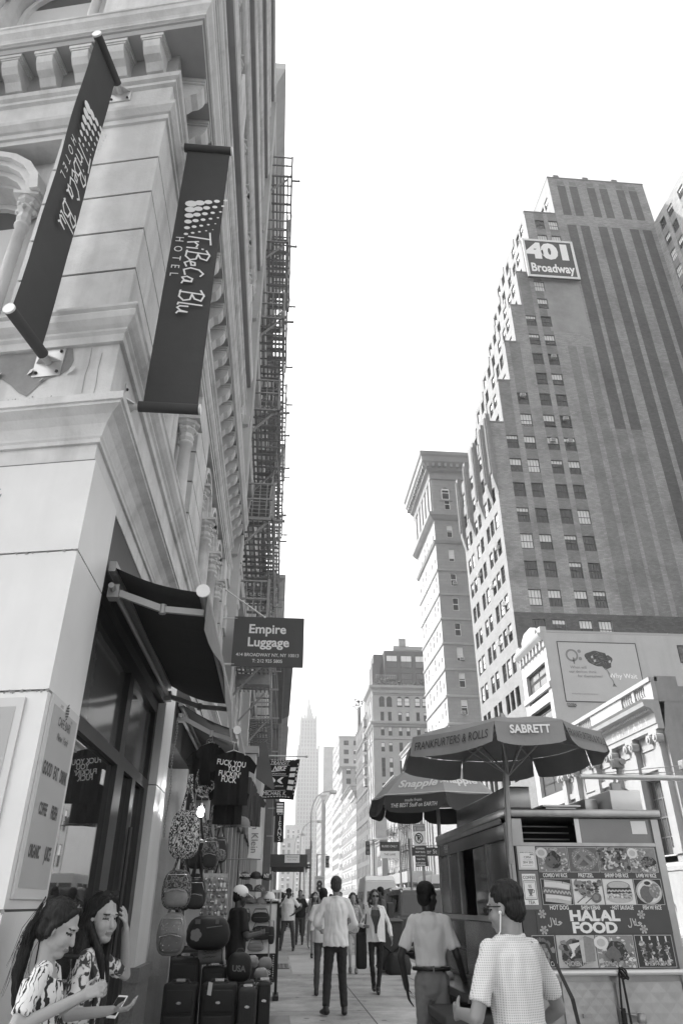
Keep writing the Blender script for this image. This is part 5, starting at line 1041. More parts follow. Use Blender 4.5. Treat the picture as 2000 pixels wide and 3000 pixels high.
# hanging t-shirts
def tshirt(label, x, y, zt, w, h, rz=0, text=None, m='tee_black', dx=0, name='t_shirt'):
    T = thing(name, label, 't-shirt', (x, y, zt-h), 't-shirts hung from the awning'); b = MB(); c, s_ = math.cos(rz), math.sin(rz); n, k_ = 12, 12
    def half(v): return w/2*(1.0 if v < .72 else 1)
    def P(u, v, f): q = u*w/2+dx*(1-v); d = f*(.025*math.cos(u*PI/2)+.004)+.010*math.sin(u*7+v*3)+.006*math.sin(u*17+2); zz = zt-h+h*v-.035*h*0-.05*abs(u)**2*v; return (x+q*c-d*s_, y+q*s_+d*c, zz)
    for f in (-1, 1):
        for i in range(n):
            for j in range(k_):
                u0, u1, v0, v1 = -1+2*i/n, -1+2*(i+1)/n, j/k_, (j+1)/k_; b.add([P(u0, v0, f), P(u1, v0, f), P(u1, v1, f), P(u0, v1, f)], [(0,1,2,3)], 0, True)
    b.build('cloth', m, T)
    for q in (-1, 1):
        b = MB(); pts = [P(q, 1, 0), P(q, .70, 0)]; a0, a1 = V(pts[0]), V(pts[1]); o_ = V((q*c, q*s_, 0))*w*.22
        for f in (-1, 1): e = V((-s_, c, 0))*.018*f; b.add([a0+e*.5, a0+o_+V((0, 0, -.17*h))+e, a1+o_*.72+V((0, 0, -.05*h))+e, a1+e*.5], [(0,1,2,3)], 0, True)
        b.build('sleeve', m, T)
    b = MB(); t_ = V((c, s_, 0)); p0 = V((x, y, zt)); b.tube([p0-t_*w*.42+V((0,0,-.04)), p0+V((0,0,.025)), p0+t_*w*.42+V((0,0,-.04))], .006, 6); b.tube([p0+V((0,0,.025)), p0+V((0,0,.10)), p0+V((.012,0,.13))], .003, 5); b.build('hanger', 'light_metal', T)
    if text:
        b = MB(); ux = V((c, s_, -.10)); uz = V((.08, 0, 1)); o = V((x-.03, y, zt-h*.12)) 
        for i, t in enumerate(text): b.text(t, (x-.015-.012*i*.5+(.04 if i == 1 else 0), y-.047, zt-h*.235-.062*i), ux, uz, .088, bold=.016, sx=.80)
        b.build('lettering', 'letter_white', T)
tshirt('black t-shirt with four lines of swearing hung facing us', -.565, 8.92, 3.19, .40, .60, R(4), ('FUCK YOU', 'YOU', "FUCKIN'", 'FUCK'))
tshirt('plain black t-shirt hanging lower behind the swearing one', -.60, 9.12, 2.86, .34, .46, R(0)); tshirt('dark t-shirt seen edge on further along the awning bar', -.42, 9.9, 3.05, .34, .52, R(62), None, 'bag_dark'); tshirt('black t-shirt hung sideways left of the swearing one', -.86, 9.2, 3.34, .30, .50, R(35)); tshirt('black t-shirt at the back of the awning near the wall', -1.0, 9.9, 3.4, .34, .56, R(15)); tshirt('dark t-shirt with a pale collar by the brand banner', -.36, 11.0, 3.0, .34, .45, R(48), None, 'bag_black')
def capm(b, x, y, z, r_, rz=0, mi=0, tilt=0):
    M_ = Matrix.Translation((x, y, z)) @ Matrix.Rotation(rz, 4, 'Z') @ Matrix.Rotation(tilt, 4, 'X'); q = MB(); q.lathe([(r_, 0), (r_*.98, r_*.35), (r_*.8, r_*.75), (r_*.45, r_*.98), (.0, r_*1.03)], n=14); q.ball((0, 0, r_*1.03), .008, n=6)
    q.prism([(-r_*.82, -r_*.5, .0), (-r_*.7, -r_*1.45, -.02), (0, -r_*1.75, -.03), (r_*.7, -r_*1.45, -.02), (r_*.82, -r_*.5, 0)], (0, 0, .006)); b.add([M_ @ V(v) for v in q.v], q.f, mi, True)
def baseball(label, x, y, z, r_, rz, m, txt=None, tilt=0, group='caps hung on the hat rack'):
    T = thing('baseball_cap', label, 'cap', (x, y, z), group); b = MB(); capm(b, x, y, z, r_, rz, 0, tilt); b.build('crown', m, T)
    if txt: b = MB(); b.text(txt, (x, y-r_*1.02, z+r_*.45), (1,0,0), (0,0,1), r_*(.62 if len(txt) > 2 else .9), bold=.03, sx=.8); b.build('lettering', 'letter_white', T)
baseball('big grey cap hanging under the black t-shirts', -.44, 9.35, 2.40, .11, R(20), 'cap_grey', group=None); baseball('dark patterned cap beside the big grey cap', -.60, 9.4, 2.40, .10, R(-30), 'grey_print', group=None)
b = MB()
for x in (-.68, -.06): b.tube([(x, 14.9, .11), (x, 14.9, 2.12)], .014, 8)
for z in (2.0, 1.78, 1.62): b.tube([(-.68, 14.88, z), (-.06, 14.88, z)], .008, 6)
tag(b.build('hat_rack', 'iron'), 'thin black metal rack holding the caps in front of the white board', 'rack')
for (x, z, r_, m, t, lb) in ((-.56, 1.99, .105, 'bag_black', 'N.YORK', 'black N.YORK cap on the top bar'), (-.36, 2.0, .105, 'bag_black', None, 'plain black cap in the middle of the top bar'), (-.16, 1.98, .105, 'bag_black', 'NY', 'black NY cap at the right end of the top bar'), (-.5, 1.80, .1, 'bag_dark', None, 'dark cap on the left of the middle bar'), (-.28, 1.78, .105, 'grey_print', None, 'grey mottled cap on the middle bar'), (-.10, 1.66, .115, 'cloth_whitecap', None, 'white cap at the right of the hat rack'), (-.42, 1.60, .105, 'bag_grey', None, 'grey cap low on the left of the hat rack'), (-.24, 1.58, .105, 'cap_grey', None, 'pale grey cap low in the middle of the hat rack')):
    if m == 'cloth_whitecap': mat(m, .72, .8)
    baseball(lb, x, 14.74, z, r_, R(10) if z > 1.9 else R(50), m, t)
T = thing('display_board', 'white display board in a black frame with bags hung on it', 'board', (-.28, 15, .1)); b = MB(); b.box(-.66, .06, 15.0, 15.03, .80, 1.58); b.build('panel', 'white_paint', T); b = MB()
for (x0, x1, z0, z1) in ((-.69, .09, 1.58, 1.62), (.06, .11, .12, 1.58), (-.70, -.66, .12, 1.58)): b.box(x0, x1, 14.98, 15.05, z0, z1)
b.box(-.66, .06, 14.99, 15.04, .36, .79); b.box(.04, .14, 14.7, 15.35, .12, .18); b.build('frame', 'black', T); b = MB(); b.text('F', (-.06, 14.985, .64), (1,0,0), (0,0,1), .17, bold=.03); b.text('IS', (-.04, 14.985, .5), (1,0,0), (0,0,1), .09)
for k in range(12): b.box(.02, .035, 14.984, 14.988, .38+.034*k, .395+.034*k)
b.build('lettering', 'letter_white', T)
for i, (x, z, w, h, m, lb) in enumerate(((-.24, 1.36, .34, .17, 'bag_black', 'black waist bag highest on the white board'), (-.20, 1.12, .38, .22, 'bag_black', 'black waist bag with a buckle below the highest one'), (-.52, 1.36, .2, .17, 'bag_dark', 'dark pouch at the left of the white board'), (-.03, 1.08, .12, .28, 'bag_black', 'small black sling bag at the right edge of the board'), (-.30, .90, .3, .14, 'cap_grey', 'bundle of pale scarves hung at the foot of the board'), (-.52, 1.08, .22, .2, 'bag_black', 'black NY pouch low on the left of the board'))):
    T = thing('waist_bag', lb, 'bag', (x, 14.92, z-h/2), 'small bags hung on the white board'); b = MB(); sbag(b, (x, 14.90, z), w, h, .1, e=.5); b.build('pouch', m, T); b = MB(); b.tube([(x-w*.45, 14.95, z+h*.2), (x-w*.3, 14.97, z+h*.8), (x+w*.3, 14.97, z+h*.8), (x+w*.45, 14.95, z+h*.2)], .008, 5); b.tube([(x-w*.35, 14.845, z), (x+w*.35, 14.845, z)], .004, 5); b.build('strap', 'bag_grey', T)
T = thing('keyring_rack', 'tall rack of glittering keyrings beside the vendor', 'rack', (-.86, 11.0, .1)); b = MB(); b.box(-1.0, -.66, 11.08, 11.1, 1.3, 1.95); b.tube([(-.83, 11.12, .08), (-.83, 11.12, 1.95)], .02, 8); b.build('frame', 'iron', T); rr = random.Random(9)
KR = []
for i in range(4): q = MB(); q.tube([(0, 0, 0), (0, 0, -.03)], .003, 4); q.bev(-.016, .016, -.006, .006, -.085, -.03, .004) if i % 2 else q.ball((0, 0, -.055), .022, n=8); KR.append(proto(pbuild(q, 'keyring', [('glint', 'tag', 'bag_grey', 'vinyl')[i]])))
for i in range(80): put(KR[rr.randrange(4)], (-.99+.33*(i % 9)/8+rr.uniform(-.012, .012), 11.05-rr.random()*.05, 1.93-.068*(i//9)), rr.uniform(-.6, .6), T)
for (x, y, z, r_, lb, e) in ((-1.0, 9.95, 2.62, .042, 'glowing bare bulb hanging between the backpacks', 16), (-1.0, 9.9, 2.93, .022, 'small glowing bulb higher up under the awning', 16)):
    T = thing('light_bulb', lb, 'bulb', (x, y, z), None); mat('bulb_glow', .9, emit=14); b = MB(); b.lathe([(.0, -r_*1.4), (r_*.7, -r_*1.2), (r_, -.2*r_), (r_*.95, r_*.8), (r_*.5, r_*1.5), (.0, r_*1.55)], (x, y, z), 12); b.build('glass', 'bulb_glow', T); b = MB(); b.tube([(x, y, z+r_*1.5), (x, y, z+r_*2.6)], r_*.5, 8); b.tube([(x, y, z+r_*2.6), (x-.02, y+.05, 3.4)], .004, 5); b.build('socket', 'black', T)
    l = bpy.data.lights.new('bulb_light', 'POINT'); l.energy = 6 if r_ > .03 else 2; l.shadow_soft_size = r_; lo = bpy.data.objects.new('bulb_light', l); COL.objects.link(lo); lo.parent = T; lo.location = (.08, -.06, 0)
# ---------------------------------------------------------------- food cart at the kerb: end face y = 6.2, pavement side x = 1.9
mat('cart_steel', .38, .28, .4, 3, metal=.85, streak=.4, bump=.05); mat('cart_dark', .15, .27, .6, 3.5, metal=.8, streak=.6, bump=.06); mat('cart_inside', .03, .8); mat('quilt', .42, .42, .25, 5, metal=.7, stain=.35)
mat('sign_red', .075, .5, .1, 8); mat('pic_dark', .045, .55); mat('pic_mid', .15, .6, .35, 60); mat('pic_grey', .25, .6, .3, 50); mat('pic_light', .48, .6, .2, 50); mat('pic_white', .68, .6); mat('paper', .62, .7, .05, 8)
CX0, CX1, CY0, CY1, CG = 1.9, 3.2, 6.2, 8.95, .05
CT = thing('food_cart', 'stainless steel halal food cart with picture menus and service windows', 'food cart', (2.55, 7.5, CG))
b = MB(); b.box(CX0+.01, CX1-.01, CY0+.01, CY1, .42, 1.10, 0)                    # carcass with openings cut by leaving walls out
b.box(CX0+.01, CX1-.01, CY1-.02, CY1, 1.10, 2.2, 0); b.box(CX1-.03, CX1-.01, CY0+.02, CY1-.02, 1.10, 2.2, 0); b.box(CX0+.01, CX0+.04, CY0+.02, 6.85, 1.1, 2.2, 1); b.box(CX0+.01, CX0+.04, 7.95, CY1-.02, 1.1, 2.2, 1)
b.box(CX0+.01, CX0+.04, 6.85, 7.95, 1.1, 1.46, 1); b.box(CX0+.01, CX0+.04, 6.85, 7.95, 2.06, 2.2, 1); b.box(CX0+.02, CX1-.02, CY0+.02, CY0+.05, 1.1, 2.02, 0)
b.box(CX0+.05, CX1-.05, CY0+.06, CY1-.03, 1.4, 1.43, 2); b.build('body', ['cart_steel', 'cart_dark', 'cart_inside'], CT)
b = MB(); b.bev(CX0-.03, CX1+.02, CY0-.05, CY1+.04, 2.21, 2.275, .012); b.box(CX0-.028, CX0-.012, CY0+.12, CY1, 2.17, 2.21); b.build('roof', 'cart_steel', CT)
b = MB()
for (y0, y1, z0, z1) in ((6.26, 6.83, 1.49, 2.03), (7.97, 8.9, 1.49, 2.03), (6.26, 8.9, 2.05, 2.17), (6.26, 7.92, .98, 1.44), (7.96, 8.88, 1.2, 1.43), (7.96, 8.88, .98, 1.18)): b.bev(CX0-.012, CX0+.009, y0, y1, z0, z1, .008)
b.build('side_panel', 'cart_dark', CT); b = MB(); b.box(CX0-.015, CX0+.01, CY0, CY1, 1.445, 1.485); b.box(CX0-.02, CX0+.02, 7.9, 7.96, 1.49, 2.05); b.box(CX0-.02, CX0+.02, 6.84, 6.88, 1.49, 2.05); b.box(CX0-.02, CX0+.02, 8.42, 8.45, 1.49, 2.05); b.box(CX0-.018, CX0, CY0-.0, CY0+.06, .5, 2.17); b.box(CX0-.018, CX0+.01, CY1-.06, CY1+.0, .5, 2.17); b.build('side_frame', 'cart_steel', CT)
b = MB(); b.box(CX0-.006, CX0+.002, 6.88, 7.38, 1.49, 2.04); mat('smoked', .10, .06, spec=.8); b.build('sliding_window', 'smoked', CT)
b = MB(); b.text('HALAL FOOD', (CX0-.02, 6.62, 1.40), (0,-1,0), (0,0,1), .075, sx=.7, bold=.01); b.text('HALAL', (CX0-.02, 8.5, 2.13), (0,-1,0), (0,0,1), .07, bold=.01); b.text('FOOD', (CX0-.02, 8.48, 2.09), (0,-1,0), (0,0,1), .06, bold=.01); b.build('side_lettering', 'pic_light', CT)
# serving shelf and box under it
b = MB(); b.prism([(CX0, 6.6, .93), (CX0, 8.95, .93), (CX0-.26, 8.95, .88), (CX0-.26, 6.9, .88)], (0, 0, .02)); b.box(CX0-.27, CX0-.255, 6.9, 8.95, .86, .92); b.build('shelf', 'cart_dark', CT)
b = MB(); b.bev(CX0-.30, CX0-.02, 8.0, 9.0, .2, .86, .02, 0); b.build('side_locker', 'cart_dark', CT)
CL = thing('cooler_box', 'dark grey cooler box with a ribbed lid under the cart shelf', 'cooler', (1.67, 7.15, .05)); b = MB(); b.bev(1.42, 1.86, 6.78, 7.5, .06, .72, .03); b.build('tub', 'dark', CL); b = MB(); b.bev(1.40, 1.88, 6.76, 7.52, .72, .80, .02); b.build('lid', 'charcoal', CL); b = MB(); b.bar((1.5, 6.75, .62), (1.78, 6.75, .62), .03); b.bar((1.5, 6.75, .52), (1.78, 6.75, .52), .03); b.build('handle', 'mid', CL)
# end face: hatch, menu, rail, quilted doors
y = CY0
b = MB(); b.box(CX0, CX1, y-.01, y+.02, 1.995, 2.02); b.box(CX0, 1.93, y-.012, y+.02, 1.1, 2.2); b.box(3.14, CX1, y-.012, y+.03, .45, 2.2); b.box(1.93, 2.02, y-.01, y+.02, 2.02, 2.2); b.build('end_frame', 'cart_steel', CT)
b = MB(); b.box(2.02, 3.14, y+.5, y+.52, 1.5, 2.2); b.box(2.02, 3.14, y+.05, y+.5, 1.5, 1.52); b.build('galley_back', 'cart_inside', CT); b = MB()
for k in range(3): b.tube([(2.0, y+.2, 2.06+k*.05), (2.5, y+.22, 2.06+k*.05)], .006)
b.build('galley_shelf', 'grey_metal', CT)
b = MB(); b.box(2.48, 3.14, y+.012, y+.02, 2.02, 2.205); mat('hatch_glass', .17, .12, .3, 3, spec=.8); b.build('sliding_hatch', 'hatch_glass', CT); b = MB(); b.box(2.48, 2.52, y+.005, y+.012, 2.02, 2.205); b.box(2.97, 3.1, y+.008, y+.0115, 2.09, 2.19); b.build('hatch_trim', 'light_metal', CT)
MN = MB(); MN.box(1.94, 3.14, y-.012, y+.015, 1.145, 1.994); MN.build('menu_panel', 'sign_red', CT)
rnd2 = random.Random(21)
def picture(x0, x1, z0, z1, kind):
    b = MB(); f = y-.0155; w, h = x1-x0, z1-z0; P = lambda u, v, k=0: (x0+u*w, f-.0012*k, z0+v*h)
    bgm = {'combo': 2, 'pretzel': 1, 'shrimp': 1, 'lamb': 2, 'hotdog': 0, 'kebab': 4, 'sausage': 4, 'fish': 0, 'gyro': 3, 'skewer': 0, 'dark': 0}[kind]
    b.quad(P(0, 0), P(1, 0), P(1, 1), P(0, 1), bgm)
    def disc(u, v, ru, rv, m, k=1, n=16, jag=0, a0=0): b.poly([P(u+ru*(1+jag*rnd2.uniform(-1, 1))*math.cos(2*PI*i/n+a0), v+rv*(1+jag*rnd2.uniform(-1, 1))*math.sin(2*PI*i/n+a0), k) for i in range(n)], m)
    def bits(n, u0, u1, v0, v1, ms, s=.05, k=2):
        for i in range(n): disc(rnd2.uniform(u0, u1), rnd2.uniform(v0, v1), s*rnd2.uniform(.5, 1.3), s*rnd2.uniform(.5, 1.3), rnd2.choice(ms), k+i*.02, 6, .3)
    def strip(pts, wd, m, k):
        for (a, c), (d, e) in zip(pts[:-1], pts[1:]):
            k += .03; t = V((d-a, (e-c)*h/w)).normalized(); nx, nz_ = -t.y*wd, t.x*wd*w/h
            b.quad(P(a-nx, c-nz_, k), P(d-nx, e-nz_, k), P(d+nx, e+nz_, k), P(a+nx, c+nz_, k), m)
    if kind in ('combo', 'lamb'):
        bits(90, .02, .98, .02, .98, (2, 3, 3, 4), .045); disc(.12, .78, .2, .22, 4, 4, 14); disc(.12, .78, .12, .13, 3, 5, 12)
        if kind == 'combo': disc(.52, .5, .26, .34, 0, 6, 18, .18); disc(.42, .42, .2, .22, 1, 7, 14, .25); strip([(.45, .8), (.4, .4), (.5, .2)], .02, 1, 8); bits(26, .3, .75, .2, .75, (0, 1, 1), .05, 9); bits(22, .65, .95, .1, .45, (4, 2, 1), .04, 12)
        else: disc(.68, .42, .3, .2, 0, 6, 16, .15); disc(.62, .38, .22, .14, 1, 7, 16, .2); bits(30, .4, .95, .2, .6, (0, 1, 2), .05, 9); bits(26, .05, .4, .05, .5, (4, 2, 3), .05, 12)
    elif kind == 'pretzel':
        ring = [(.5+.36*math.cos(t)*(1+.12*math.cos(3*t)), .5+.38*math.sin(t)) for t in [2*PI*i/24 for i in range(25)]]
        strip(ring, .085, 2, 2); strip([(.2, .25), (.45, .55), (.62, .8)], .06, 2, 4); strip([(.8, .25), (.55, .55), (.38, .8)], .06, 2, 5)
        for (a, c) in ring: bits(3, a-.06, a+.06, c-.06, c+.06, (4, 3), .018, 7)
    elif kind == 'shrimp':
        bits(80, .02, .98, .02, .98, (0, 1, 2, 3), .07)
        for i in range(13): u, v = rnd2.uniform(.15, .85), rnd2.uniform(.15, .85); a = rnd2.uniform(0, 6); strip([(u+.07*math.cos(a+q), v+.09*math.sin(a+q)) for q in (0, .7, 1.4, 2.1, 2.8)], .025, 4 if i % 2 else 3, 5+i*.1)
    elif kind == 'hotdog':
        for vv, m in ((.26, 3), (.72, 3)): strip([(.08, vv+.06), (.3, vv+.03), (.7, vv-.02), (.95, vv-.1)], .15, m, 2+vv)
        for vv in (.32, .78): strip([(.1, vv+.02), (.5, vv), (.92, vv-.1)], .07, 4, 3.5+vv*.1)
        strip([(.02, .55), (.5, .5), (.98, .42)], .10, 1, 4); pts = [(.05+.9*i/16, .53-.1*i/16+(.07 if i % 2 else -.05)) for i in range(17)]; strip(pts, .02, 3, 5)
    elif kind == 'kebab':
        strip([(.08, .06), (.55, .5)], .012, 0, 2); strip([(.35, .03), (.8, .45)], .012, 0, 2.1); bits(60, .08, .95, .3, .92, (0, 1, 2, 2), .085, 3); disc(.75, .25, .17, .2, 1, 6, 14, .08); disc(.73, .27, .1, .12, 2, 7, 12, .1)
    elif kind == 'sausage':
        disc(.5, .72, .4, .22, 2, 2, 20); disc(.5, .76, .34, .15, 3, 3, 20); disc(.5, .22, .42, .17, 3, 2.2, 20); b.quad(P(.08, .42, 4), P(.92, .42, 4), P(.9, .66, 4), P(.1, .66, 4), 0); bits(50, .1, .9, .25, .42, (2, 3, 4), .05, 5); strip([(.1+.8*i/14, .5+(.07 if i % 2 else 0)) for i in range(15)], .022, 3, 7)
    elif kind == 'fish':
        disc(.5, .5, .48, .5, 3, 2, 28); disc(.5, .5, .42, .43, 4, 3, 28); disc(.4, .42, .24, .36, 1, 4, 14, .12, .4); disc(.7, .55, .2, .3, 2, 5, 14, .1); disc(.48, .86, .19, .14, 4, 6, 14); disc(.47, .85, .12, .08, 0, 7, 14); bits(40, .52, .86, .3, .8, (2, 3), .03, 8)
    elif kind == 'gyro':
        disc(.42, .42, .36, .46, 1, 2, 18, .12); bits(40, .1, .6, .1, .8, (0, 0, 1, 2), .08, 3)
        for i in range(7): strip([(.3+.04*i, .3+.07*i), (.42-.02*i, .4+.05*i), (.36+.05*i, .55+.04*i)], .018, 4, 6+i*.1)
        b.poly([P(.6, .15, 8), P(.95, .2, 8), P(.98, .9, 8), P(.75, 1, 8), P(.58, .85, 8)], 2); b.poly([P(.6, .15, 9), P(.68, .15, 9), P(.7, .95, 9), P(.58, .85, 9)], 3)
    elif kind == 'skewer':
        for u in (.18, .4, .62, .84): strip([(u, .98), (u, .05)], .02, 4, 2); bits(26, u-.05, u+.05, .15, .8, (0, 1, 1, 2, 3), .05, 3)
    else: bits(40, .1, .9, .1, .9, (1, 0, 1, 2), .1)
    o = b.build('menu_picture', ['pic_dark', 'pic_mid', 'pic_grey', 'pic_light', 'pic_white'], CT); t = MB(); e = .004
    for (a0, a1, c0, c1) in ((x0-e, x1+e, z0-e, z0), (x0-e, x1+e, z1, z1+e), (x0-e, x0, z0, z1), (x1, x1+e, z0, z1)): t.box(a0, a1, y-.015, y-.0125, c0, c1)
    t.build('picture_border', 'pic_light', o)
gx = [2.118, 2.373, 2.628, 2.888, 3.125]; T_ = MB(); ln = lambda s, x, z, sz, **k: T_.text(s, (x, y-.018, z), (1,0,0), (0,0,1), sz, **k)
for i, (k1, t1, k2, t2) in enumerate((('combo', 'COMBO W/ RICE', 'hotdog', 'HOT DOG'), ('pretzel', 'PRETZEL', 'kebab', 'SHISH KEBAB'), ('shrimp', 'SHRIMP OVER RICE', 'sausage', '· HOT SAUSAGE'), ('lamb', 'LAMB W/ RICE', 'fish', 'FISH W/ RICE'))):
    a, c = gx[i]+.007, gx[i+1]-.007; picture(a, c, 1.806, 1.982, k1); picture(a, c, 1.576, 1.752, k2)
    for t, z in ((t1, 1.779), (t2, 1.552)): ln(t, (a+c)/2, z, .040, bold=.022, sx=.58 if len(t) > 13 else .66 if len(t) > 10 else .82)
picture(2.0, 2.172, 1.155, 1.362, 'dark'); picture(2.192, 2.49, 1.155, 1.362, 'gyro'); picture(2.505, 2.80, 1.155, 1.362, 'combo'); picture(2.82, 3.115, 1.155, 1.362, 'skewer')
T_.build('menu_lettering', 'letter_white', CT); T_ = MB()
ln = lambda s, x, z, sz, **k: T_.text(s, (x, y-.024, z), (1,0,0), (0,0,1), sz, **k)
for t, x in (('CH', 2.14), ('CHICKEN GYRO', 2.34), ('COMBO W/ RICE', 2.65), ('SHISH-KEBAB', 2.965)): ln(t, x, 1.178, .044, bold=.02, sx=.74)
T_.build('caption_lettering', 'pic_light', CT); b = MB(); b.box(2.05, 3.14, y-.0165, y-.0125, 1.376, 1.535); b.build('name_band', 'sign_red', CT); T_ = MB()
ln = lambda s, x, z, sz, **k: T_.text(s, (x, y-.019, z), (1,0,0), (0,0,1), sz, **k)
ln('HALAL', 2.52, 1.494, .098, bold=.05, sx=1.36); ln('FOOD', 2.51, 1.413, .098, bold=.05, sx=1.30); T_.build('name_lettering', 'letter_white', CT); T_ = MB()
AK = [0]
def arabic(x, z, s):                                               # the word in flowing strokes, read from the right
    def st(pts, w_=.10):
        for (p, q) in zip(pts[:-1], pts[1:]):
            d = V((q[0]-p[0], q[1]-p[1])).normalized(); e = V((-d.y, d.x))*w_; AK[0] += .0001; P = lambda a, k, j, yy=y-.019-AK[0]: (x+(a[0]+e.x*k+d.x*j*w_*.6)*s, yy, z+(a[1]+e.y*k+d.y*j*w_*.6)*s)
            T_.quad(P(p, -1, -1), P(q, -1, 1), P(q, 1, 1), P(p, 1, -1))
    st([(2.5, .5), (2.1, .75), (1.8, .62), (2.3, .35), (1.9, .15), (1.45, .15), (1.25, .3), (1.3, 1.3)]); st([(1.3, .25), (.95, .2), (.75, .9), (.6, 1.35)]); st([(.95, .2), (.85, .5), (1.0, .9)]); st([(.2, 1.4), (.3, .3), (.1, -.15), (-.3, -.15), (-.45, .15)])
arabic(2.155, 1.43, .038); arabic(2.80, 1.425, .038)
for cx, cz in ((2.10, 1.51), (2.10, 1.40), (2.905, 1.505), (2.905, 1.405)):                              # rosette ornament
    for i in range(6):
        a = 2*PI*i/6
        for r0 in (.012, .024): T_.poly([(cx+r0*math.cos(a)+.009*math.cos(2*PI*q/8), y-.019, cz+r0*math.sin(a)+.009*math.sin(2*PI*q/8)) for q in range(8)])
T_.build('ornament', 'pic_light', CT)
b = MB(); b.box(1.955, 2.108, y-.016, y-.0125, 1.82, 1.992); b.build('licence_sheet', 'paper', CT); b = MB(); b.box(1.972, 2.09, y-.019, y-.0162, 1.835, 1.955); b.build('licence_plate', 'white_paint', CT); T_ = MB()
ln = lambda s, x, z, sz, **k: T_.text(s, (x, y-.0205, z), (1,0,0), (0,0,1), sz, **k)
ln('MOBILE FOOD VENDOR', 2.031, 1.946, .011, sx=.9, bold=.01); ln('NYC', 2.073, 1.93, .015, bold=.04); ln('C3954', 2.032, 1.909, .021, bold=.01); ln('2014  2015', 2.035, 1.872, .023, bold=.012, sx=.8); ln('UNIT HOLDER PERMIT', 2.035, 1.89, .007); ln('JAN FEB MAR APR MAY JUN', 2.03, 1.85, .007); T_.build('licence_lettering', 'letter_black', CT)
b = MB(); b.box(1.95, 2.108, y-.0145, y-.0122, 1.54, 1.812); b.build('poster_mount', 'mid', CT); b = MB(); b.box(1.972, 2.082, y-.019, y-.0146, 1.572, 1.79); b.build('coffee_poster', 'white_paint', CT); T_ = MB()
ln('COFFEE', 2.027, 1.763, .032, sx=.92, bold=.006); ln('TEA', 2.027, 1.588, .034, sx=.92, bold=.006)
for (a0, a1, c0, c1) in ((1.978, 2.076, 1.738, 1.742), (1.978, 2.076, 1.608, 1.612), (1.978, 1.981, 1.612, 1.738), (2.073, 2.076, 1.612, 1.738), (1.988, 2.066, 1.728, 1.7295), (1.988, 2.066, 1.62, 1.6215), (2.012, 2.044, 1.634, 1.637)): T_.box(a0, a1, y-.021, y-.0195, c0, c1)
for k in range(5): w_ = .022-.0035*k; T_.box(2.028-w_, 2.028+w_, y-.021, y-.0195, 1.676-.009*k, 1.682-.009*k)
T_.tube([(2.05, y-.02, 1.676), (2.062, y-.02, 1.672), (2.058, y-.02, 1.66), (2.046, y-.02, 1.656)], .002, 4)
for k in (-1, 0, 1): T_.tube([(2.026+k*.009, y-.02, 1.69), (2.03+k*.009, y-.02, 1.697), (2.024+k*.009, y-.02, 1.705), (2.03+k*.009, y-.02, 1.713)], .0015, 4)
T_.build('poster_lettering', 'letter_black', CT)
b = MB(); b.tube([(1.98, y-.05, 1.123), (3.3, y-.05, 1.123)], .021, 12); b.tube([(2.0, y-.05, 1.123), (2.0, y+.02, 1.123)], .012); b.tube([(3.1, y-.05, 1.123), (3.1, y+.02, 1.123)], .012); b.build('rail', 'light_metal', CT)
def quilt(x0, x1, z0, z1, left):
    b = MB(); b.box(x0, x1, y-.006, y+.009, z0, z1); n = 4; s = (x1-x0)/n; zz = z1-.01
    f = lambda x, z: (min(max(x, x0), x1), y-.007, min(max(z, z0), z1))
    r_ = int((z1-z0)/s)+2
    for i in range(-1, n*2+1):
        for j in range(-1, r_*2):
            if (i+j) % 2: continue
            cx, cz = x0+i*s/2, z1-j*s/2
            if cx < x0-.001 or cx > x1+.001 or cz > z1 or cz < z0: continue
            q = [f(cx-s/2, cz), f(cx, cz-s/2), f(cx+s/2, cz), f(cx, cz+s/2)]; t = (f(cx, cz)[0], y-.0085, f(cx, cz)[2])
            for a in range(4): b.add([q[a], q[(a+1) % 4], t], [(0, 1, 2)])
    b.build('quilted_door', 'quilt', CT)
quilt(2.19, 2.585, .45, 1.062, 0); quilt(2.61, 3.13, .45, 1.058, 1); b = MB(); b.box(2.32, 2.38, y-.03, y-.008, .84, .865); b.box(2.33, 2.35, y-.035, y-.03, .845, .86); b.build('latch', 'iron', CT)
b = MB(); b.tube([(2.6, y-.03, .89), (2.66, y-.06, .865), (2.75, y-.07, .85)], .008); b.lathe([(.03, 0), (.035, .012), (.03, .06), (.0, .065)], (2.74, y-.07, .81), 10); b.build('tap', 'grey_metal', CT)
b = MB()
for (x, y_) in ((2.05, 6.5), (3.05, 6.5), (2.05, 8.6), (3.05, 8.6)): b.tube([(x-.05, y_, .27), (x+.05, y_, .27)], .24, 18)
b.build('wheel', 'black', CT); b = MB(); b.tube([(2.62, y-.075, 1.12), (2.61, y-.05, .9), (2.63, y-.05, .5)], .008); b.tube([(2.64, y-.078, 1.13), (2.66, y-.06, .8), (2.645, y-.05, .45)], .009); b.box(2.605, 2.635, y-.055, y-.03, .72, .9)
for k in range(3): b.tube([(2.65+.03*math.cos(t+k), y-.08-.01*k, 1.12+.035*math.sin(t)) for t in [2*PI*i/12 for i in range(13)]], .007, 5)
tag(b.build('cable', 'black'), 'looped black cables hanging from the cart rail', 'cable')
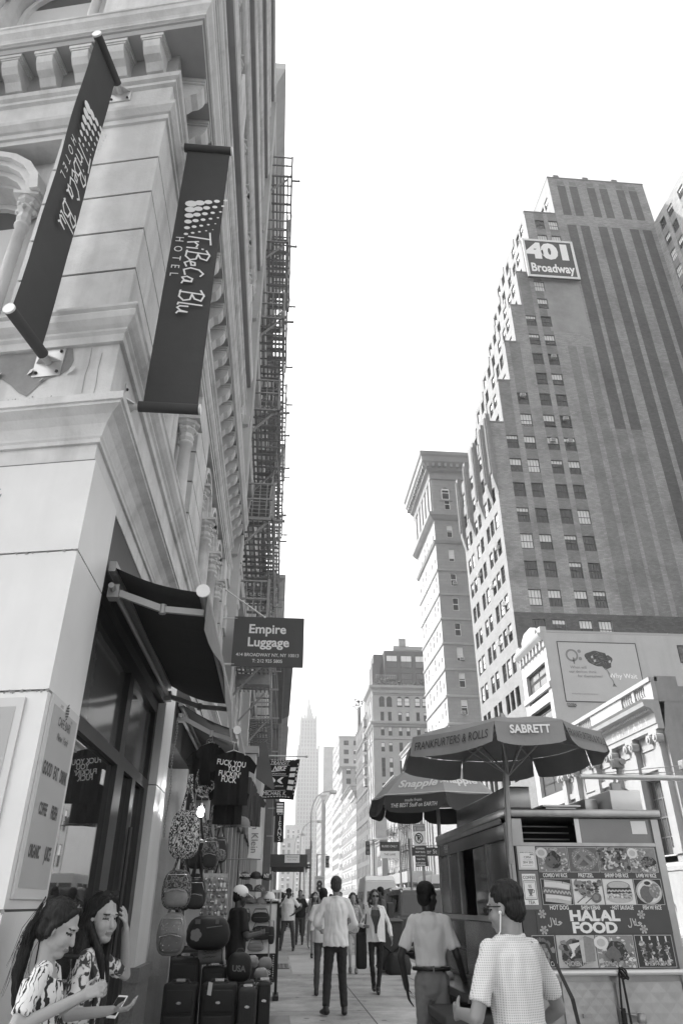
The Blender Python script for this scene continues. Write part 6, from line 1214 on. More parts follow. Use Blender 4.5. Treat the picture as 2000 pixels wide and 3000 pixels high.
# things on the roof and the shelf
def rbox(name, label, x0, x1, y0, y1, z1, m, cat='box'): b = MB(); b.bev(x0, x1, y0, y1, 2.278, z1, .008); return tag(b.build(name, m), label, cat)
rbox('steel_box', 'dark steel box at the front left corner of the cart roof', 1.93, 2.14, 6.24, 8.1, 2.46, 'cart_dark'); 
b = MB(); b.bev(1.945, 2.135, 6.232, 6.2385, 2.29, 2.448, .003); tag(b.build('steel_plate', 'cart_steel'), 'shiny blank steel plate on the end of the dark roof box', 'plate')
rbox('steel_box', 'pale steel box at the back right of the cart roof', 2.865, 3.14, 6.28, 6.75, 2.445, 'light_metal'); rbox('steel_box', 'low grey box beside the pale steel roof box', 2.72, 2.84, 6.5, 6.9, 2.40, 'cart_steel')
T = thing('roof_vent', 'low roof vent with an overhanging lid on the cart', 'vent', (2.45, 6.6, 2.28)); b = MB(); b.box(2.33, 2.60, 6.42, 6.85, 2.278, 2.318); b.build('base', 'cart_steel', T); b = MB(); b.box(2.29, 2.63, 6.38, 6.9, 2.319, 2.332); b.build('lid', 'light_metal', T)
for i, (xx, yy, lb) in enumerate(((1.99, 7.55, 'squeeze bottle with a pump nearest the cart window post'), (2.01, 7.30, 'squat pump bottle in the middle of the cart window'))):
    T = thing('sauce_bottle', lb, 'bottle', (xx, yy, 1.49), 'pump bottles in the cart window'); b = MB(); b.lathe([(.001, 1.44), (.055, 1.44), (.055, 1.62), (.02, 1.66), (.02, 1.68)], (xx, yy, 0), 10); b.build('body', 'offwhite', T); b = MB(); b.lathe([(.022, 1.68), (.022, 1.71), (.008, 1.71), (.008, 1.75)], (xx, yy, 0), 8); b.box(xx-.01, xx+.01, yy-.06, yy+.015, 1.75, 1.765); b.build('pump', 'black', T)
b = MB(); b.ball((1.72, 8.3, .965), .06, n=10, rz=.055); b.ball((1.77, 8.22, .95), .045, n=8); tag(b.build('napkin_bundle', 'paper'), 'crumpled white napkins on the cart shelf', 'napkins')
# ---------------------------------------------------------------- parasols
mat('parasol_cloth', .23, .85, .12, 5, stain=.12); mat('parasol_pale', .33, .85, .1, 5); mat('parasol_dark', .05, .7, .15, 6); mat('parasol_ink', .05, .8)
def parasol(label, rim, apex, vd, flare, pole, ms, dome=.05, scal=.10):
    T = thing('parasol', label, 'parasol', (pole[0], pole[1], pole[2])); n = len(rim); A = V(apex); c = V((pole[0], pole[1], 0)); b = MB(); N_ = 6; rows = []
    pts = []
    for i in range(n):
        p, q = V(rim[i]), V(rim[(i+1) % n])
        for j in range(N_): t = j/N_; e = p.lerp(q, t); sag = .035*math.sin(PI*t); pts.append((e-(e-A)*.0-V((0,0,1))*-.0+(A-e)*sag*.3+V((0,0,-sag*.5)), i))
    m = len(pts); K = 6
    grid = [[A.lerp(p, k/K)+V((0,0,dome*math.sin(PI*k/K))) for p, _ in pts] for k in range(K+1)]
    for k in range(K):
        for i in range(m): b.add([grid[k][i], grid[k][(i+1) % m], grid[k+1][(i+1) % m], grid[k+1][i]], [(3, 2, 1, 0)], 0, True)
    co = b.build('canopy', ms[0], T); b = MB()
    mid = sum((V(r_) for r_ in rim), V((0,0,0)))/n
    for i in range(n):
        p, q = V(rim[i]), V(rim[(i+1) % n]); d = (q-p); nrm = V((d.y, -d.x, 0)).normalized()
        if nrm.dot((p+q)/2-mid) < 0: nrm = -nrm
        M_ = 10
        def W(t, k): e = p.lerp(q, t); rise = vd*(1-scal*(abs(2*t-1)**6)); return e+V((0,0,-.0175*math.sin(PI*t)))+nrm*(flare*k+.012*math.sin(t*9+i)*k)+V((0,0,-rise*k))
        for j in range(M_):
            for k in range(3): b.add([W(j/M_, k/3), W((j+1)/M_, k/3), W((j+1)/M_, (k+1)/3), W(j/M_, (k+1)/3)], [(0,1,2,3)], 0, True)
    b.build('valance', ms[1], T); b = MB()
    for r_ in rim: b.tube([A-V((0,0,.03)), V(r_)-V((0,0,.02))], .008, 5); b.tube([A-V((0,0,.42)), A.lerp(V(r_), .5)-V((0,0,.02))], .006, 5)
    b.build('rib', 'iron', T); b = MB(); b.tube([(pole[0], pole[1], pole[2]), (A.x, A.y, A.z)], .024, 12); b.lathe([(.0, .0), (.04, 0), (.04, .06), (.015, .1), (0, .1)], (A.x, A.y, A.z), 8); b.build('pole', 'grey_metal', T)
    return T
rim = [(1.10,5.97,2.80), (1.615,5.315,2.80), (2.12,5.24,2.80), (2.58,5.62,2.80), (2.68,6.22,2.80), (2.42,6.86,2.80), (1.76,6.98,2.79), (1.16,6.62,2.79)]
P1 = parasol('faded grey hot dog parasol with lettered valances over the food cart', rim, (1.93, 6.10, 2.945), .175, .045, (1.872, 6.12, 1.86), ('parasol_cloth', 'parasol_cloth'))
b = MB()
def rimtext(s, i, sz, mi, v=.075, **k):
    p, q = V(rim[i]), V(rim[(i+1) % len(rim)]); d = (q-p).normalized(); nrm = V((d.y, -d.x, 0)); nrm = nrm if nrm.dot((p+q)/2-V((1.9, 6.1, 2.8))) > 0 else -nrm
    up = (V((0,0,1))-nrm*.26).normalized(); b.text(s, (p+q)/2+nrm*(.045*.45+.014)+V((0,0,-v-.018)), d, up, sz, mi, **k)
rimtext('FRANKFURTERS & ROLLS', 0, .098, 0, sx=.68, bold=.004); rimtext('FRANKFURTERS & ROLLS', 2, .088, 0, sx=.58, bold=.004); rimtext('SABRETT', 1, .092, 1, v=.055, sx=.82, bold=.03)
b.build('lettering', ['parasol_ink', 'offwhite'], P1)
rim2 = [(1.30,9.10,2.74), (1.955,8.68,2.735), (2.55,8.85,2.74), (2.85,9.45,2.74), (2.6,10.1,2.74), (2.0,10.3,2.74), (1.45,10.05,2.74), (1.2,9.6,2.74)]
P2_ = parasol('grey drinks parasol with dark valances behind the food cart', rim2, (2.03, 9.5, 3.20), .20, .04, (2.03, 9.5, .1), ('parasol_pale', 'parasol_dark'), .12, .28)
from mathutils.bvhtree import BVHTree
co_ = [q for q in P2_.children if q.name.startswith('canopy')][0]; BV = BVHTree.FromPolygons([v.co+P2_.location for v in co_.data.vertices], [tuple(p.vertices) for p in co_.data.polygons])
b = MB()
def on2(s, i, t, k, sz, mi, off=.03, **kw):
    p, q, A = V(rim2[i]), V(rim2[i+1]), V((2.03, 9.5, 3.20)); d = (q-p).normalized(); e = p.lerp(q, t); up = (A-e).normalized(); up = (up-d*up.dot(d)).normalized(); nn = d.cross(up); nn = nn if nn.z > 0 else -nn; i0 = len(b.v); b.text(s, A.lerp(e, k)+nn*.5, d, up, sz, mi, **kw)
    for q in range(i0, len(b.v)):
        h_ = BV.ray_cast(V(b.v[q]), -nn)
        b.v[q] = tuple(h_[0]+nn*.006) if h_[0] else tuple(V(b.v[q])-nn*.38)
on2('Snapple', 0, .5, .80, .165, 0, bold=.03, shear=.15); on2('Snapple', 1, .42, .76, .165, 0, bold=.03, shear=.15)
p, q = V(rim2[0]), V(rim2[1]); d = (q-p).normalized(); nn = V((d.y, -d.x, 0)); nn = nn if nn.y < 0 else -nn
for s, v, sz, kw in (('made from', .065, .05, {}), ('THE BEST Stuff on EARTH', .12, .066, dict(bold=.012, shear=.15, sx=.82))): b.text(s, (p+q)/2+nn*.05+V((0,0,-v-.01)), d, (V((0,0,1))-nn*.2).normalized(), sz, 1, **kw)
b.build('lettering', ['offwhite', 'paper'], P2_); b = MB()
for i in range(8):
    p, q = V(rim2[i]), V(rim2[(i+1) % 8]); b.tube([p+V((0,0,.004)), q+V((0,0,.004))], .007, 5)
b.build('piping', 'paper', P2_)
# ---------------------------------------------------------------- more stock hung in the shop front behind the first row
bk = ('bag_black', 'bag_dark', 'grey_print', 'bag_grey')
for i, (x, y, z0, w, h, m, lb) in enumerate(((-1.16, 10.3, 2.1, .3, .42, 1, 'dark backpack on the wall behind the glowing bulb'), (-1.18, 10.3, 1.5, .3, .42, 0, 'black backpack under the one behind the bulb'), (-1.14, 11.6, 2.2, .32, .45, 2, 'mottled backpack left of the keyring rack'), (-1.16, 11.7, 1.55, .3, .42, 0, 'black backpack low behind the keyring rack'), (-1.14, 12.8, 2.1, .32, .45, 0, 'black backpack on the wall above the vendor'), (-1.16, 12.9, 1.5, .3, .4, 3, 'grey backpack on the wall behind the vendor'), (-1.0, 13.8, 2.2, .3, .42, 1, 'dark backpack left of the hat rack, high up'), (-1.0, 14.0, 1.6, .3, .42, 0, 'black backpack left of the hat rack, lower'), (-.98, 9.75, 1.95, .26, .34, 0, 'black satchel shaped backpack beside the small bulb'))):
    backpack(lb, x, y, z0, w, h, .18, bk[m], bk[(m+1) % 4], .25)
# ---------------------------------------------------------------- people
def smat(name, v, rough=.6, **k): return mat(name, v, rough, **k)
smat('skin_light', .33, .5, noise=.06, scale=20); smat('skin_mid', .24, .5, noise=.06, scale=20); smat('skin_dark', .042, .42, noise=.1, scale=20); smat('skin_brown', .09, .45, noise=.1, scale=20)
smat('eye_dark', .02, .25, spec=.6); smat('lip', .16, .5); 
def hairmat(name, lo, hi):
    m, t, p = matfn(name, .55, .25); N = t.nodes.new; L = t.links.new; g = N('ShaderNodeNewGeometry'); mp = N('ShaderNodeMapping'); mp.inputs['Scale'].default_value = (150, 150, 9); L(g.outputs['Position'], mp.inputs[0]); n = N('ShaderNodeTexNoise'); n.inputs['Scale'].default_value = 1; n.inputs['Detail'].default_value = 3; L(mp.outputs[0], n.inputs[0])
    r = N('ShaderNodeMapRange'); L(n.outputs[0], r.inputs[0]); r.inputs[1].default_value = .35; r.inputs[2].default_value = .7; r.inputs[3].default_value = lo; r.inputs[4].default_value = hi; L(r.outputs[0], p.inputs['Base Color']); b = N('ShaderNodeBump'); b.inputs['Strength'].default_value = .5; b.inputs['Distance'].default_value = .01; L(n.outputs[0], b.inputs['Height']); L(b.outputs[0], p.inputs['Normal'])
hairmat('hair_black', .004, .022); hairmat('hair_brown', .022, .09); smat('hair_grey', .2, .6)
smat('cloth_white', .78, .85, noise=.06, scale=12); smat('cloth_black', .018, .85, noise=.2, scale=12); smat('denim_dark', .03, .85, noise=.3, scale=20); smat('denim', .075, .85, noise=.3, scale=14); smat('khaki', .25, .85, noise=.15, scale=14); smat('cloth_grey', .2, .85, noise=.15, scale=14); smat('cloth_light', .45, .85, noise=.1, scale=14); smat('leather', .02, .4, spec=.5); smat('cloth_mid', .12, .85, noise=.2, scale=14)
def fabric(name, kind, lo, hi, scale):
    m, t, p = matfn(name, .85); N = t.nodes.new; L = t.links.new; g = N('ShaderNodeNewGeometry'); r = N('ShaderNodeValToRGB'); r.color_ramp.interpolation = 'LINEAR'
    e = r.color_ramp.elements; e[0].color = (lo,)*3+(1,); e[1].color = (hi,)*3+(1,)
    if kind == 'check':
        s = N('ShaderNodeSeparateXYZ'); L(g.outputs['Position'], s.inputs[0]); out = None
        for ax in (0, 2):
            a = N('ShaderNodeMath'); a.operation = 'MULTIPLY'; L(s.outputs[ax], a.inputs[0]); a.inputs[1].default_value = scale; q = N('ShaderNodeMath'); q.operation = 'SINE'; L(a.outputs[0], q.inputs[0])
            if out is None: out = q.outputs[0]
            else: k = N('ShaderNodeMath'); k.operation = 'ADD'; L(out, k.inputs[0]); L(q.outputs[0], k.inputs[1]); out = k.outputs[0]
        k = N('ShaderNodeMath'); k.operation = 'MULTIPLY_ADD'; L(out, k.inputs[0]); k.inputs[1].default_value = .28; k.inputs[2].default_value = .5; L(k.outputs[0], r.inputs[0]); e[0].position = .08; e[1].position = .5
    elif kind == 'blotch':
        n = N('ShaderNodeTexNoise'); n.inputs['Scale'].default_value = scale; n.inputs['Detail'].default_value = 2.5; n.inputs['Distortion'].default_value = 1.6; L(g.outputs['Position'], n.inputs[0]); L(n.outputs[0], r.inputs[0]); e[0].position = .46; e[1].position = .53
    elif kind == 'zebra':
        w = N('ShaderNodeTexWave'); w.inputs['Scale'].default_value = scale; w.inputs['Distortion'].default_value = 9; w.inputs['Detail'].default_value = 2; w.inputs['Detail Scale'].default_value = 1.2; L(g.outputs['Position'], w.inputs[0])
        n = N('ShaderNodeTexNoise'); n.inputs['Scale'].default_value = scale*.8; L(g.outputs['Position'], n.inputs[0]); k = N('ShaderNodeMath'); k.operation = 'MULTIPLY_ADD'; L(w.outputs[0], k.inputs[0]); k.inputs[1].default_value = .62; 
        k2 = N('ShaderNodeMath'); k2.operation = 'SUBTRACT'; L(n.outputs[0], k2.inputs[0]); k2.inputs[1].default_value = .28; L(k2.outputs[0], k.inputs[2]); L(k.outputs[0], r.inputs[0]); e[0].position = .34; e[1].position = .42
    elif kind == 'letters':
        v = N('ShaderNodeTexVoronoi'); v.feature = 'DISTANCE_TO_EDGE'; v.inputs['Scale'].default_value = scale; L(g.outputs['Position'], v.inputs['Vector']); n = N('ShaderNodeTexNoise'); n.inputs['Scale'].default_value = scale*1.7; n.inputs['Detail'].default_value = 1; L(g.outputs['Position'], n.inputs[0])
        k = N('ShaderNodeMath'); k.operation = 'MULTIPLY'; L(v.outputs['Distance'], k.inputs[0]); L(n.outputs[0], k.inputs[1]); L(k.outputs[0], r.inputs[0]); e[0].position = .05; e[1].position = .075
    L(r.outputs[0], p.inputs['Base Color'])
fabric('check_cloth', 'check', .36, .66, 2*PI/.0105); fabric('floral_cloth', 'blotch', .05, .62, 17); fabric('zebra_cloth', 'zebra', .03, .66, 15); fabric('print_cloth', 'blotch', .22, .5, 30)
def clean(mb): return mb
def loft(b, secs, n=14):                                            # secs: (centre, rx, ry [, yaw])
    vs = []; fs = []
    for (c, rx, ry) in secs:
        c = V(c); vs += [c+V((rx*math.cos(2*PI*k/n), ry*math.sin(2*PI*k/n), 0)) for k in range(n)]
    for i in range(len(secs)-1):
        for k in range(n): fs.append((i*n+k, i*n+(k+1) % n, (i+1)*n+(k+1) % n, (i+1)*n+k))
    fs.append(tuple(range(n))[::-1]); fs.append(tuple(range((len(secs)-1)*n, len(secs)*n))); b.add(vs, fs)
def cap(b, p, q, r0, r1=None, n=10):                                # tapered capsule
    p, q = V(p), V(q); r1 = r0 if r1 is None else r1; d = q-p
    if d.length < 1e-5: b.ball(p, r0, n=n); return
    d.normalize(); pts = []; rs = []
    for k in (80, 55, 28): pts.append(p-d*r0*math.sin(R(k))); rs.append(r0*math.cos(R(k)))
    pts += [p, q]; rs += [r0, r1]
    for k in (28, 55, 80): pts.append(q+d*r1*math.sin(R(k))); rs.append(r1*math.cos(R(k)))
    b.tube(pts, rs, n)
def remesh(b, vox, smooth=3, wr=None):
    me = bpy.data.meshes.new('t'); me.from_pydata([tuple(v) for v in b.v], [], b.f); bm = bmesh.new(); bm.from_mesh(me); bmesh.ops.recalc_face_normals(bm, faces=bm.faces); bm.to_mesh(me); bm.free()
    o = bpy.data.objects.new('t', me); COL.objects.link(o); m = o.modifiers.new('r', 'REMESH'); m.mode = 'VOXEL'; m.voxel_size = vox; m.use_smooth_shade = True
    if smooth: s = o.modifiers.new('s', 'SMOOTH'); s.iterations = smooth; s.factor = .5
    dg = bpy.context.evaluated_depsgraph_get(); out = bpy.data.meshes.new_from_object(o.evaluated_get(dg)); bpy.data.objects.remove(o); bpy.data.meshes.remove(me)
    if wr:
        amp, sc, st, seed = wr; ns = [v.normal.copy() for v in out.vertices]
        for v, nn in zip(out.vertices, ns):
            q = V((v.co.x*sc+seed, v.co.y*sc, v.co.z*sc*st)); v.co += nn*amp*(abs(noise.noise(q))*2-.55+.6*noise.noise(q*2.3))
    out.polygons.foreach_set('use_smooth', [True]*len(out.polygons)); return out
def pmesh(me, name, mats, parent): 
    me.name = name
    for m in mats: me.materials.append(MATS[m])
    o = bpy.data.objects.new(name, me); COL.objects.link(o); o.parent = parent; return o
def hand(b, w, d, pn, side, s=1., curl=.5, spread=1.):
    # w wrist, d along the hand, pn out of the palm, side +1 when the thumb is on d x pn
    w, d, pn = V(w), V(d).normalized(), V(pn); pn = (pn-d*pn.dot(d)).normalized(); t = d.cross(pn)*side
    for k in (-.022, 0, .022): cap(b, w+d*.015*s+t*k*.7*s, w+d*.082*s+t*k*s, .014*s, .0115*s, 8)
    for i, (k, L_) in enumerate(((.030, .072), (.010, .080), (-.011, .074), (-.031, .058))):
        base = w+d*(.088-.004*abs(i-1))*s+t*k*s; a1 = curl*.7+.08*i; a2 = curl*1.6+.08*i; u1 = d*math.cos(a1)+pn*math.sin(a1)+t*k*1.2*spread; u1.normalize(); u2 = d*math.cos(a2)+pn*math.sin(a2); m = base+u1*L_*.5*s
        cap(b, base, m, .0092*s, .0085*s, 7); cap(b, m, m+u2*L_*.5*s, .0085*s, .0065*s, 7)
    b0 = w+d*.03*s+t*.026*s; u = (d*.55+t*.75+pn*.35).normalized(); m = b0+u*.036*s; cap(b, b0, m, .012*s, .0095*s, 7); cap(b, m, m+(d*.8+t*.25+pn*.4).normalized()*.032*s, .0095*s, .0075*s, 7)
FIG = {}
def person(label, loc, rz, h=1.75, vox=.012, skin='skin_light', hair=('short', 'hair_black'), top=None, bottom=None, shoes='leather', arms=None, legs=None, head=(0, 0), lean=(0, 0), build_=1., female=False, group=None, extras=None, hands=None, seed=1, half=False, hipshift=0, twist=0):
    T = thing('person', label, 'person', (loc[0], loc[1], gz(loc[1]) if len(loc) < 3 else loc[2]), group); T.rotation_euler = (0, 0, rz); s = h/1.75; S = lambda p: V(p)*s
    lx, ly = lean; off = lambda z: V((lx*(z-.95)+hipshift, ly*(z-.95), 0)); bw = build_*.93*(.92 if female else 1.); tw = lambda p: V((p[0], p[1], p[2]))
    A = dict(eR=(.27, .0, 1.14), wR=(.28, .06, .89), eL=(-.27, .0, 1.14), wL=(-.28, .06, .89)); A.update(arms or {})
    Lg = dict(kR=(.10, .02, .50), aR=(.11, 0, .09), kL=(-.10, .02, .50), aL=(-.11, 0, .09), fR=(0, 1, 0), fL=(0, 1, 0)); Lg.update(legs or {})
    shR, shL = V((.172*bw, 0, 1.425))+off(1.42), V((-.172*bw, 0, 1.425))+off(1.42); nb = V((0, -.01, 1.47))+off(1.47); hc = V((0, .015, 1.628))+off(1.64); HS = 1.11
    b = MB()
    secs = [((0,0,.90), .150, .108), ((0,0,1.0), .150, .108), ((0,.0,1.1), .132 if female else .142, .098), ((0,0,1.2), .138 if female else .15, .104), ((0,.004 if not female else .012,1.31), .155, .112 if not female else .118), ((0,-.006,1.40), .145, .095), ((0,-.012,1.465), .075, .062)]
    for i, (c, a, d) in enumerate(secs): secs[i] = (S(V(c)+off(c[2])), a*bw*s, d*bw*s)
    loft(b, secs)
    for sh, e, w in ((shR, A['eR'], A['wR']), (shL, A['eL'], A['wL'])):
        cap(b, S(V((sh.x*.45, sh.y, 1.435))), S(sh), .056*s*bw, .052*s*bw); cap(b, S(sh), S(e), .052*s*bw, .043*s*bw); cap(b, S(e), S(w), .043*s*bw, .032*s*bw)
    M_ = Matrix.Rotation(head[0], 3, 'Z') @ Matrix.Rotation(head[1], 3, 'X'); Hd = lambda p: S(hc)+(M_ @ V(p))*s*HS
    def hb(c, r): b.ball(Hd(c), r[0]*s*HS, n=12, ry=r[1]*s*HS, rz=r[2]*s*HS, M=M_)
    cap(b, S(nb-V((0,0,.03))), Hd((0, -.018, -.06)), .056*s*(.88 if female else 1), .05*s*(.86 if female else 1))
    hb((0, -.012, .032), (.072, .090, .082)); hb((0, .026, -.028), (.058, .064, .083)); hb((0, .052, -.088), (.034, .034, .027)); 
    for q in (-1, 1): hb((q*.034, .050, -.032), (.027, .028, .03)); hb((q*.072, -.006, -.012), (.009, .018, .030))
    cap(b, Hd((0, .080, .010)), Hd((0, .098, -.032)), .0085*s, .0125*s); hb((0, .084, -.063), (.022, .013, .011)); cap(b, Hd((-.032, .072, .026)), Hd((.032, .072, .026)), .013*s)
    hd = hands or {}
    for k, w, e, sd in (('R', V(A['wR']), V(A['eR']), 1), ('L', V(A['wL']), V(A['eL']), -1)):
        d = hd.get('d'+k, (w-e)); pn = hd.get('p'+k, (-sd, .1, 0)); hand(b, S(w), d, pn, hd.get('t'+k, sd), s*(.95 if female else 1.14), hd.get('c'+k, .5))
    if not half:
        for k, sx in (('R', 1), ('L', -1)):
            hip = V((sx*.085+hipshift, 0, .93)); kn, an = V(Lg['k'+k]), V(Lg['a'+k]); cap(b, S(hip), S(kn), .082*s*bw, .053*s*bw); cap(b, S(kn), S(an), .052*s*bw, .034*s*bw); cap(b, S(kn.lerp(an, .25))-V((0, .012*s, 0)), S(kn.lerp(an, .5)), .05*s*bw, .036*s*bw)
            f = V(Lg['f'+k]).normalized(); cap(b, S(an-V((0, 0, .035))-f*.03), S(an+f*.13-V((0, 0, .06))), .038*s, .03*s)
    me = remesh(b, vox, 2); o = pmesh(me, 'body', [skin, 'eye_dark', 'lip'], T); Mi = M_.transposed()
    if vox < .014:
        for p in me.polygons:
            q = (Mi @ (V(p.center)-S(hc)))/s/HS; ax = abs(q.x)
            if q.y > .055 and abs(q.z) < .12:
                if abs(ax-.031) < .0135 and abs(q.z-.004) < .0052: p.material_index = 1
                elif abs(ax-.034) < .017 and abs(q.z-.026+.12*(ax-.034)) < .0032: p.material_index = 1
                elif ax < .021 and abs(q.z+.061) < .0065: p.material_index = 2
    # hair
    if hair:
        b = MB(); st, hm = hair
        if st != 'bald': b.ball(Hd((0, -.030, .048)), .092*s, n=14, ry=.102*s, rz=.092*s, M=M_); b.ball(Hd((0, -.05, -.004)), .082*s, n=12, ry=.066*s, rz=.092*s, M=M_)
        if st in ('long', 'curly', 'pony', 'bob'):
            for q in (-1, 1): cap(b, Hd((q*.055, -.01, .06)), Hd((q*.076, -.012, -.03)), .026*s, .02*s); cap(b, Hd((q*.03, .045, .098)), Hd((q*.074, .004, .02)), .018*s, .014*s)
        if st == 'long':
            for q, r_ in ((-1, .045), (0, .05), (1, .045)): cap(b, Hd((q*.05, -.055, 0)), S(hc+V((q*.07, -.085, -.20))), r_*s, .05*s); cap(b, S(hc+V((q*.07, -.085, -.20))), S(hc+V((q*.075, -.09, -.36))), .05*s, .026*s)
            for q in (-1, 1): cap(b, Hd((q*.076, .0, -.03)), S(hc+V((q*.085, .035, -.20))), .024*s, .026*s); cap(b, S(hc+V((q*.085, .035, -.20))), S(hc+V((q*.08, .07, -.33))), .026*s, .012*s)
        if st in ('curly', 'bob'):
            rr = random.Random(seed); lw = -.21 if st == 'curly' else -.1
            for i in range(46):
                a = rr.uniform(R(150), R(390)); z = rr.uniform(lw, .07); rr_ = .082+.035*(1-abs(z+.08)/.2); b.ball(Hd((rr_*math.cos(a), rr_*math.sin(a)-.012, z)), rr.uniform(.02, .034)*s, n=6)
        if st == 'pony': cap(b, Hd((0, -.09, .0)), Hd((0, -.125, -.045)), .05*s, .03*s); cap(b, Hd((0, -.125, -.045)), S(hc+V((-.0, -.17, -.2))), .032*s, .036*s); cap(b, S(hc+V((0, -.17, -.2))), S(hc+V((.01, -.15, -.38))), .036*s, .012*s)
        if b.v: pmesh(remesh(b, max(vox*.8, .007), 2, (.0035, 55, .25, seed)), 'hair', [hm], T)
    # clothes
    if top:
        tm, sl, hem, fit = top['m'], top.get('sleeve', 'short'), top.get('hem', .86), top.get('fit', 1.14); b = MB(); zs_ = [hem]+[z for z in (.95, 1.02, 1.1, 1.2, 1.31, 1.4, 1.455) if z > hem+.03]
        base = [(.80, .166, .118), (.90, .160, .115), (1.0, .156, .112), (1.1, .147, .105), (1.2, .152, .108), (1.31, .160, .116), (1.40, .150, .100), (1.455, .098, .078)]
        def dim(z):
            for (z0, a, d), (z1, a1, d1) in zip(base[:-1], base[1:]):
                if z <= z1: t = max(0, (z-z0)/(z1-z0)); return a+(a1-a)*t, d+(d1-d)*t
            return base[-1][1:]
        sc = []
        for z in zs_: a, d = dim(z); f_ = fit if z < 1.35 else 1.15; f_ *= top.get('flare', 1) if z < 1.05 else 1; sc.append((S(V((0, -.006 if z > 1.38 else (.006 if female else 0), z))+off(z)), a*f_*bw*s, d*f_*1.02*bw*s))
        if top.get('open'): sc = sc[:-1]
        loft(b, sc, 18)
        for sh, e, w in ((shR, V(A['eR']), V(A['wR'])), (shL, V(A['eL']), V(A['wL']))):
            cap(b, S(V((sh.x*.4, sh.y, 1.436))), S(sh), .062*s*bw, .062*s*bw)
            if sl == 'none': continue
            if sl == 'short': b.tube([S(sh), S(sh.lerp(e, .5)), S(sh.lerp(e, .80))], [.062*s*bw, .062*s*bw, .066*s*bw], 14)
            else:
                cap(b, S(sh), S(e), .060*s*bw, .054*s*bw); wq = e.lerp(w, .86 if sl == 'long' else .5); b.tube([S(e), S(e.lerp(wq, .5)), S(wq)], [.054*s*bw, .052*s*bw, .047*s*bw], 14)
        if top.get('collar'):
            n = 14
            for k in range(n):
                a, a2 = 2*PI*k/n, 2*PI*(k+1)/n; b.tube([S(V((.066*math.cos(a), .058*math.sin(a)-.012, 1.475+(.012 if math.sin(a) < 0 else -.012)))+off(1.47)), S(V((.066*math.cos(a2), .058*math.sin(a2)-.012, 1.475+(.012 if math.sin(a2) < 0 else -.012)))+off(1.47))], .017*s, 6)
        wm = remesh(b, max(vox, .011), 2, (top.get('wr', .0055)*1.5, 11, .42, seed*3.1)); pmesh(wm, top.get('name', 'shirt'), [tm], T)
    if bottom and not half:
        bm_, bl = bottom['m'], bottom.get('len', 1.); b = MB(); loft(b, [(S((hipshift,0,.77)), .09*bw*s, .07*bw*s), (S((hipshift,0,.82)), .145*bw*s, .108*bw*s), (S((hipshift,0,.9)), .164*bw*s, .126*bw*s), (S((hipshift*1.,0,1.0))+S(off(1.0))*.5, .150*bw*s, .112*bw*s), (S(V((0,0,1.05))+off(1.05)), .145*bw*s, .106*bw*s)], 16)
        if bottom.get('skirt'): loft(b, [(S((0, .02, .93-.5*bl)), .22*s, .17*s), (S((0, 0, .9)), .17*bw*s, .125*bw*s)], 18)
        else:
            for k, sx in (('R', 1), ('L', -1)):
                hip = V((sx*.085+hipshift, 0, .92)); kn, an = V(Lg['k'+k]), V(Lg['a'+k]); fl_ = bottom.get('fit', 1.)
                if bl < .5: e = hip.lerp(kn, bl*2); cap(b, S(hip), S(e), .092*s*bw, .086*s*bw)
                else: cap(b, S(hip), S(kn), .094*s*bw*fl_, .066*s*bw*fl_); e = kn.lerp(an, (bl-.5)*2*.98); b.tube([S(kn), S(kn.lerp(e, .5)), S(e)], [.066*s*bw*fl_, .062*s*bw*fl_, .053*s*bw*fl_], 12)
        pmesh(remesh(b, max(vox, .012), 2, (.006, 15, .8 if not bottom.get('skirt') else .3, seed*1.7)), bottom.get('name', 'trousers'), [bm_], T)
    if shoes and not half:
        for k in 'RL':
            b = MB(); an = V(Lg['a'+k]); f = V(Lg['f'+k]).normalized(); cap(b, S(an-V((0, 0, .048))-f*.035), S(an+f*.06-V((0, 0, .052))), .046*s, .044*s); cap(b, S(an+f*.06-V((0, 0, .055))), S(an+f*.155-V((0, 0, .066))), .043*s, .027*s); cap(b, S(an), S(an-V((0, 0, .04))), .047*s, .046*s)
            pmesh(remesh(b, max(vox, .012), 1), 'shoe', [shoes], T)
    ctx = dict(T=T, s=s, S=S, Hd=Hd, M=M_, A=A, hc=hc, off=off, shR=shR, shL=shL)
    if extras: extras(ctx)
    return ctx
def part(c, b, name, m): 
    me = bpy.data.meshes.new(name); me.from_pydata([tuple(v) for v in b.v], [], b.f); 
    for q in (m if isinstance(m, list) else [m]): me.materials.append(MATS[q])
    me.polygons.foreach_set('material_index', b.m); me.polygons.foreach_set('use_smooth', b.sm); o = bpy.data.objects.new(name, me); COL.objects.link(o); o.parent = c['T']; return o
def shades(c, up=False, m='black'):
    b = MB(); z = .008 if not up else .128; yy = .098 if not up else .034
    for q in (-1, 1):
        b.poly([c['Hd']((q*.031+.024*math.cos(2*PI*k/12), yy+.0, z+.019*math.sin(2*PI*k/12)*(1 if not up else .8)-(.0 if not up else 0))) for k in range(12)]); b.tube([c['Hd']((q*.055, yy-.004, z+.006)), c['Hd']((q*.077, yy-.05, z+.008)), c['Hd']((q*.079, -.01 if not up else .0, z-.005))], .0035*c['s'], 6)
    b.tube([c['Hd']((-.012, yy+.003, z+.006)), c['Hd']((.012, yy+.003, z+.006))], .003, 5); part(c, b, 'sunglasses', m)
def belt(c, m='leather', z=1.02):
    b = MB(); n = 20; pts = [c['S'](V((.172*math.cos(2*PI*k/n), .131*math.sin(2*PI*k/n), z))+c['off'](z)) for k in range(n+1)]; b.tube(pts, .017, 6, cap=False); part(c, b, 'belt', m)
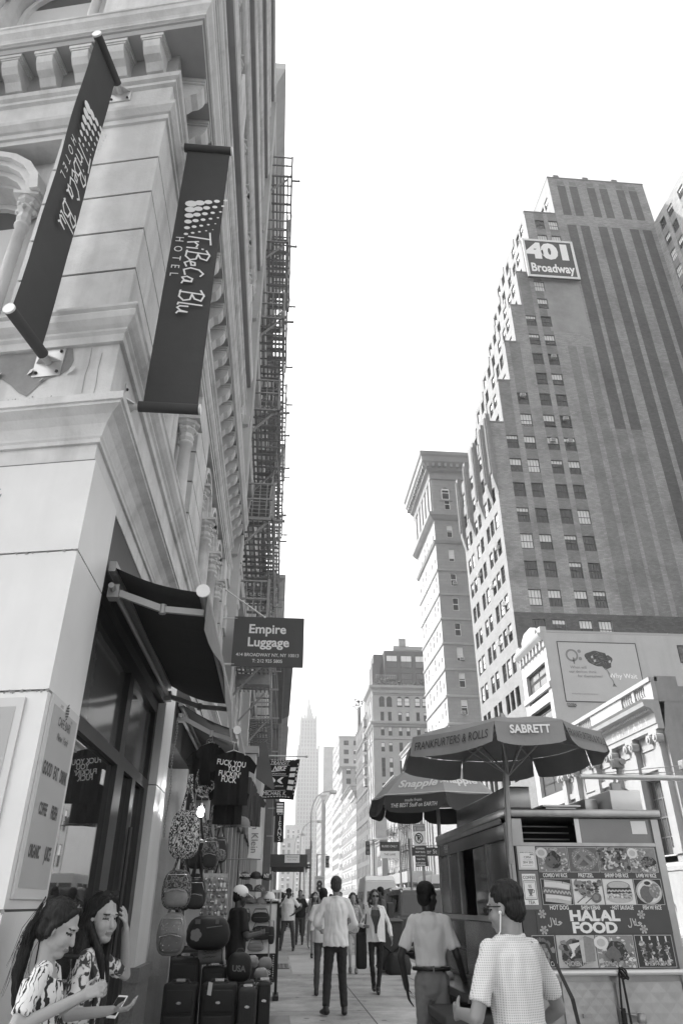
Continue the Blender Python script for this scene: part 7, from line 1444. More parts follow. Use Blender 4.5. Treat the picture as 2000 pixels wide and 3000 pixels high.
# --- the walker with his back to us
person('man seen from behind in an untucked white shirt and dark jeans walking away', (1.0, 13.0), R(2), 1.86, .013, 'skin_mid', ('short', 'hair_brown'), dict(m='cloth_white', sleeve='long', hem=.84, fit=1.22, flare=1.05, collar=1, wr=.008), dict(m='denim_dark', fit=1.04), 'leather',
    dict(eR=(.29, .02, 1.13), wR=(.21, .22, 1.05), eL=(-.29, .0, 1.14), wL=(-.22, .22, 1.06)), dict(kR=(.10, .03, .50), aR=(.125, -.02, .09), kL=(-.12, .0, .50), aL=(-.15, -.10, .105), fL=(-.35, 1, 0), fR=(.1, 1, 0)), (R(-8), R(-12)), (.01, .02), 1.04, seed=3)
# --- khaki trousers by the cart
def kx(c):
    belt(c); b = MB(); b.tube([c['S']((.03, -.148, 0.99)), c['S']((.03, -.148, 1.05))], .007, 5); part(c, b, 'belt_loop', 'khaki')
person('man from behind in a short sleeved white shirt and khaki trousers beside the cart shelf', (1.50, 7.75), R(-14), 1.70, .011, 'skin_dark', ('short', 'hair_black'), dict(m='cloth_white', hem=1.035, fit=1.14, collar=1, wr=.007), dict(m='khaki', fit=1.06), 'leather',
    dict(eR=(.26, -.01, 1.12), wR=(.31, .15, .90), eL=(-.29, -.05, 1.12), wL=(-.25, .04, .86)), None, (R(-42), R(-6)), (0, .0), .98, hands=dict(cL=.25, cR=.4), extras=kx, seed=5)
# --- checked shirt at the front
def cx_(c):
    S = c['S']; b = MB(); b.add([S(p) for p in ((.17, -.07, 1.46), (.205, -.06, 1.45), (.26, -.155, 1.2), (.22, -.165, 1.2))], [(0,1,2,3)]); b.add([S(p) for p in ((.22, -.165, 1.2), (.26, -.155, 1.2), (.335, -.13, .88), (.30, -.145, .88))], [(0,1,2,3)]); b.add([S(p) for p in ((.17, -.07, 1.46), (.205, -.06, 1.45), (.20, .08, 1.44), (.165, .08, 1.45))], [(0,1,2,3)]); part(c, b, 'bag_strap', 'black')
    b = MB(); b.tube([c['Hd']((-.082, .0, -.03)), c['Hd']((-.078, .03, -.10)), S((-.10, .10, 1.40)), S((-.16, .16, 1.1)), S((-.12, .13, .86))], .0035, 6); b.ball(c['Hd']((-.082, .0, -.022)), .009, n=6); part(c, b, 'earphone_cord', 'white_paint'); shades(c)
CK = person('man in a checked short sleeved shirt with a shoulder bag facing the food cart', (1.255, 4.22), R(24), 1.645, .008, 'skin_mid', ('short', 'hair_black'), dict(m='check_cloth', hem=.79, fit=1.15, flare=1.05, collar=1, wr=.006), dict(m='charcoal'), 'leather',
    dict(eL=(-.29, .0, 1.13), wL=(-.20, .26, 1.12), eR=(.30, .02, 1.14), wR=(.24, .22, 1.0)), None, (R(28), R(-14)), (0, .03), .98, extras=cx_, seed=9)
b = MB(); M_ = Matrix.Translation((1.56, 4.02, .0)) @ Matrix.Rotation(R(15), 4, 'Z'); q = MB(); q.bev(-.19, .19, -.07, .07, .48, .84, .04); q.box(-.15, .15, -.078, -.068, .54, .74); q.tube([(-.12, 0, .84), (-.08, 0, .90), (.08, 0, .90), (.12, 0, .84)], .01); b.add([M_ @ V(v) for v in q.v], q.f, 0, True); b.tube([(1.545, 4.06, .96), (1.55, 4.05, .85)], .012, 8)
tag(b.build('shoulder_bag', 'cloth_black'), 'black laptop bag hanging at the hip of the man in the checked shirt', 'bag')
# --- the two women against the pier
def strands(c, n=70, ponytail=False):
    rr = random.Random(3); b = MB(); S, Hd, hc = c['S'], c['Hd'], c['hc']
    for i in range(n):
        a = rr.uniform(R(200), R(340)); p = Hd((.088*math.cos(a), .098*math.sin(a)-.04, rr.uniform(.0, .10))); e = S(hc+V((rr.uniform(-.11, .11), rr.uniform(-.16, -.05) if not ponytail else rr.uniform(-.22, -.12), rr.uniform(-.30, -.08)))); m = p.lerp(e, .5)+V((rr.uniform(-.02, .02), -.025, 0)); b.tube([p, m, e], [.0013, .0012, .0006], 4, cap=False)
    part(c, b, 'loose_hair', 'hair_black')
def ax_(c): shades(c, True); strands(c, 60, True)
person('woman in profile in a zebra leaf print top looking down at her hands', (-1.09, 4.02), R(-88), 1.555, .005, 'skin_light', ('pony', 'hair_black'), dict(m='zebra_cloth', hem=.8, fit=1.2, wr=.005, open=1), dict(m='denim'), 'leather',
    dict(eR=(.27, .0, 1.22), wR=(.10, .26, 1.33), eL=(-.22, .06, 1.22), wL=(-.06, .27, 1.34)), None, (R(-6), R(-24)), (0, .08), .92, True, extras=ax_, hands=dict(dR=(-.3, .7, .25), pR=(-.8, -.1, -.3), dL=(.3, .7, .2), pL=(.8, -.1, -.3), cR=.7, cL=.8), seed=11)
def bx_(c):
    shades(c, True); strands(c, 60); S = c['S']; b = MB(); b.tube([S((.15, .06, 1.42)), S((.10, .125, 1.28)), S((.14, .13, 1.0))], .012, 6); b.tube([S((.15, -.08, 1.44)), S((.15, .06, 1.43))], .012, 6); part(c, b, 'bag_strap', 'black')
BW = person('woman in a dark floral top holding her forehead against the shop door', (-1.03, 4.62), R(-88), 1.585, .005, 'skin_light', ('long', 'hair_black'), dict(m='floral_cloth', hem=.82, fit=1.2, wr=.005), dict(m='denim'), 'leather',
    dict(eL=(-.33, .22, 1.31), wL=(-.15, .21, 1.565), eR=(.27, .02, 1.17), wR=(.30, .26, 1.19)), None, (R(-42), R(-6)), (0, .10), .92, True, extras=bx_, hands=dict(dL=(.62, .0, .72), pL=(.1, -1, .1), dR=(.15, .95, .1), pR=(-.2, 0, 1), cL=.35, cR=.6), seed=12)
b = MB(); M_ = Matrix.Translation((-.765, 4.37, 1.125)) @ Matrix.Scale(.8, 4) @ Matrix.Rotation(R(-30), 4, 'Z') @ Matrix.Rotation(R(48), 4, 'X'); q = MB(); q.bev(-.036, .036, -.072, .072, .0, .009, .004, 0); q.box(-.032, .032, -.058, .058, .0092, .0102, 1); b.add([M_ @ V(v) for v in q.v], q.f, 0, False); b.m = list(q.m); b.sm = [False]*len(b.f)
tag(b.build('phone', ['white_paint', 'black']), 'white phone in the hand of the woman in the floral top', 'phone')
# --- vendor by the bags
def cap_hat(c, m='cloth_white', brim=True):
    b = MB(); b.ball(c['Hd']((0, -.018, .058)), .104*c['s'], n=14, ry=.118*c['s'], rz=.092*c['s'], M=c['M'])
    if brim: b.prism([c['Hd'](p) for p in ((-.085, .06, .055), (-.07, .15, .030), (0, .18, .024), (.07, .15, .030), (.085, .06, .055))], V((0, 0, .008)))
    part(c, b, 'cap', m)
person('street vendor in a white cap and black t-shirt among the bags', (-.52, 11.6), R(-62), 1.70, .013, 'skin_dark', ('short', 'hair_black'), dict(m='cloth_black', hem=.84, fit=1.2), dict(m='denim_dark'), 'leather', dict(eR=(.26, .04, 1.12), wR=(.16, .30, 1.16), eL=(-.26, .06, 1.12), wL=(-.12, .32, 1.16)), None, (R(-16), R(-14)), (0, .04), 1.08, extras=cap_hat, seed=13)
# --- walkers coming towards us
def lady(c):
    shades(c); S = c['S']; b = MB(); loft(b, [(S((0, .0, .99)), .15, .112), (S((0, .0, 1.1)), .138, .105), (S((0, .004, 1.3)), .15, .124), (S((0, 0, 1.40)), .11, .095)], 14); part(c, b, 'vest', 'charcoal')
    b = MB(); b.tube([S((.17, -.02, 1.47)), S((.20, .10, 1.2)), S((.22, .13, .95))], .014, 6); part(c, b, 'bag_strap', 'black')
def openshirt(name, m):                                              # front panels of an unbuttoned shirt
    def f(c):
        lady(c); S = c['S']
        for q in (-1, 1):
            b = MB(); P = [(q*.075, .085, 1.45), (q*.10, .128, 1.3), (q*.035, .150, 1.12), (q*.02, .150, .98), (q*.06, .155, .86), (q*.19, .06, .84), (q*.185, .05, 1.1), (q*.185, .03, 1.4)]
            b.prism([S(p) for p in P], S((0, .012, 0))); part(c, b, name, m)
    return f
person('woman in sunglasses and an open white shirt walking towards us', (1.98, 15.7), R(176), 1.70, .013, 'skin_mid', ('curly', 'hair_brown'), dict(m='cloth_white', sleeve='long', hem=.84, fit=1.08, wr=.008, name='overshirt', open=1), dict(m='cloth_black', fit=.95), 'leather',
    dict(eR=(.28, .03, 1.13), wR=(.22, .17, 1.12), eL=(-.28, .0, 1.13), wL=(-.31, .10, .90)), dict(kR=(.09, .10, .50), aR=(.05, -.06, .12), kL=(-.08, .06, .49), aL=(-.02, .16, .09)), (R(4), 0), (0, 0), .98, True, extras=openshirt('shirt_front', 'cloth_white'), seed=17)
b = MB(); b.bev(1.60, 1.80, 15.62, 15.78, .50, 1.10, .05); b.prism([(1.64, 15.65, 1.08), (1.77, 15.65, 1.08), (1.72, 15.65, 1.3)], (0, .1, 0)); tag(b.build('shoulder_bag', 'cloth_black'), 'large black bag carried by the woman in the open white shirt', 'bag')
def hatman(c):
    b = MB(); H = c['Hd']; b.lathe([(.0, .115), (.06, .112), (.082, .09), (.088, .05), (.135, .045), (.135, .038), (.085, .04)], (0, 0, 0), 14); b.v = [tuple(H(v)) for v in b.v]; part(c, b, 'hat', 'black')
person('man in a dark hat and white t-shirt with one hand on his hip', (.49, 27.6), R(172), 1.83, .016, 'skin_dark', ('short', 'hair_black'), dict(m='cloth_white', hem=.83, fit=1.25), dict(m='denim'), 'leather', dict(eR=(.36, .0, 1.20), wR=(.12, .12, 1.52), eL=(-.40, -.02, 1.18), wL=(-.19, .08, 1.02)), dict(kR=(.17, .03, .5), aR=(.22, 0, .09), kL=(-.17, .03, .5), aL=(-.2, 0, .09)), (0, 0), (0, 0), 1.1, extras=hatman, seed=19)
def strap2(c):
    shades(c, False, 'light_metal'); S = c['S']; b = MB(); b.tube([S((-.13, .0, 1.47)), S((-.05, .135, 1.25)), S((.16, .12, .98))], .012, 6); part(c, b, 'bag_strap', 'black'); b = MB(); b.bev(*[q for q in (-.26, -.02, .05, .18, .82, 1.0)], .03); part(c, b, 'bag', 'cloth_black')
person('woman in white shorts, a grey t-shirt and mirrored sunglasses with a black bag', (1.23, 24.2), R(184), 1.70, .015, 'skin_mid', ('long', 'hair_brown'), dict(m='cloth_grey', hem=.98, fit=1.1), dict(m='cloth_white', len=.2, name='shorts'), 'leather', dict(eR=(.27, .03, 1.13), wR=(.30, .10, .90), eL=(-.26, .05, 1.14), wL=(-.2, .2, 1.0)), dict(kR=(.09, .07, .5), aR=(.07, -.05, .1), kL=(-.07, .04, .5), aL=(-.04, .12, .09)), (0, 0), (0, 0), .92, True, extras=strap2, seed=23)
person('woman in a pale lace top and knee length trousers behind the woman in sunglasses', (1.93, 19.6), R(178), 1.66, .015, 'skin_light', ('bob', 'hair_brown'), dict(m='print_cloth', sleeve='none', hem=.84, fit=1.18, open=1), dict(m='cloth_light', len=.62, name='capri_trousers'), 'cloth_grey', dict(eR=(.27, .0, 1.13), wR=(.27, .12, .9), eL=(-.26, .06, 1.13), wL=(-.15, .22, 1.05)), dict(kR=(.09, .06, .5), aR=(.08, -.04, .1), kL=(-.08, .02, .5), aL=(-.06, .14, .09)), (R(6), R(-5)), (0, 0), 1.0, True, seed=29)
person('man mostly hidden behind the white shirted walker', (.94, 15.4), R(0), 1.72, .016, 'skin_mid', ('short', 'hair_black'), dict(m='cloth_white', hem=.84, fit=1.2), dict(m='denim'), 'leather', seed=31)
def tee(c):
    b = MB(); S = c['S']; b.poly([S((.07*math.cos(2*PI*k/12), .140, 1.25+.09*math.sin(2*PI*k/12))) for k in range(12)]); part(c, b, 'print', 'cloth_light')
person('man in a black t-shirt with a round pale print coming through the crowd', (1.0, 31), R(180), 1.8, .018, 'skin_mid', ('short', 'hair_black'), dict(m='cloth_black', hem=.86, fit=1.18), dict(m='denim'), 'leather', extras=tee, seed=37)
def pack(c):
    b = MB(); S = c['S']; b.bev(-.15, .15, -.30, -.11, 1.02, 1.46, .05); part(c, b, 'backpack', 'charcoal'); b = MB(); b.box(-.03, .05, .145, .15, 1.25, 1.4); part(c, b, 'badge', 'cloth_light')
person('man in a dark patterned jacket standing in profile behind a dark crate', (2.86, 21.2), R(95), 1.80, .016, 'skin_dark', ('short', 'hair_black'), dict(m='cloth_mid', sleeve='long', hem=.86, fit=1.24), dict(m='cloth_black'), 'leather', dict(eR=(.25, .05, 1.13), wR=(.15, .28, 1.1), eL=(-.25, .05, 1.13), wL=(-.15, .28, 1.1)), None, (R(0), R(-14)), (0, .05), 1.12, extras=pack, seed=41)
person('woman in a patterned dress crossing the bright pavement far across the street', (22.4, 43.8), R(160), 1.72, .018, 'skin_mid', ('long', 'hair_brown'), dict(m='floral_cloth', hem=.92, fit=1.1), dict(m='floral_cloth', len=.55, skirt=1, name='skirt'), 'leather', dict(eR=(.2, .1, 1.25), wR=(.06, .12, 1.52)), None, (0, 0), (0, 0), .95, True, seed=43)
# --- people further off: five figures, copied
FAR = []
def farp(label, x, y, rz, h, **k):
    c = person(label, (x, y), rz, h, .024, k.pop('skin', 'skin_mid'), k.pop('hair', ('short', 'hair_black')), dict(m=k.pop('top', 'cloth_white'), sleeve=k.pop('sleeve', 'short'), hem=.85, fit=1.2), dict(m=k.pop('bot', 'denim_dark')), 'leather', None, dict(kR=(.10, .08, .5), aR=(.09, -.08, .11), kL=(-.10, .0, .5), aL=(-.09, .16, .09)), group='people walking further down the pavement', **k); FAR.append(c['T']); return c['T']
farp('tall man in a white t-shirt in the crowd left of the sandwich board', .05, 34, R(180), 1.82, seed=51); farp('woman in a dark top in the crowd beyond the walker with the white shirt', 2.05, 29, R(175), 1.66, top='cloth_black', hair=('long', 'hair_black'), female=True, seed=52)
farp('man in a grey shirt in the crowd under the pavement canopy', .55, 43, R(180), 1.76, top='cloth_grey', sleeve='long', seed=53); farp('man in a check shirt between the walkers and the parked van', 2.55, 31, R(170), 1.74, top='cloth_mid', seed=54); farp('woman in a pale print dress in the crowd by the canopy post', -.15, 39, R(185), 1.66, top='print_cloth', bot='cloth_light', hair=('bob', 'hair_brown'), female=True, seed=55)
rr = random.Random(8); desc = ['dark haired man behind the hat man in the crowd', 'small figure in pale clothes under the canopy edge', 'person in grey walking away under the notice board', 'person in a dark shirt near the canopy post', 'woman in a print top deep in the crowd', 'far walker in white beside the sandwich board', 'far walker in black between board and walker', 'distant grey shirted walker right of the walker', 'distant person by the kerb beyond the crate', 'tiny walker in white far down the pavement', 'tiny walker in dark clothes far down the pavement', 'tiny walker in grey far down near the kerb', 'pair walker in pale clothes past the canopy', 'walker in a dark shirt past the canopy', 'walker furthest away in the middle of the pavement', 'stout walker in white near the shop fronts']
for i, (x, y) in enumerate(((.35, 36), (-.3, 45), (.9, 48), (1.5, 46), (.15, 52), (1.35, 38), (2.0, 42), (2.5, 44), (3.2, 40), (1.2, 60), (2.0, 58), (3.0, 62), (.6, 66), (1.6, 70), (2.3, 76), (-.2, 60))):
    dup(FAR[(i*3+1) % 5], (x, y, gz(y)), R(180 if i % 3 else 0)+rr.uniform(-.3, .3), desc[i], 'people walking further down the pavement', (rr.uniform(.95, 1.06),)*3)
# ---------------------------------------------------------------- vehicles
mat('car_white', .62, .3, .05, 3, spec=.6); mat('car_dark', .05, .22, .2, 3, spec=.7); mat('car_grey', .2, .25, .1, 3, spec=.6); mat('tyre', .02, .85); glassmat('car_glass', .025); mat('lamp_red', .12, .25, spec=.6); mat('chrome', .6, .18, metal=.9)
def vehicle(name, label, cat, loc, rz, L_, W_, prof, glassz, m, kind='van', wheels=.33):
    # prof: side outline (y along the length from the rear, z); the body tapers inwards above the waist line glassz[0]
    T = thing(name, label, cat, loc); T.rotation_euler = (0, 0, rz); b = MB(); n = len(prof); zw, zt = glassz
    def hw(z): return W_/2 if z <= zw else W_/2*(1-.16*(z-zw)/(max(p[1] for p in prof)-zw))
    for s in (-1, 1): b.add([(s*hw(z), y, z) for y, z in prof], [tuple(range(n)) if s < 0 else tuple(range(n))[::-1]])
    for i in range(n): (y0, z0), (y1, z1) = prof[i], prof[(i+1) % n]; b.add([(-hw(z0), y0, z0), (hw(z0), y0, z0), (hw(z1), y1, z1), (-hw(z1), y1, z1)], [(0,1,2,3)])
    def loc_(o): o.parent = T; return o
    def bl(b, nm, mt):
        me = bpy.data.meshes.new(nm); me.from_pydata([tuple(v) for v in b.v], [], b.f); 
        for q in (mt if isinstance(mt, list) else [mt]): me.materials.append(MATS[q])
        me.polygons.foreach_set('material_index', b.m); me.polygons.foreach_set('use_smooth', b.sm); bm = bmesh.new(); bm.from_mesh(me)
        if nm == 'body': bmesh.ops.remove_doubles(bm, verts=bm.verts, dist=.001); bmesh.ops.recalc_face_normals(bm, faces=bm.faces); bmesh.ops.bevel(bm, geom=bm.edges[:], offset=.05, segments=2, affect='EDGES')
        bm.to_mesh(me); bm.free(); o = bpy.data.objects.new(nm, me); COL.objects.link(o); o.parent = T; return o
    bl(b, 'body', m); h = W_/2
    rear = [p for p in prof if p[0] < .5]; 
    def rear_y(z):
        rs = sorted(rear, key=lambda p: p[1])
        for (y0, z0), (y1, z1) in zip(rs[:-1], rs[1:]):
            if z0 <= z <= z1: return y0+(y1-y0)*(z-z0)/(z1-z0)
        return 0
    for (x0, x1) in ((-h*.82, -h*.04), (h*.04, h*.82)) if kind == 'van' else ((-h*.76, h*.76),):
        b = MB(); b.add([(x0, rear_y(zw+.06)-.012, zw+.06), (x1, rear_y(zw+.06)-.012, zw+.06), (x1*(.97), rear_y(zt)-.012, zt), (x0*.97, rear_y(zt)-.012, zt)], [(0,1,2,3)]); bl(b, 'rear_window', 'car_glass')
    for s in (-1, 1):
        b = MB(); ys = (L_*.16, L_*.40, L_*.62) if kind == 'van' else (L_*.22, L_*.42, L_*.60)
        for y0, y1 in zip(ys[:-1], ys[1:]): b.add([(s*(hw(zw+.08)+.012), y0+.05, zw+.08), (s*(hw(zw+.08)+.012), y1-.03, zw+.08), (s*(hw(zt)+.012), y1-.1, zt), (s*(hw(zt)+.012), y0+.08, zt)], [(0,1,2,3)])
        bl(b, 'side_window', 'car_glass'); b = MB(); b.bev(s*h-.06, s*h+.02, -.03, .06, zw-.28, zw-.02, .01); bl(b, 'tail_light', 'lamp_red')
        b = MB(); b.bev(s*(h+.13)-.09, s*(h+.13)+.09, L_*.66, L_*.66+.09, zw+.02, zw+.24, .02); b.bar((s*h, L_*.66+.04, zw+.06), (s*(h+.08), L_*.66+.04, zw+.08), .04); bl(b, 'wing_mirror', m)
        for yy in (L_*.2, L_*.8):
            b = MB(); b.tube([(s*(h-.2), yy, wheels), (s*(h+.01), yy, wheels)], wheels, 18); w_ = bl(b, 'wheel', 'tyre'); b = MB(); b.tube([(s*(h+.005), yy, wheels), (s*(h+.02), yy, wheels)], wheels*.6, 14); r_ = bl(b, 'rim', 'grey_metal'); r_.parent = w_
    b = MB(); b.bev(-h+.03, h-.03, -.09, .05, .42, .62, .03); bl(b, 'bumper', 'charcoal'); b = MB(); b.box(-.16, .16, -.03, -.012, zw-.28, zw-.16); bl(b, 'number_plate', 'light'); return T
road = lambda y: .0075*y-.14
wv = [(0, .45), (5.6, .45), (5.62, .95), (4.7, 1.12), (4.1, 1.95), (3.4, 2.75), (.5, 2.8), (.12, 2.55), (.02, 1.35)]
vehicle('high_roof_van', 'white high roofed van seen from behind in the traffic', 'van', (6.1, 45.5, road(46)), 0, 5.6, 2.0, wv, (1.38, 2.0), 'car_white')
dv = [(0, .4), (5.0, .4), (5.02, .95), (4.1, 1.1), (3.5, 1.85), (.5, 1.98), (.1, 1.9), (0, 1.15)]
vehicle('parked_van', 'dark van parked at the kerb beyond the man in the dark jacket', 'van', (4.95, 25.6, road(26)), 0, 5.0, 1.9, dv, (1.2, 1.78), 'car_dark')
suv = [(0, .4), (4.8, .4), (4.82, .95), (3.7, 1.08), (3.0, 1.75), (.5, 1.82), (.12, 1.72), (0, 1.1)]
vehicle('parked_suv', 'dark SUV with roof bars parked ahead of the dark van', 'suv', (5.6, 32.5, road(33)), 0, 4.8, 1.9, [(y, z+.25*(z > 1.5)) for y, z in suv], (1.12, 1.85), 'car_dark', 'suv')
car = [(0, .35), (4.5, .35), (4.52, .75), (3.5, .92), (2.8, 1.38), (1.2, 1.44), (.35, 1.0), (0, .9)]
vehicle('parked_car', 'pale saloon car at the kerb beyond the white shirted walker', 'car', (4.9, 60, road(60)), 0, 4.5, 1.8, car, (.95, 1.32), 'car_white', 'car'); vehicle('parked_car', 'silver saloon car parked along the far kerb by the pale loft', 'car', (18.4, 66, road(66)), 0, 4.5, 1.8, car, (.95, 1.32), 'car_grey', 'car'); vehicle('parked_car', 'dark saloon car passing behind the food cart window', 'car', (9.5, 22, road(22)), 0, 4.5, 1.8, car, (.95, 1.32), 'car_dark', 'car')
vehicle('delivery_truck', 'pale box truck standing on the road right of the no standing sign', 'truck', (12.6, 58, road(58)), 0, 7, 2.4, [(0, .6), (7, .6), (7.02, 1.4), (6.6, 2.4), (5.6, 2.5), (5.55, 3.2), (.05, 3.2)], (1.6, 2.6), 'car_white'); vehicle('parked_car', 'white taxi like saloon further along the road left of the vans', 'car', (8.2, 75, road(75)), 0, 4.5, 1.8, car, (.95, 1.32), 'car_white', 'car')
# ---------------------------------------------------------------- street furniture
def sign_panel(b, b2, x, y, z0, z1, w, bm=0): b.box(x-w/2, x+w/2, y, y+.012, z0, z1, bm)
T = thing('parking_sign', 'stacked no parking and no standing signs on a kerb post', 'sign', (3.78, 20.2, .1)); b = MB(); b.box(3.83, 3.89, 20.22, 20.28, .1, 3.6); b.tube([(3.86, 20.25, .1), (3.86, 20.25, .5)], .06, 8); b.build('post', 'iron', T); ux = V((1,0,0)); uz = V((-.05,0,1)); sk = lambda z: -.05*(z-3)
def pan(z0, z1, mi, nm, mt): q = MB(); q.prism([(3.62+sk(z0), 20.2, z0), (3.95+sk(z0), 20.2, z0+.02), (3.95+sk(z1), 20.2, z1+.02), (3.62+sk(z1), 20.2, z1)], (0, .012, 0)); return q.build(nm, mt, T)
pan(3.26, 3.44, 0, 'night_panel', 'iron'); pan(2.92, 3.25, 0, 'no_parking_panel', 'white_paint'); pan(2.42, 2.90, 0, 'no_standing_panel', 'charcoal'); b = MB(); yy = 20.195
b.text('NIGHT REGULATION', (3.77, yy, 3.41), ux, uz, .035); 
for k in range(14): b.ball((3.73+.028*(k % 7), yy, 3.31+.03*(k//7)), .009, n=6)
b.tube([(3.67, yy, 3.36), (3.655, yy, 3.33), (3.67, yy, 3.29)], .008, 5)
for i, s_ in enumerate(('NO STANDING', 'EXCEPT TRUCKS', 'LOADING & UNLOADING', '7AM-7PM', 'EXCEPT SUNDAY')): b.text(s_, (3.775, yy, 2.85-.085*i), ux, uz, .055 if i != 2 else .04, sx=.62 if i != 3 else 1, bold=.02)
b.bar((3.66, yy, 2.46), (3.9, yy, 2.46), .02); b.build('lettering', 'letter_white', T); b = MB()
b.tube([(3.76+.10*math.cos(2*PI*k/20), yy, 3.10+.12*math.sin(2*PI*k/20)) for k in range(21)], .012, 5); b.text('P', (3.76, yy, 3.10), ux, uz, .19, bold=.02); b.bar((3.70, yy, 3.18), (3.82, yy, 3.02), .018); b.text('2AM-6AM', (3.9, yy, 2.97), ux, uz, .03); b.build('symbol', 'letter_black', T)
T = thing('street_name_sign', 'small dark Walker St sign board on an arm by the scaffold', 'sign', (4.6, 27, 2.5)); b = MB(); b.box(4.75, 5.75, 27, 27.02, 3.05, 3.32); b.build('panel', 'charcoal', T); b = MB(); b.text('Walker St', (5.25, 26.99, 3.18), ux, (0,0,1), .19); b.build('lettering', 'letter_white', T); b = MB(); b.tube([(4.7, 27.03, -.0), (4.7, 27.03, 3.6)], .04, 8); b.tube([(4.7, 27.03, 3.37), (5.8, 27.03, 3.37)], .02, 6); b.build('post', 'grey_metal', T)
T = thing('bus_lane_sign', 'white bus lane sign hanging under the scaffold', 'sign', (7.0, 47, 4)); b = MB(); b.box(6.3, 7.5, 47, 47.03, 4.4, 4.9, 0); b.box(6.3, 7.5, 47, 47.03, 4.0, 4.38, 1); b.build('panel', ['charcoal', 'white_paint'], T); b = MB(); b.text('BUSES ONLY', (6.9, 46.99, 4.65), ux, (0,0,1), .17); b.build('lettering', 'letter_white', T); b = MB(); b.text('THIS LANE', (6.9, 46.99, 4.2), ux, (0,0,1), .15); b.build('dark_lettering', 'letter_black', T); b = MB(); b.tube([(7.55, 47.05, 0), (7.55, 47.05, 5)], .05, 8); b.build('post', 'grey_metal', T)
def street_lamp(label, x, y, h, reach): 
    T = thing('street_lamp', label, 'lamp', (x, y, gz(y)), 'curved street lamps along the kerb'); b = MB(); z = gz(y); b.tube([(x, y, z), (x, y, z+1), (x, y, z+h*.8)], [.08, .055, .04], 10); b.build('pole', 'grey_metal', T); b = MB(); b.tube([(x, y, z+h*.8)]+[(x+reach*(1-math.cos(t)), y, z+h*.8+h*.2*math.sin(t)) for t in [PI/2*k/8 for k in range(1, 9)]]+[(x+reach*1.25, y, z+h*1.0)], .034, 8); b.build('arm', 'grey_metal', T); b = MB(); b.bev(x+reach*1.2, x+reach*1.2+.55, y-.14, y+.14, z+h*.98, z+h*1.015, .03); b.build('lamp_head', 'light_metal', T)
street_lamp('tallest curved street lamp in front of the curly cornice building', 2.9, 66, 9.75, 1.35); street_lamp('second curved street lamp further down the kerb', 2.83, 92, 9.6, 1.6); street_lamp('furthest curved street lamp at the kerb', 2.6, 112, 9.6, .8)
def signal(label, x, y, z, arm=None):
    T = thing('traffic_light', label, 'traffic light', (x, y, gz(y)), 'traffic lights over the road'); b = MB(); b.bev(x-.16, x+.16, y-.1, y+.12, z, z+.95, .02); b.build('housing', 'charcoal', T)
    for k in range(3): b = MB(); b.tube([(x, y-.13, z+.16+.31*k), (x, y-.1, z+.16+.31*k)], .11, 12); b.build('lens', 'mid', T)
    b = MB(); b.tube([(arm or x, y+.2, gz(y)), (arm or x, y+.2, z+1.1)], .06, 8); b.tube([(arm or x, y+.2, z+1.05), (x+.05, y+.2, z+1.05)], .04, 8); b.build('pole', 'grey_metal', T)
signal('traffic light on the scaffold corner beyond the white van', 7.1, 60, 4.9, 7.6); signal('traffic light in the middle distance left of the white van', 4.6, 70, 4.4, 3.7); signal('small distant traffic light right of the pavement canopy', 3.2, 84, 4.5, 3.7)
T = thing('one_way_sign', 'one way arrow sign on a lamp post near the canopy', 'sign', (2.4, 62, .4)); b = MB(); b.box(1.75, 2.75, 62, 62.03, 4.0, 4.32); b.build('panel', 'charcoal', T); b = MB(); b.poly([(1.82, 61.99, 4.16), (2.05, 61.99, 4.27), (2.05, 61.99, 4.2), (2.68, 61.99, 4.2), (2.68, 61.99, 4.12), (2.05, 61.99, 4.12), (2.05, 61.99, 4.05)]); b.build('arrow', 'letter_white', T); b = MB(); b.text('ONE WAY', (2.36, 61.98, 4.16), ux, (0,0,1), .10); b.build('lettering', 'letter_black', T); b = MB(); b.tube([(2.78, 62.06, .4), (2.78, 62.06, 6)], .05, 8); b.box(2.3, 2.75, 62, 62.03, 4.45, 5.4); b.build('post', 'iron', T)
T = thing('sandwich_board', 'pale sandwich board with a big ornate figure on the pavement', 'board', (1.75, 31.6, .23)); z0 = .24; b = MB(); b.box(1.58, 1.96, 31.6, 31.63, 1.80, 2.55); b.build('panel', 'offwhite', T); b = MB(); b.box(1.74, 1.80, 31.6, 31.66, z0, 1.80); b.box(1.5, 2.05, 31.45, 31.8, z0, z0+.06); b.build('stand', 'iron', T); b = MB(); b.text('8', (1.77, 31.595, 2.17), ux, (0,0,1), .52, bold=.05, sx=.85); b.text('Broadway', (1.77, 31.595, 2.48), ux, (0,0,1), .07); b.text('menu', (1.77, 31.595, 1.86), ux, (0,0,1), .05); b.build('lettering', 'charcoal', T)
T = thing('small_notice', 'small framed notice on a stand beside the hat man', 'notice', (.02, 26, .2)); b = MB(); b.box(-.16, .22, 26, 26.02, 1.62, 1.98); b.build('panel', 'white_paint', T); b = MB(); b.box(-.02, .08, 26.0, 26.03, .2, 1.62); b.build('stand', 'iron', T); b = MB()
for k in range(3): b.box(-.12+.11*k, -.04+.11*k, 25.985, 25.995, 1.72, 1.9)
b.text('2 FOR 10', (.03, 25.99, 1.67), ux, (0,0,1), .06); b.build('print', 'mid', T)
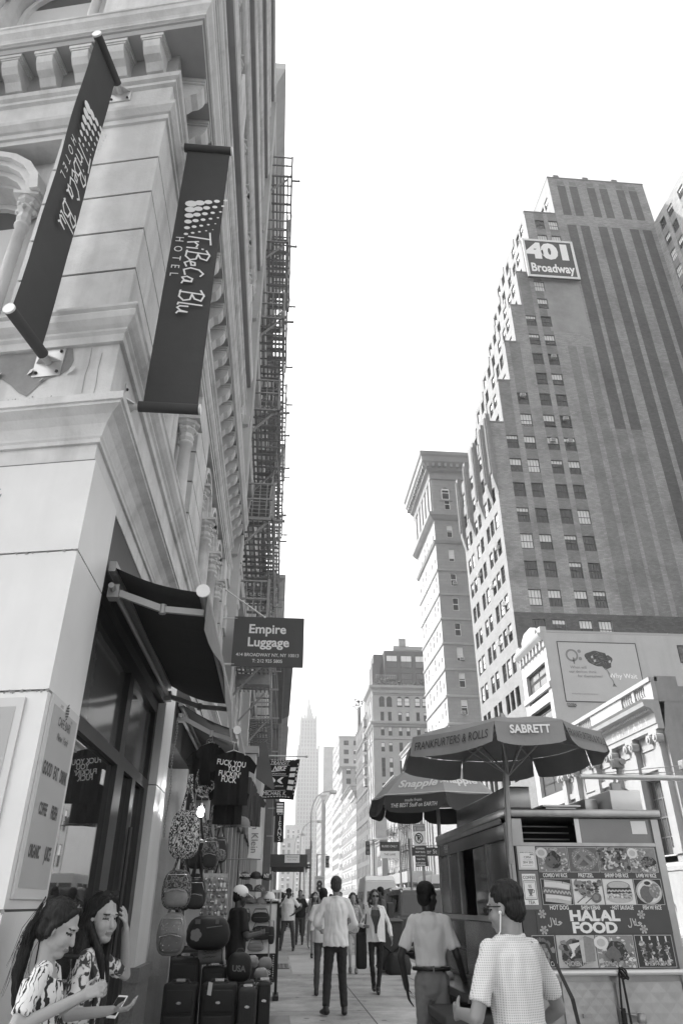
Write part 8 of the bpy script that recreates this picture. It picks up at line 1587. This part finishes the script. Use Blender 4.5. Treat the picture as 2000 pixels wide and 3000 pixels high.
T = thing('dark_crate', 'tall dark plastic crate with a bent lid at the kerb', 'crate', (2.85, 19.9, .15)); b = MB(); b.bev(2.55, 3.15, 19.6, 20.2, .2, 1.18, .03); b.build('bin', 'bag_dark', T); b = MB(); b.prism([(2.53, 19.58, 1.19), (3.17, 19.58, 1.19), (3.17, 20.22, 1.24), (2.53, 20.22, 1.24)], (0, 0, .025)); b.build('lid', 'charcoal', T); b = MB(); b.tube([(2.6, 19.57, .75), (2.85, 19.55, .55), (3.1, 19.57, .72)], .02, 6); b.build('strap', 'black', T)
b = MB(); rr = random.Random(3); sbag(b, (2.95, 19.3, .32), .6, .5, .5); b.v = [(v[0]+rr.uniform(-.02, .02), v[1]+rr.uniform(-.02, .02), v[2]+rr.uniform(-.02, .02)) for v in b.v]; tag(b.build('refuse_sack', 'bag_black'), 'slumped black refuse sack leaning on the dark crate', 'sack')
# scaffold shed across the street under the balcony loft
T = thing('scaffold_shed', 'pavement scaffold shed with a pale fascia across the street', 'scaffold', (21.5, 120, .8)); b = MB(); b.box(19.8, 24, 117.5, 150, 4.4, 5.9); b.build('fascia', 'row_pale', T); b = MB()
for k in range(9): yy = 118+k*3.9; b.tube([(20, yy, .8), (20, yy, 4.4)], .07, 6); b.tube([(20, yy, .8), (20, yy+3.9, 4.4)], .05, 6); b.tube([(23.7, yy, .8), (23.7, yy, 4.4)], .07, 6)
for z in (2.2, 3.6): b.tube([(20, 118, z), (20, 149, z)], .05, 6)
b.build('frame', 'light_metal', T)
# long signal arm and its cameras on the right
T = thing('mast_arm', 'long pale signal mast arm with cameras across the white bank', 'mast arm', (17.6, 25, 0)); za, ya_ = 5.45, 25.; b = MB(); b.tube([(10.45, ya_, za), (13.5, ya_, za), (17.6, ya_, za-.03)], [.08, .095, .12], 10); b.tube([(17.6, ya_, -.1), (17.6, ya_, 8)], .15, 12); b.build('arm', 'light_metal', T); b = MB(); b.tube([(10.6, ya_, za+.06), (13.8, ya_, za+.38), (17.6, ya_, za+.75)], .014, 5); b.tube([(10.6, ya_, za+.05), (14, ya_, za+.2), (17.6, ya_, za+.4)], .014, 5); b.build('stay_wire', 'grey_metal', T)
for xx in (11.86, 14.35):
    b = MB(); b.tube([(xx, ya_, za+.05), (xx, ya_, za+.3)], .05, 8); b.bev(xx-.16, xx+.18, ya_-.22, ya_+.14, za+.28, za+.6, .04); b.tube([(xx+.1, ya_-.3, za+.48), (xx+.1, ya_-.2, za+.48)], .11, 10); b.build('camera', 'iron', T)
b = MB(); b.tube([(11.7, ya_, za-.05), (11.65, ya_, za-.2)], .05, 8); b.bev(11.46, 11.84, ya_-.1, ya_+.1, za-.75, za-.18, .06); b.tube([(11.9+.45*math.cos(t), ya_+.2, za-.8+.5*math.sin(t)) for t in [PI*k/10 for k in range(11)]], .03, 6); b.build('hanging_lamp', 'grey_metal', T)
# ---------------------------------------------------------------- litter on the pavement
rr = random.Random(12)
for i, (x, y, lb) in enumerate(((1.9, 11.2, 'white paper scrap on the paving left of the food cart'), (.75, 10.6, 'crumpled receipt on the paving in front of the walker'), (2.3, 17.4, 'small pale wrapper by the steel grating'), (.35, 18.0, 'flattened paper cup near the bag board'), (1.5, 21.5, 'pale leaflet lying on the light paving band'))):
    z = gz(y)+.008; b = MB(); n = 4; g = [[(x+.022*i_+rr.uniform(-.008, .008), y+.022*j+rr.uniform(-.008, .008), z+rr.uniform(0, .012)) for j in range(n)] for i_ in range(n)]
    for i_ in range(n-1):
        for j in range(n-1): b.quad(g[i_][j], g[i_+1][j], g[i_+1][j+1], g[i_][j+1])
    tag(b.build('paper_scrap', 'paper'), lb, 'paper scrap')
# ---------------------------------------------------------------- haze between the far end of the street and the camera
hz = MB(); hz.box(-420, 420, -55, 1500, -3, 262); H_ = hz.build('haze', 'black'); H_['kind'] = 'stuff'
hm = bpy.data.materials.new('haze_air'); hm.use_nodes = True; ht = hm.node_tree; ht.nodes.remove(ht.nodes['Principled BSDF'])
pv = ht.nodes.new('ShaderNodeVolumePrincipled'); pv.inputs['Color'].default_value = (.97, .97, .97, 1); pv.inputs['Density'].default_value = .00034; pv.inputs['Anisotropy'].default_value = .3
ht.links.new(pv.outputs[0], ht.nodes['Material Output'].inputs['Volume']); H_.data.materials.clear(); H_.data.materials.append(hm)
